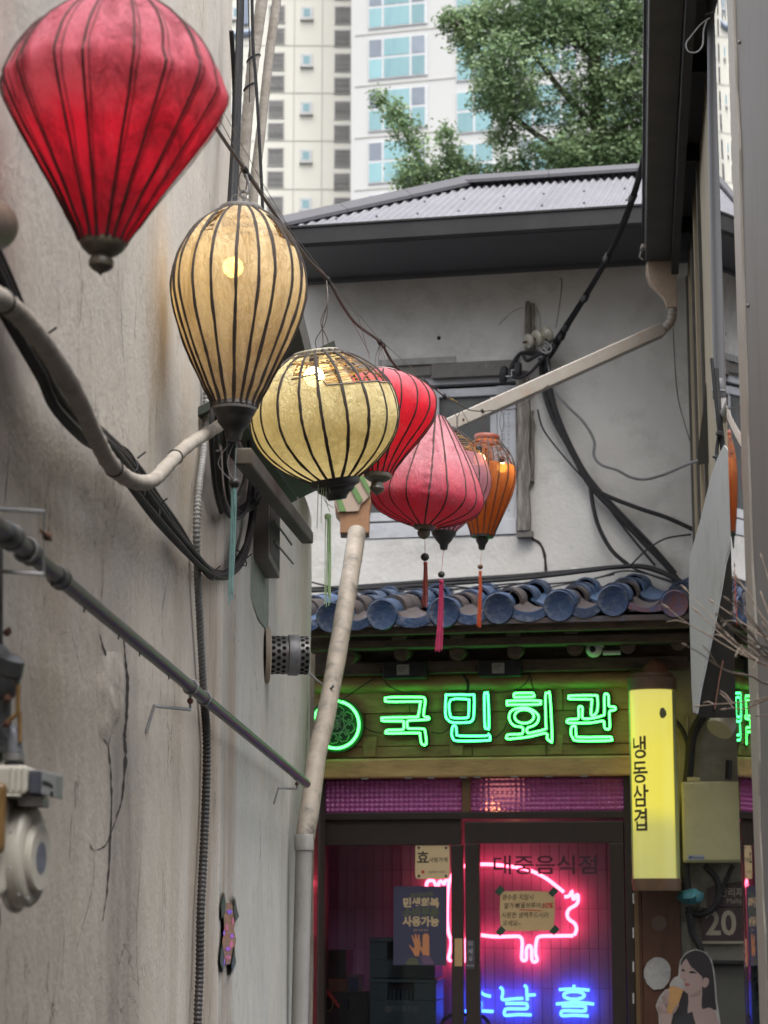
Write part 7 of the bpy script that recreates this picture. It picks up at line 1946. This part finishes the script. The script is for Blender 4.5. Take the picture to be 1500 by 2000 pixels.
layer([(712, 1120), (755, 1082), (820, 1130), (890, 1230), (900, 1300), (898, 1350), (860, 1385), (810, 1412), (772, 1412), (735, 1388), (712, 1340), (694, 1275), (700, 1200)], 5, SK, 'printed_face')
layer([(905, 1280), (930, 1262), (958, 1278), (956, 1318), (934, 1350), (912, 1356), (902, 1330)], 5, SK, 'printed_ear')
layer([(748, 1068), (800, 1040), (880, 1060), (930, 1140), (935, 1250), (905, 1260), (860, 1218), (800, 1168), (766, 1110)], 6, HR, 'printed_fringe')
layer([(748, 1066), (730, 1090), (708, 1130), (702, 1160), (722, 1120), (752, 1086)], 6, HR, 'printed_fringe')
for pts in ([(776, 1212), (800, 1200), (836, 1212), (848, 1222), (812, 1224), (790, 1222)], [(704, 1196), (716, 1184), (736, 1192), (742, 1204), (722, 1206)]):
    layer(pts, 6, HR, 'printed_eye', 2)
for pts in ([(770, 1186), (800, 1172), (846, 1186), (800, 1180)], [(700, 1176), (718, 1166), (742, 1172), (718, 1172)]):
    layer(pts, 6, SKd, 'printed_brow', 2)
layer([(724, 1268), (738, 1278), (752, 1272), (748, 1284), (732, 1288), (722, 1280)], 6, SKd, 'printed_nose', 2)
layer([(736, 1318), (760, 1312), (790, 1326), (766, 1340), (742, 1338)], 6, LPm, 'printed_mouth', 2)
layer([(880, 1345), (850, 1392), (800, 1420), (780, 1440), (840, 1440), (892, 1400)], 4, SKd, 'printed_chin_shade', 2)
layer([(600, 1345), (660, 1335), (726, 1368), (700, 1450), (650, 1560), (610, 1648), (570, 1636), (580, 1500)], 8, CN, 'printed_cone', 0)
layer([(602, 1342), (610, 1305), (645, 1268), (690, 1262), (722, 1290), (738, 1330), (730, 1368), (690, 1358), (640, 1340)], 9, WH, 'printed_ice_cream')
for k, pts in enumerate(([(556, 1388), (592, 1384), (598, 1440), (570, 1470), (548, 1440)], [(524, 1440), (556, 1428), (588, 1480), (586, 1520), (548, 1500)], [(490, 1500), (520, 1475), (572, 1540), (575, 1580), (530, 1560)], [(486, 1540), (506, 1525), (556, 1580), (566, 1640), (520, 1620)], [(505, 1600), (560, 1590), (620, 1600), (610, 1700), (590, 1800), (510, 1800), (512, 1680)], [(640, 1540), (680, 1500), (684, 1520), (650, 1580), (620, 1600)])):
    layer(pts, 10 + k, SK if k % 2 == 0 else mat('printed_finger', (0.25, 0.18, 0.16), rough=0.5), 'printed_finger')
MB().box(fr, fuz(1290, 2300, wS)[0], fuz(1400, 2300, wS)[0], wS - 0.12, wS + 0.05, 0.0, 0.02).build('stand_foot', M['black_plastic'], CS)

# ------------------------------------------------------------------ right-hand house
RX0, RY0, RSL = 1.99, 13.1, 0.12
RD = V((RSL, 1, 0)).normalized(); RN = V((-1, RSL, 0)).normalized()
def rw(y, w, z): return V((RX0 + RSL * (y - RY0), y, z)) + RN * w
M['siding'] = mat('aged_siding', (0.36, 0.30, 0.20), (0.25, 0.21, 0.15), scale=6, rough=0.7, stretch=(3, 3, 0.4), dirt=(0.12, 0.10, 0.07), dscale=5, damt=0.6)
RH = thing('right_house', 'narrow strip of a dark eaved house wall with aged tan siding', 'house', rw(10, -1.5, 0))
MB().box(lambda y, w, z: rw(y, w, z), 8.6, 13.6, -3, 0, 2.95, 5.6).build('wall', M['siding'], RH)
for k, y in enumerate((12.75, 12.2, 11.7, 11.1, 10.5)):
    MB().box(rw, y, y + 0.10, 0.001, 0.018, 2.96, 5.5).build('batten', M['siding'] if k % 2 else M['verge'], RH)
ezz = 5.47
def gx(y): return 1.64 - 0.12 * (12.5 - y)
MB().box(lambda a, b_, c: V((gx(b_) + a, b_, c)), 0.0, 0.155, 8.2, 12.45, ezz, ezz + 0.13).build('gutter', mat('dark_gutter', (0.085, 0.08, 0.072), (0.062, 0.059, 0.054), scale=4, rough=0.7, spec=0.25, dirt=(0.06, 0.055, 0.05), dscale=5, damt=0.6), RH, bevel=0.006)
MB().box(lambda a, b_, c: V((gx(b_) + a, b_, c)), -0.006, 0.004, 8.2, 12.452, ezz + 0.132, ezz + 0.142).build('gutter_lip', M['galvanised'], RH)
MB().box(lambda a, b_, c: V((gx(b_) + a, b_, c)), 0.156, 0.55, 8.2, 12.3, ezz + 0.04, ezz + 0.08).build('soffit', M['soffit'], RH)
MB().box(lambda a, b_, c: V((gx(b_) + a, b_, c)), 0.156, 0.20, 8.2, 12.3, ezz - 0.10, ezz + 0.04).build('fascia', M['fascia'], RH)
for y in (11.6, 10.4, 9.2):
    MB().box(lambda a, b_, c: V((gx(b_) + a, b_, c)), 0.20, 0.42, y, y + 0.012, ezz - 0.06, ezz + 0.038).build('bracket', M['fascia'], RH)
q = [V((gx(y) + a, y, z)) for a, y, z in ((-0.02, 8.2, ezz + 0.15), (-0.02, 12.45, ezz + 0.15), (2.6, 12.45, ezz + 1.0), (2.6, 8.2, ezz + 1.0))]
MB().prism(q, [p + V((0, 0, 0.04)) for p in q]).build('roof', M['ridge_metal'], RH)
# grey drain pipe with brackets, elbow and lower stub
DP = thing('grey_drain_pipe', 'dark grey vertical drain pipe at the edge of the mirror sheet', 'pipe', at(1398, 900, 8.6))
Yp = 8.6
M['pipe_grey'] = mat('grey_pvc', (0.075, 0.075, 0.08), (0.06, 0.06, 0.065), scale=6, rough=0.4, dirt=(0.05, 0.047, 0.045), dscale=6, damt=0.5)
MB().tube([at(1392, -60, Yp), at(1394, 200, Yp), at(1400, 500, Yp), at(1406, 765, Yp)], 0.0265, 16).build('vertical_tube', M['pipe_grey'], DP, smooth=True)
MB().lathe([(0.027, 0.05), (0.030, 0.045), (0.030, -0.03), (0.027, -0.035)], at(1405, 764, Yp), n=16).build('socket', M['pipe_grey'], DP, smooth=True)
MB().tube(smooth_path([at(1406, 770, Yp), at(1408, 800, Yp), at(1409, 815, Yp - 0.02), at(1420, 805, Yp - 0.12), at(1432, 780, Yp - 0.3)], 6), 0.027, 14).build('elbow', M['pvc'], DP, smooth=True)
for y in (28, 764):
    c = at(1392 + (y > 500) * 13, y, Yp)
    MB().tube([c + V((0.031 * math.cos(a), 0.031 * math.sin(a), 0.004 * math.sin(a))) for a in [2 * math.pi * i / 18 for i in range(18)]], 0.005, 6, closed=True).build('pipe_strap', M['galvanised'], DP, smooth=True)
MB().tube(smooth_path([at(1406, 895, Yp), at(1414, 940, Yp), at(1418, 965, Yp), at(1422, 1010, Yp), at(1432, 1020, Yp)], 6), 0.024, 12).build('lower_tube', M['pvc'], DP, smooth=True)
MB().lathe([(0.05, 0), (0.045, -0.04), (0.03, -0.07), (0.01, -0.075)], at(1424, 985, Yp), n=16).build('pipe_cup', M['pvc'], DP, smooth=True)
WLp = MB().tube(smooth_path([at(x, y, 8.4) for x, y in [(1386, 35), (1368, 48), (1350, 70), (1340, 85), (1344, 100), (1360, 102), (1372, 88), (1374, 60), (1380, 40)]], 8), 0.0035, 6).build('wire_loop', M['wire_grey'], smooth=True, label='loop of loose wire hanging beside the top of the grey drain pipe', cat='wire')
RC = thing('right_cables', 'black cables tied together beside the grey drain pipe above the reflected lantern', 'cables', at(1405, 1000, 8.5))
for path, r_ in (([(1398, 720), (1404, 800), (1410, 860), (1416, 915), (1424, 950), (1432, 960)], 0.012), ([(1390, 700), (1398, 780), (1406, 850), (1420, 900), (1430, 930)], 0.008),
                 ([(1404, 850), (1400, 880), (1402, 905), (1412, 925), (1424, 940)], 0.008), ([(1392, 893), (1404, 890), (1410, 880), (1408, 860)], 0.006)):
    MB().tube(smooth_path([at(x, y, 8.5) for x, y in path], 6), r_, 7).build('cable', M['black_rubber'], RC, smooth=True)
for x, y in ((1406, 848), (1405, 893), (1414, 915)):
    MB().lathe([(0.01, -0.012), (0.018, -0.006), (0.018, 0.006), (0.01, 0.012)], at(x, y, 8.48), V((0.3, 0, 1)), 8).build('cable_tie', M['black_plastic'], RC)
# pale awning sheet, dark side boards
M['awning'] = mat('pale_awning', (0.33, 0.345, 0.335), (0.27, 0.285, 0.275), scale=3, rough=0.6, stretch=(2, 2, 0.5), dirt=(0.20, 0.20, 0.18), dscale=6, damt=0.75, bump=0.15)
AW = thing('awning_sheet', 'pale grey green awning sheet hanging folded beside the tiled roof', 'awning', at(1385, 1395, 8.4))
out_ = [(1414, 868), (1400, 895), (1387, 935), (1376, 980), (1366, 1020), (1356, 1055), (1347, 1085), (1345, 1130), (1346, 1200), (1348, 1270), (1350, 1340), (1353, 1392), (1360, 1394), (1368, 1345), (1384, 1270), (1395, 1220), (1408, 1150), (1416, 1100), (1427, 1060), (1436, 1050), (1436, 900), (1424, 880)]
def shear_Y(x, y): return 8.45 - (x - 1345) * 0.004
MB().prism([at(x, y, shear_Y(x, y)) for x, y in out_], [at(x, y, shear_Y(x, y)) + V((0.012, 0.03, 0)) for x, y in out_]).build('sheet', M['awning'], AW, bevel=0.004)
bd = [(1436, 1052), (1427, 1062), (1416, 1102), (1408, 1152), (1384, 1272), (1368, 1348), (1364, 1400), (1384, 1402), (1440, 1402), (1446, 1050)]
MB().prism([at(x, y, 8.50) for x, y in bd], [at(x, y, 8.55) for x, y in bd]).build('side_board', mat('dark_side_board', (0.016, 0.015, 0.013), (0.011, 0.010, 0.009), scale=6, rough=0.9, spec=0.05), AW)
MB().tube([at(1412, 1290, 8.49), at(1404, 1330, 8.49), at(1396, 1385, 8.49)], 0.004, 5).build('board_seam', M['rust'], AW)
bp_ = [(1390, 660), (1396, 780), (1400, 830), (1384, 905), (1364, 908), (1362, 890)]
MB().prism([at(x, y, 10.4) for x, y in bp_], [at(x, y, 10.46) for x, y in bp_]).build('dark_brace', mat('black_green_brace', (0.035, 0.036, 0.03), rough=0.6), label='dark slanting brace board between the tan siding and the grey pipe', cat='board')

# mirror-polished steel sheet, slightly bowed, and the grey panel wall nearest to us
m = bpy.data.materials.new('polished_steel'); m.use_nodes = True
b = m.node_tree.nodes['Principled BSDF']
b.inputs['Base Color'].default_value = (0.80, 0.80, 0.81, 1); b.inputs['Metallic'].default_value = 1.0; b.inputs['Roughness'].default_value = 0.025
nt = m.node_tree
tcn = nt.nodes.new('ShaderNodeTexCoord'); nn = nt.nodes.new('ShaderNodeTexNoise'); nn.inputs['Scale'].default_value = 2.2; nn.inputs['Detail'].default_value = 1
bn = nt.nodes.new('ShaderNodeBump'); bn.inputs['Strength'].default_value = 0.04; bn.inputs['Distance'].default_value = 0.02
nt.links.new(tcn.outputs['Object'], nn.inputs['Vector']); nt.links.new(nn.outputs['Fac'], bn.inputs['Height']); nt.links.new(bn.outputs[0], b.inputs['Normal'])
YN, YF = 4.78, 5.05
PHN, PHF = 0.0365, 0.0587
XN = (1465 - 750) / F * YN
ZT, ZB = 3.85, 0.1
def mirror(a, b_):
    L_ = YF - YN
    y = a * L_
    x = XN + PHN * y + (PHF - PHN) * y * y / (2 * L_)
    z = ZB + (ZT - ZB) * b_
    lean = 0.0
    return V((x + lean, YN + y, z))
SM = thing('mirror_sheet', 'narrow bowed sheet of mirror-polished steel on the corner of the grey panel wall', 'metal sheet', V((XN, YN, 0.1)))
MB().grid(mirror, 24, 30).build('steel_face', m, SM, smooth=True, fix=False)
bk = MB().grid(lambda a, b_: mirror(a, b_) + V((0.006, 0, 0)), 24, 1)
bk.build('steel_back', M['galvanised'], SM, smooth=True, fix=False)
M['panel_grey'] = mat('grey_panel_paint', (0.26, 0.265, 0.28), (0.235, 0.24, 0.252), scale=2, rough=0.6, spec=0.4, dirt=(0.17, 0.165, 0.16), dscale=4, damt=0.6, bump=0.05, bscale=8, stretch=(1, 1, 0.3))
RWL = thing('panel_wall', 'smooth grey painted metal wall at the edge of the alley, nearest to us', 'wall', V((XN + 0.5, 3, 0)))
MB().grid(lambda a, b_: V((XN + 0.004 + 0.004 * noise.noise(V((a * 3, b_ * 4, 2))) , -6 + (YN - 0.004 + 6) * a, 0.05 + 3.8 * b_)), 30, 20).build('panel', M['panel_grey'], RWL, smooth=True, fix=False)
MB().box(lambda a, b_, c: V((a, b_, c)), XN + 0.03, XN + 1.2, -6, YF, 0, 3.85).build('core', M['plaster_dim'], RWL)
trim = []
n = 46
for i in range(n + 1):
    z = 0.3 + 3.5 * i / n
    wv = 0.055 + 0.016 * noise.noise(V((z * 2.6, 3, 1))) + 0.012 * noise.noise(V((z * 7, 1, 6)))
    x = XN - 0.0015
    trim.append((V((x, YN - 0.001, z)), V((x, YN - 0.001 - wv * 1.6, z))))
vs = [p for t in trim for p in t] + [p + V((0.006, 0, 0)) for t in trim for p in t]
k2 = 2 * (n + 1)
fs = [(2 * i, 2 * i + 1, 2 * i + 3, 2 * i + 2) for i in range(n)] + [(2 * i + 1, k2 + 2 * i + 1, k2 + 2 * i + 3, 2 * i + 3) for i in range(n)] + [(2 * i, 2 * i + 2, k2 + 2 * i + 2, k2 + 2 * i) for i in range(n)]
MB().add(vs, fs).build('wavy_edge_strip', mat('beige_strip', (0.44, 0.42, 0.385), (0.38, 0.36, 0.33), scale=4, rough=0.5), RWL, label='pale strip with a wavy edge')  # pale beige strip with a wavy edge

for z in (0.55, 1.35, 2.15, 2.95, 3.6):
    for y in (YN - 0.13, YN - 0.9):
        MB().sphere(V((XN + 0.002, y, z)), 0.005, 8, 5).build('rivet', M['galvanised'], RWL)
# dry twigs sticking in from the right
TW = thing('dry_twigs', 'bunch of dry thin twigs poking in front of the grey wall', 'twigs', at(1560, 1330, 4.0), kind=None)
M['twig'] = mat('dry_twig', (0.34, 0.28, 0.23), (0.22, 0.18, 0.15), scale=40, rough=0.8)
rg = random.Random(11)
tips = [(1303, 1187, 4.0), (1361, 1194, 4.1), (1338, 1260, 3.6), (1392, 1175, 4.2), (1438, 1126, 4.1), (1364, 1379, 4.2), (1404, 1227, 3.9), (1422, 1172, 3.9), (1488, 1163, 4.2), (1488, 1090, 4.2), (1400, 1200, 3.4), (1415, 1215, 3.5), (1425, 1245, 3.4), (1432, 1200, 3.6), (1416, 1385, 4.1), (1480, 1398, 4.2), (1446, 1180, 3.8), (1338, 1150, 4.2), (1460, 1230, 3.5), (1448, 1262, 3.7), (1494, 1225, 4.0)]
for x, y, Y in tips:
    rx, ry = 1530 + rg.uniform(-10, 60), 1300 + rg.uniform(-30, 60) + (40 if y > 1300 else 0)
    n = 7
    pts = []
    for i in range(n):
        t = i / (n - 1)
        pts.append(at(rx + (x - rx) * t + rg.uniform(-3, 3) * (0 < i < n - 1), ry + (y - ry) * t + 12 * math.sin(math.pi * t) + rg.uniform(-3, 3) * (0 < i < n - 1), 4.0 + (Y - 4.0) * t))
    MB().tube(smooth_path(pts, 4), [0.0024 - 0.0015 * i / (4 * (n - 1)) for i in range(4 * (n - 1) + 1)], 6).build('twig', M['twig'], TW, smooth=True)
    MB().lathe([(0.0008, -0.006), (0.0026, 0.0), (0.0020, 0.008), (0.0006, 0.014)], pts[-1], pts[-1] - pts[-2], 6).build('bud', M['twig'], TW)
    for j in range(rg.choice((1, 1, 2))):
        k = rg.randrange(2, 6)
        d = (pts[k] - pts[k - 1]) * rg.uniform(0.6, 1.2) + V((rg.uniform(-0.015, 0.01), 0, rg.uniform(-0.03, 0.03)))
        MB().tube([pts[k], pts[k] + d * 0.5 + V((0, 0, 0.004)), pts[k] + d], [0.0016, 0.0013, 0.0008], 5).build('twig', M['twig'], TW)
# ------------------------------------------------------------------ apartment tower far behind
M['tower_cream'] = mat('cream_tower_paint', (0.58, 0.565, 0.50), (0.55, 0.535, 0.47), scale=0.15, rough=0.85)
M['tower_white'] = mat('white_tower_paint', (0.435, 0.435, 0.425), (0.41, 0.41, 0.40), scale=0.15, rough=0.85)
M['tower_line'] = mat('tower_joint', (0.42, 0.41, 0.37), rough=0.9)
M['louvre_grey'] = mat('louvre_grey', (0.17, 0.165, 0.155), (0.13, 0.128, 0.122), scale=1.5, rough=0.7, vary=0.25)
M['louvre_frame'] = mat('louvre_frame', (0.42, 0.41, 0.39), rough=0.7)
M['teal_pane'] = mat('teal_pane', (0.17, 0.30, 0.315), (0.12, 0.24, 0.26), scale=0.9, rough=0.12, spec=0.7, stretch=(3, 3, 0.3), vary=0.22)
M['grey_pane'] = mat('grey_pane', (0.16, 0.185, 0.22), (0.11, 0.13, 0.155), scale=0.8, rough=0.12, spec=0.7, vary=0.25)
M['tower_frame'] = mat('tower_window_frame', (0.48, 0.49, 0.495), rough=0.6)
TWR = thing('apartment_tower', 'white and cream high-rise apartment tower with teal windows rising behind the tree', 'apartment building', V((4, 115, 0)))
FH = 2.8
YC, YW = 109.0, 101.0
SW = 0.24
xw0 = (690 - 750) / F * YW
wbase = V((xw0, YW, 0))
WUv = V((1, -SW, 0)).normalized(); WNv = V((-SW, -1, 0)).normalized()
def tf(u, w, z): return wbase + WUv * u + WNv * w + V((0, 0, z))
def tuz(px, py):
    p = hit(px, py, wbase, WNv) - wbase
    return p.dot(WUv), p.z
def cf_(u, w, z): return V((u, YC - w, z))
def cuz(px, py):
    p = hit(px, py, V((0, YC, 0)), V((0, -1, 0)))
    return p.x, p.z
MB().box(cf_, -16, cuz(694, 200)[0] + 1.2, -9, 0, 0, 78).build('cream_block', M['tower_cream'], TWR)
MB().box(tf, -0.2, 24, -12, 0, 0, 78).build('white_block', M['tower_white'], TWR)
# window and louvre prototypes
zl = cuz(540, 15)[1]
zw = tuz(780, 80)[1]
def louvre_proto(x0, x1, py0, py1, nm='louvre_window'):
    a, zt = cuz(x0, py0); c, zb = cuz(x1, py1)
    root = MB().box(cf_, a, c, 0.0, 0.05, zb, zt).build(nm, M['louvre_frame'], TWR)
    n = 9
    for i in range(n):
        z = zb + 0.06 + (zt - zb - 0.12) * i / n
        MB().box(cf_, a + 0.06, c - 0.06, 0.05, 0.075, z, z + (zt - zb - 0.12) / n * 0.72).build('slat', M['louvre_grey'], root)
    return root
def dup(src, parent, delta):
    o = copy_part(src, parent, delta)
    for ch in src.children:
        k = ch.copy(); COL.objects.link(k); k.parent = o
    return o
protos = []
for x0, x1, y0, y1 in ((525, 557, 10, 46), (524, 557, 54, 86), (653, 686, 12, 48), (652, 685, 58, 92)):
    protos.append(louvre_proto(x0, x1, y0, y1))
def far_box(mb, f, px, py, w0, w1, pad=0.0):
    pass
a, zt = cuz(588, 14); c, zb = cuz(611, 38)
sm = MB().box(cf_, a, c, 0.0, 0.06, zb, zt).build('small_window', M['tower_frame'], TWR)
MB().box(cf_, a + 0.15, c - 0.15, 0.06, 0.07, zb + 0.15, zt - 0.12).build('pane', M['teal_pane'], sm)
MB().box(cf_, a - 0.03, c + 0.05, 0.0, 0.16, zb - 0.08, zb).build('sill', M['louvre_frame'], sm)
protos.append(sm)
floors_up, floors_dn = 6, 8
for p in protos:
    for k in range(-floors_dn, floors_up):
        if k == 0: continue
        dup(p, TWR, V((0, 0, FH * k)))
# joints on the cream block
for k in range(-floors_dn, floors_up):
    z = cuz(600, -2)[1] + FH * k
    MB().box(cf_, -15.9, cuz(694, 0)[0], 0.0, 0.02, z, z + 0.05).build('floor_joint', M['tower_line'], TWR)
for x in (573, 628):
    u = cuz(x, 200)[0]
    MB().box(cf_, u, u + 0.05, 0.0, 0.022, 0, 77).build('panel_joint', M['tower_line'], TWR)
# further columns of louvres hidden from the front, seen in the polished sheet
for dx in (-3.9, -7.5, -11.0):
    for p in protos[:2] + [protos[4]]:
        for k in range(-6, 5):
            dup(p, TWR, V((dx, 0, FH * k)))
# big windows on the white block
def big_window(x0, cells, py0, row_h, nm='window'):
    ws = []
    zt = tuz(x0, py0)[1]
    u = tuz(x0, py0)[0]
    h0, h1 = 0.92, 1.02
    tot = sum(cells) * 0.02496
    r = MB().box(tf, u - 0.05, u + tot + 0.12 * len(cells) + 0.05, 0.0, 0.06, zt - h0 - h1 - 0.22, zt + 0.05).build(nm, M['tower_frame'], TWR)
    uu = u
    for j, wpx in enumerate(cells):
        wd = wpx * 0.02496
        teal = (j == 1 and len(cells) == 3) or (len(cells) == 2)
        MB().box(tf, uu, uu + wd, 0.06, 0.075, zt - h0, zt).build('pane', M['teal_pane' if teal else 'grey_pane'], r)
        MB().box(tf, uu, uu + wd, 0.06, 0.075, zt - h0 - h1 - 0.15, zt - h0 - 0.15).build('pane', M['teal_pane'], r)
        uu += wd + 0.12
    return r
bw = [big_window(722, (26, 54, 27), 80, 0), big_window(893, (32, 34), 82, 0), big_window(1012, (26, 54, 27), 70, 0), big_window(1160, (32, 34), 60, 0)]
FW = 2.8
for p in bw:
    for k in range(-8, 5):
        if k: dup(p, TWR, V((0, 0, FW * k)))
for k in range(-8, 6):
    z = tuz(780, 62)[1] + FW * k
    MB().box(tf, 0, 23.9, 0.0, 0.03, z, z + 0.06).build('floor_joint', M['tower_line'], TWR)
# ring and swoosh logo high on the cream face
lgz = 50.0
lg = MB()
u_ = -9.5
lg.tube(smooth_path([cf_(u_ + x * 0.22, 0.05, lgz + z * 0.22) for x, z in [(-9, 3), (-8, -1), (-4, -4), (2, -5.2), (8, -4.6), (11, -4)]], 6), 0.22, 6)
for x in (-3, 3, 8):
    lg.tube([cf_(u_ + x * 0.22, 0.05, lgz - 0.5), cf_(u_ + x * 0.22, 0.05, lgz + 1.2)], 0.2, 6)
lg.tube(smooth_path([cf_(u_ + x * 0.22, 0.05, lgz + z * 0.22) for x, z in [(-6, 4), (-4, 0), (-1, 2), (1, 5)]], 6), 0.2, 6)
lg.build('logo', mat('tower_logo', (0.22, 0.26, 0.33), rough=0.7), TWR)

# ------------------------------------------------------------------ ginkgo tree between the tower and the house
TR = thing('ginkgo_tree', 'leafy green ginkgo tree growing behind the corrugated metal roof', 'tree', V((2.2, 25, 0)))
M['bark'] = mat('bark', (0.11, 0.09, 0.07), (0.06, 0.05, 0.04), scale=9, rough=0.9, bump=0.5)
m = bpy.data.materials.new('ginkgo_leaf'); m.use_nodes = True
N_, L_ = m.node_tree.nodes, m.node_tree.links
N_.clear()
at_ = N_.new('ShaderNodeAttribute'); at_.attribute_name = 'tone'
rp = N_.new('ShaderNodeValToRGB')
rp.color_ramp.elements[0].color = (0.095, 0.165, 0.07, 1); rp.color_ramp.elements[1].color = (0.30, 0.40, 0.20, 1)
L_.new(at_.outputs['Fac'], rp.inputs[0])
d = N_.new('ShaderNodeBsdfDiffuse'); t = N_.new('ShaderNodeBsdfTranslucent'); g = N_.new('ShaderNodeBsdfGlossy'); g.inputs['Roughness'].default_value = 0.5
L_.new(rp.outputs[0], d.inputs[0]); L_.new(rp.outputs[0], t.inputs[0])
a = N_.new('ShaderNodeMixShader'); a.inputs[0].default_value = 0.35
L_.new(d.outputs[0], a.inputs[1]); L_.new(t.outputs[0], a.inputs[2])
c = N_.new('ShaderNodeMixShader'); c.inputs[0].default_value = 0.04
L_.new(a.outputs[0], c.inputs[1]); L_.new(g.outputs[0], c.inputs[2])
o = N_.new('ShaderNodeOutputMaterial'); L_.new(c.outputs[0], o.inputs[0])
YT = 25.0
rg = random.Random(5)
blobs = [(1120, 90, 170, 1.0), (1220, 230, 130, 0.9), (1010, 150, 95, 0.7), (1090, 290, 75, 0.6), (945, 90, 62, 0.45), (905, 55, 42, 0.3), (1250, 40, 150, 0.9), (1190, 330, 70, 0.6), (1010, 315, 45, 0.35), (965, 195, 50, 0.35),
         (772, 222, 24, 0.2), (792, 262, 32, 0.25), (838, 305, 48, 0.35), (800, 345, 36, 0.28), (895, 322, 34, 0.25), (860, 270, 26, 0.2), (925, 345, 26, 0.2), (743, 195, 12, 0.1), (880, 40, 22, 0.15),
         (985, 260, 40, 0.3), (1050, 30, 110, 0.7), (1140, -110, 190, 1.1), (1330, 180, 160, 1.0), (1300, 340, 120, 0.8), (1130, 400, 120, 0.8), (1000, 400, 90, 0.6), (860, 385, 60, 0.4), (960, 25, 45, 0.3), (1400, -20, 220, 1.2)]
tw_ = MB()
leaf_v, leaf_f, tones = [], [], []
sc = YT / F
def add_leaf(p, n_, r_, tone):
    n_ = n_.normalized(); x = n_.orthogonal().normalized(); y = n_.cross(x)
    a0 = rg.uniform(0, 6.28)
    k = len(leaf_v)
    leaf_v.append(p)
    for i, (da, rr) in enumerate(((-1.0, 0.9), (-0.5, 1.05), (0.0, 0.78), (0.5, 1.05), (1.0, 0.9))):
        q = p + (x * math.cos(a0 + da) + y * math.sin(a0 + da)) * (r_ * rr) + n_ * (r_ * 0.18 * (i % 2))
        leaf_v.append(q)
    leaf_f.append((k, k + 1, k + 2, k + 3)); leaf_f.append((k, k + 3, k + 4, k + 5))
    tones.extend([tone] * 6)
for bx, by, br, dep in blobs:
    c = at(bx, by, YT + rg.uniform(-0.25, 0.25))
    R_ = br * sc
    nc = int(min(1500, 20 + 1350 * R_ * R_ / 0.7))
    for i in range(nc):
        while True:
            v = V((rg.uniform(-1, 1), rg.uniform(-1, 1), rg.uniform(-1, 1)))
            if v.length <= 1 and v.length > 0.35 * rg.random(): break
        p = c + V((v.x * R_, v.y * max(dep * 0.8, R_ * 0.8), v.z * R_))
        dens = noise.noise(p * 1.7 + V((3, 1, 2))) + 0.6 * noise.noise(p * 4.1)
        if dens < -0.22: continue
        tb = 0.45 + 0.55 * noise.noise(p * 2.3) + 0.22 * rg.uniform(-1, 1)
        m_ = rg.randint(6, 10)
        hang = V((rg.uniform(-1, 1), rg.uniform(-1, 1), rg.uniform(0.0, 1.2)))
        for j in range(m_):
            q = p + V((rg.gauss(0, 0.055), rg.gauss(0, 0.055), rg.gauss(0, 0.05)))
            nrm_ = V((rg.uniform(-1, 1), rg.uniform(-1.2, 0.6), rg.uniform(-0.1, 1.5))) + hang * 0.4
            add_leaf(q, nrm_, rg.uniform(0.027, 0.046), min(1, max(0, tb + rg.uniform(-0.18, 0.18))))
me = bpy.data.meshes.new('crown')
o0 = WL[TR.name]
me.from_pydata([tuple(p - o0) for p in leaf_v], [], leaf_f)
at_r = me.attributes.new('tone', 'FLOAT', 'POINT')
at_r.data.foreach_set('value', tones)
me.materials.append(m)
cr = bpy.data.objects.new('crown', me); COL.objects.link(cr); cr.parent = TR; cr['kind'] = 'stuff'
# trunk and limbs
tp = smooth_path([V((2.4, 25.2, 0)), V((2.35, 25.1, 3)), at(1190, 420, 25.2), at(1170, 250, 25.2), at(1160, 80, 25.2), at(1160, -120, 25.2)], 6)
MB().tube(tp, [0.20 * (1 - 0.75 * i / (len(tp) - 1)) for i in range(len(tp))], 10).build('trunk', M['bark'], TR, smooth=True)
for path in ([(1185, 400), (1080, 400), (980, 385), (880, 355), (820, 310), (780, 240), (745, 190)], [(1175, 300), (1080, 280), (1000, 220), (940, 110), (890, 40)], [(1172, 260), (1100, 180), (1020, 80), (960, 20)],
             [(1175, 280), (1240, 220), (1290, 120)], [(1165, 120), (1080, 20), (1020, -60)], [(1165, 100), (1240, 0)], [(1185, 350), (1240, 330), (1300, 300)], [(880, 355), (830, 350), (795, 345)], [(860, 340), (895, 320), (925, 330)], [(1080, 400), (1040, 340), (1010, 300)]):
    pts = smooth_path([at(x, y, 25.1 + 0.15 * math.sin(x)) for x, y in path], 5)
    MB().tube(pts, [0.055 * (1 - 0.85 * i / (len(pts) - 1)) for i in range(len(pts))], 6).build('branch', M['bark'], TR, smooth=True)
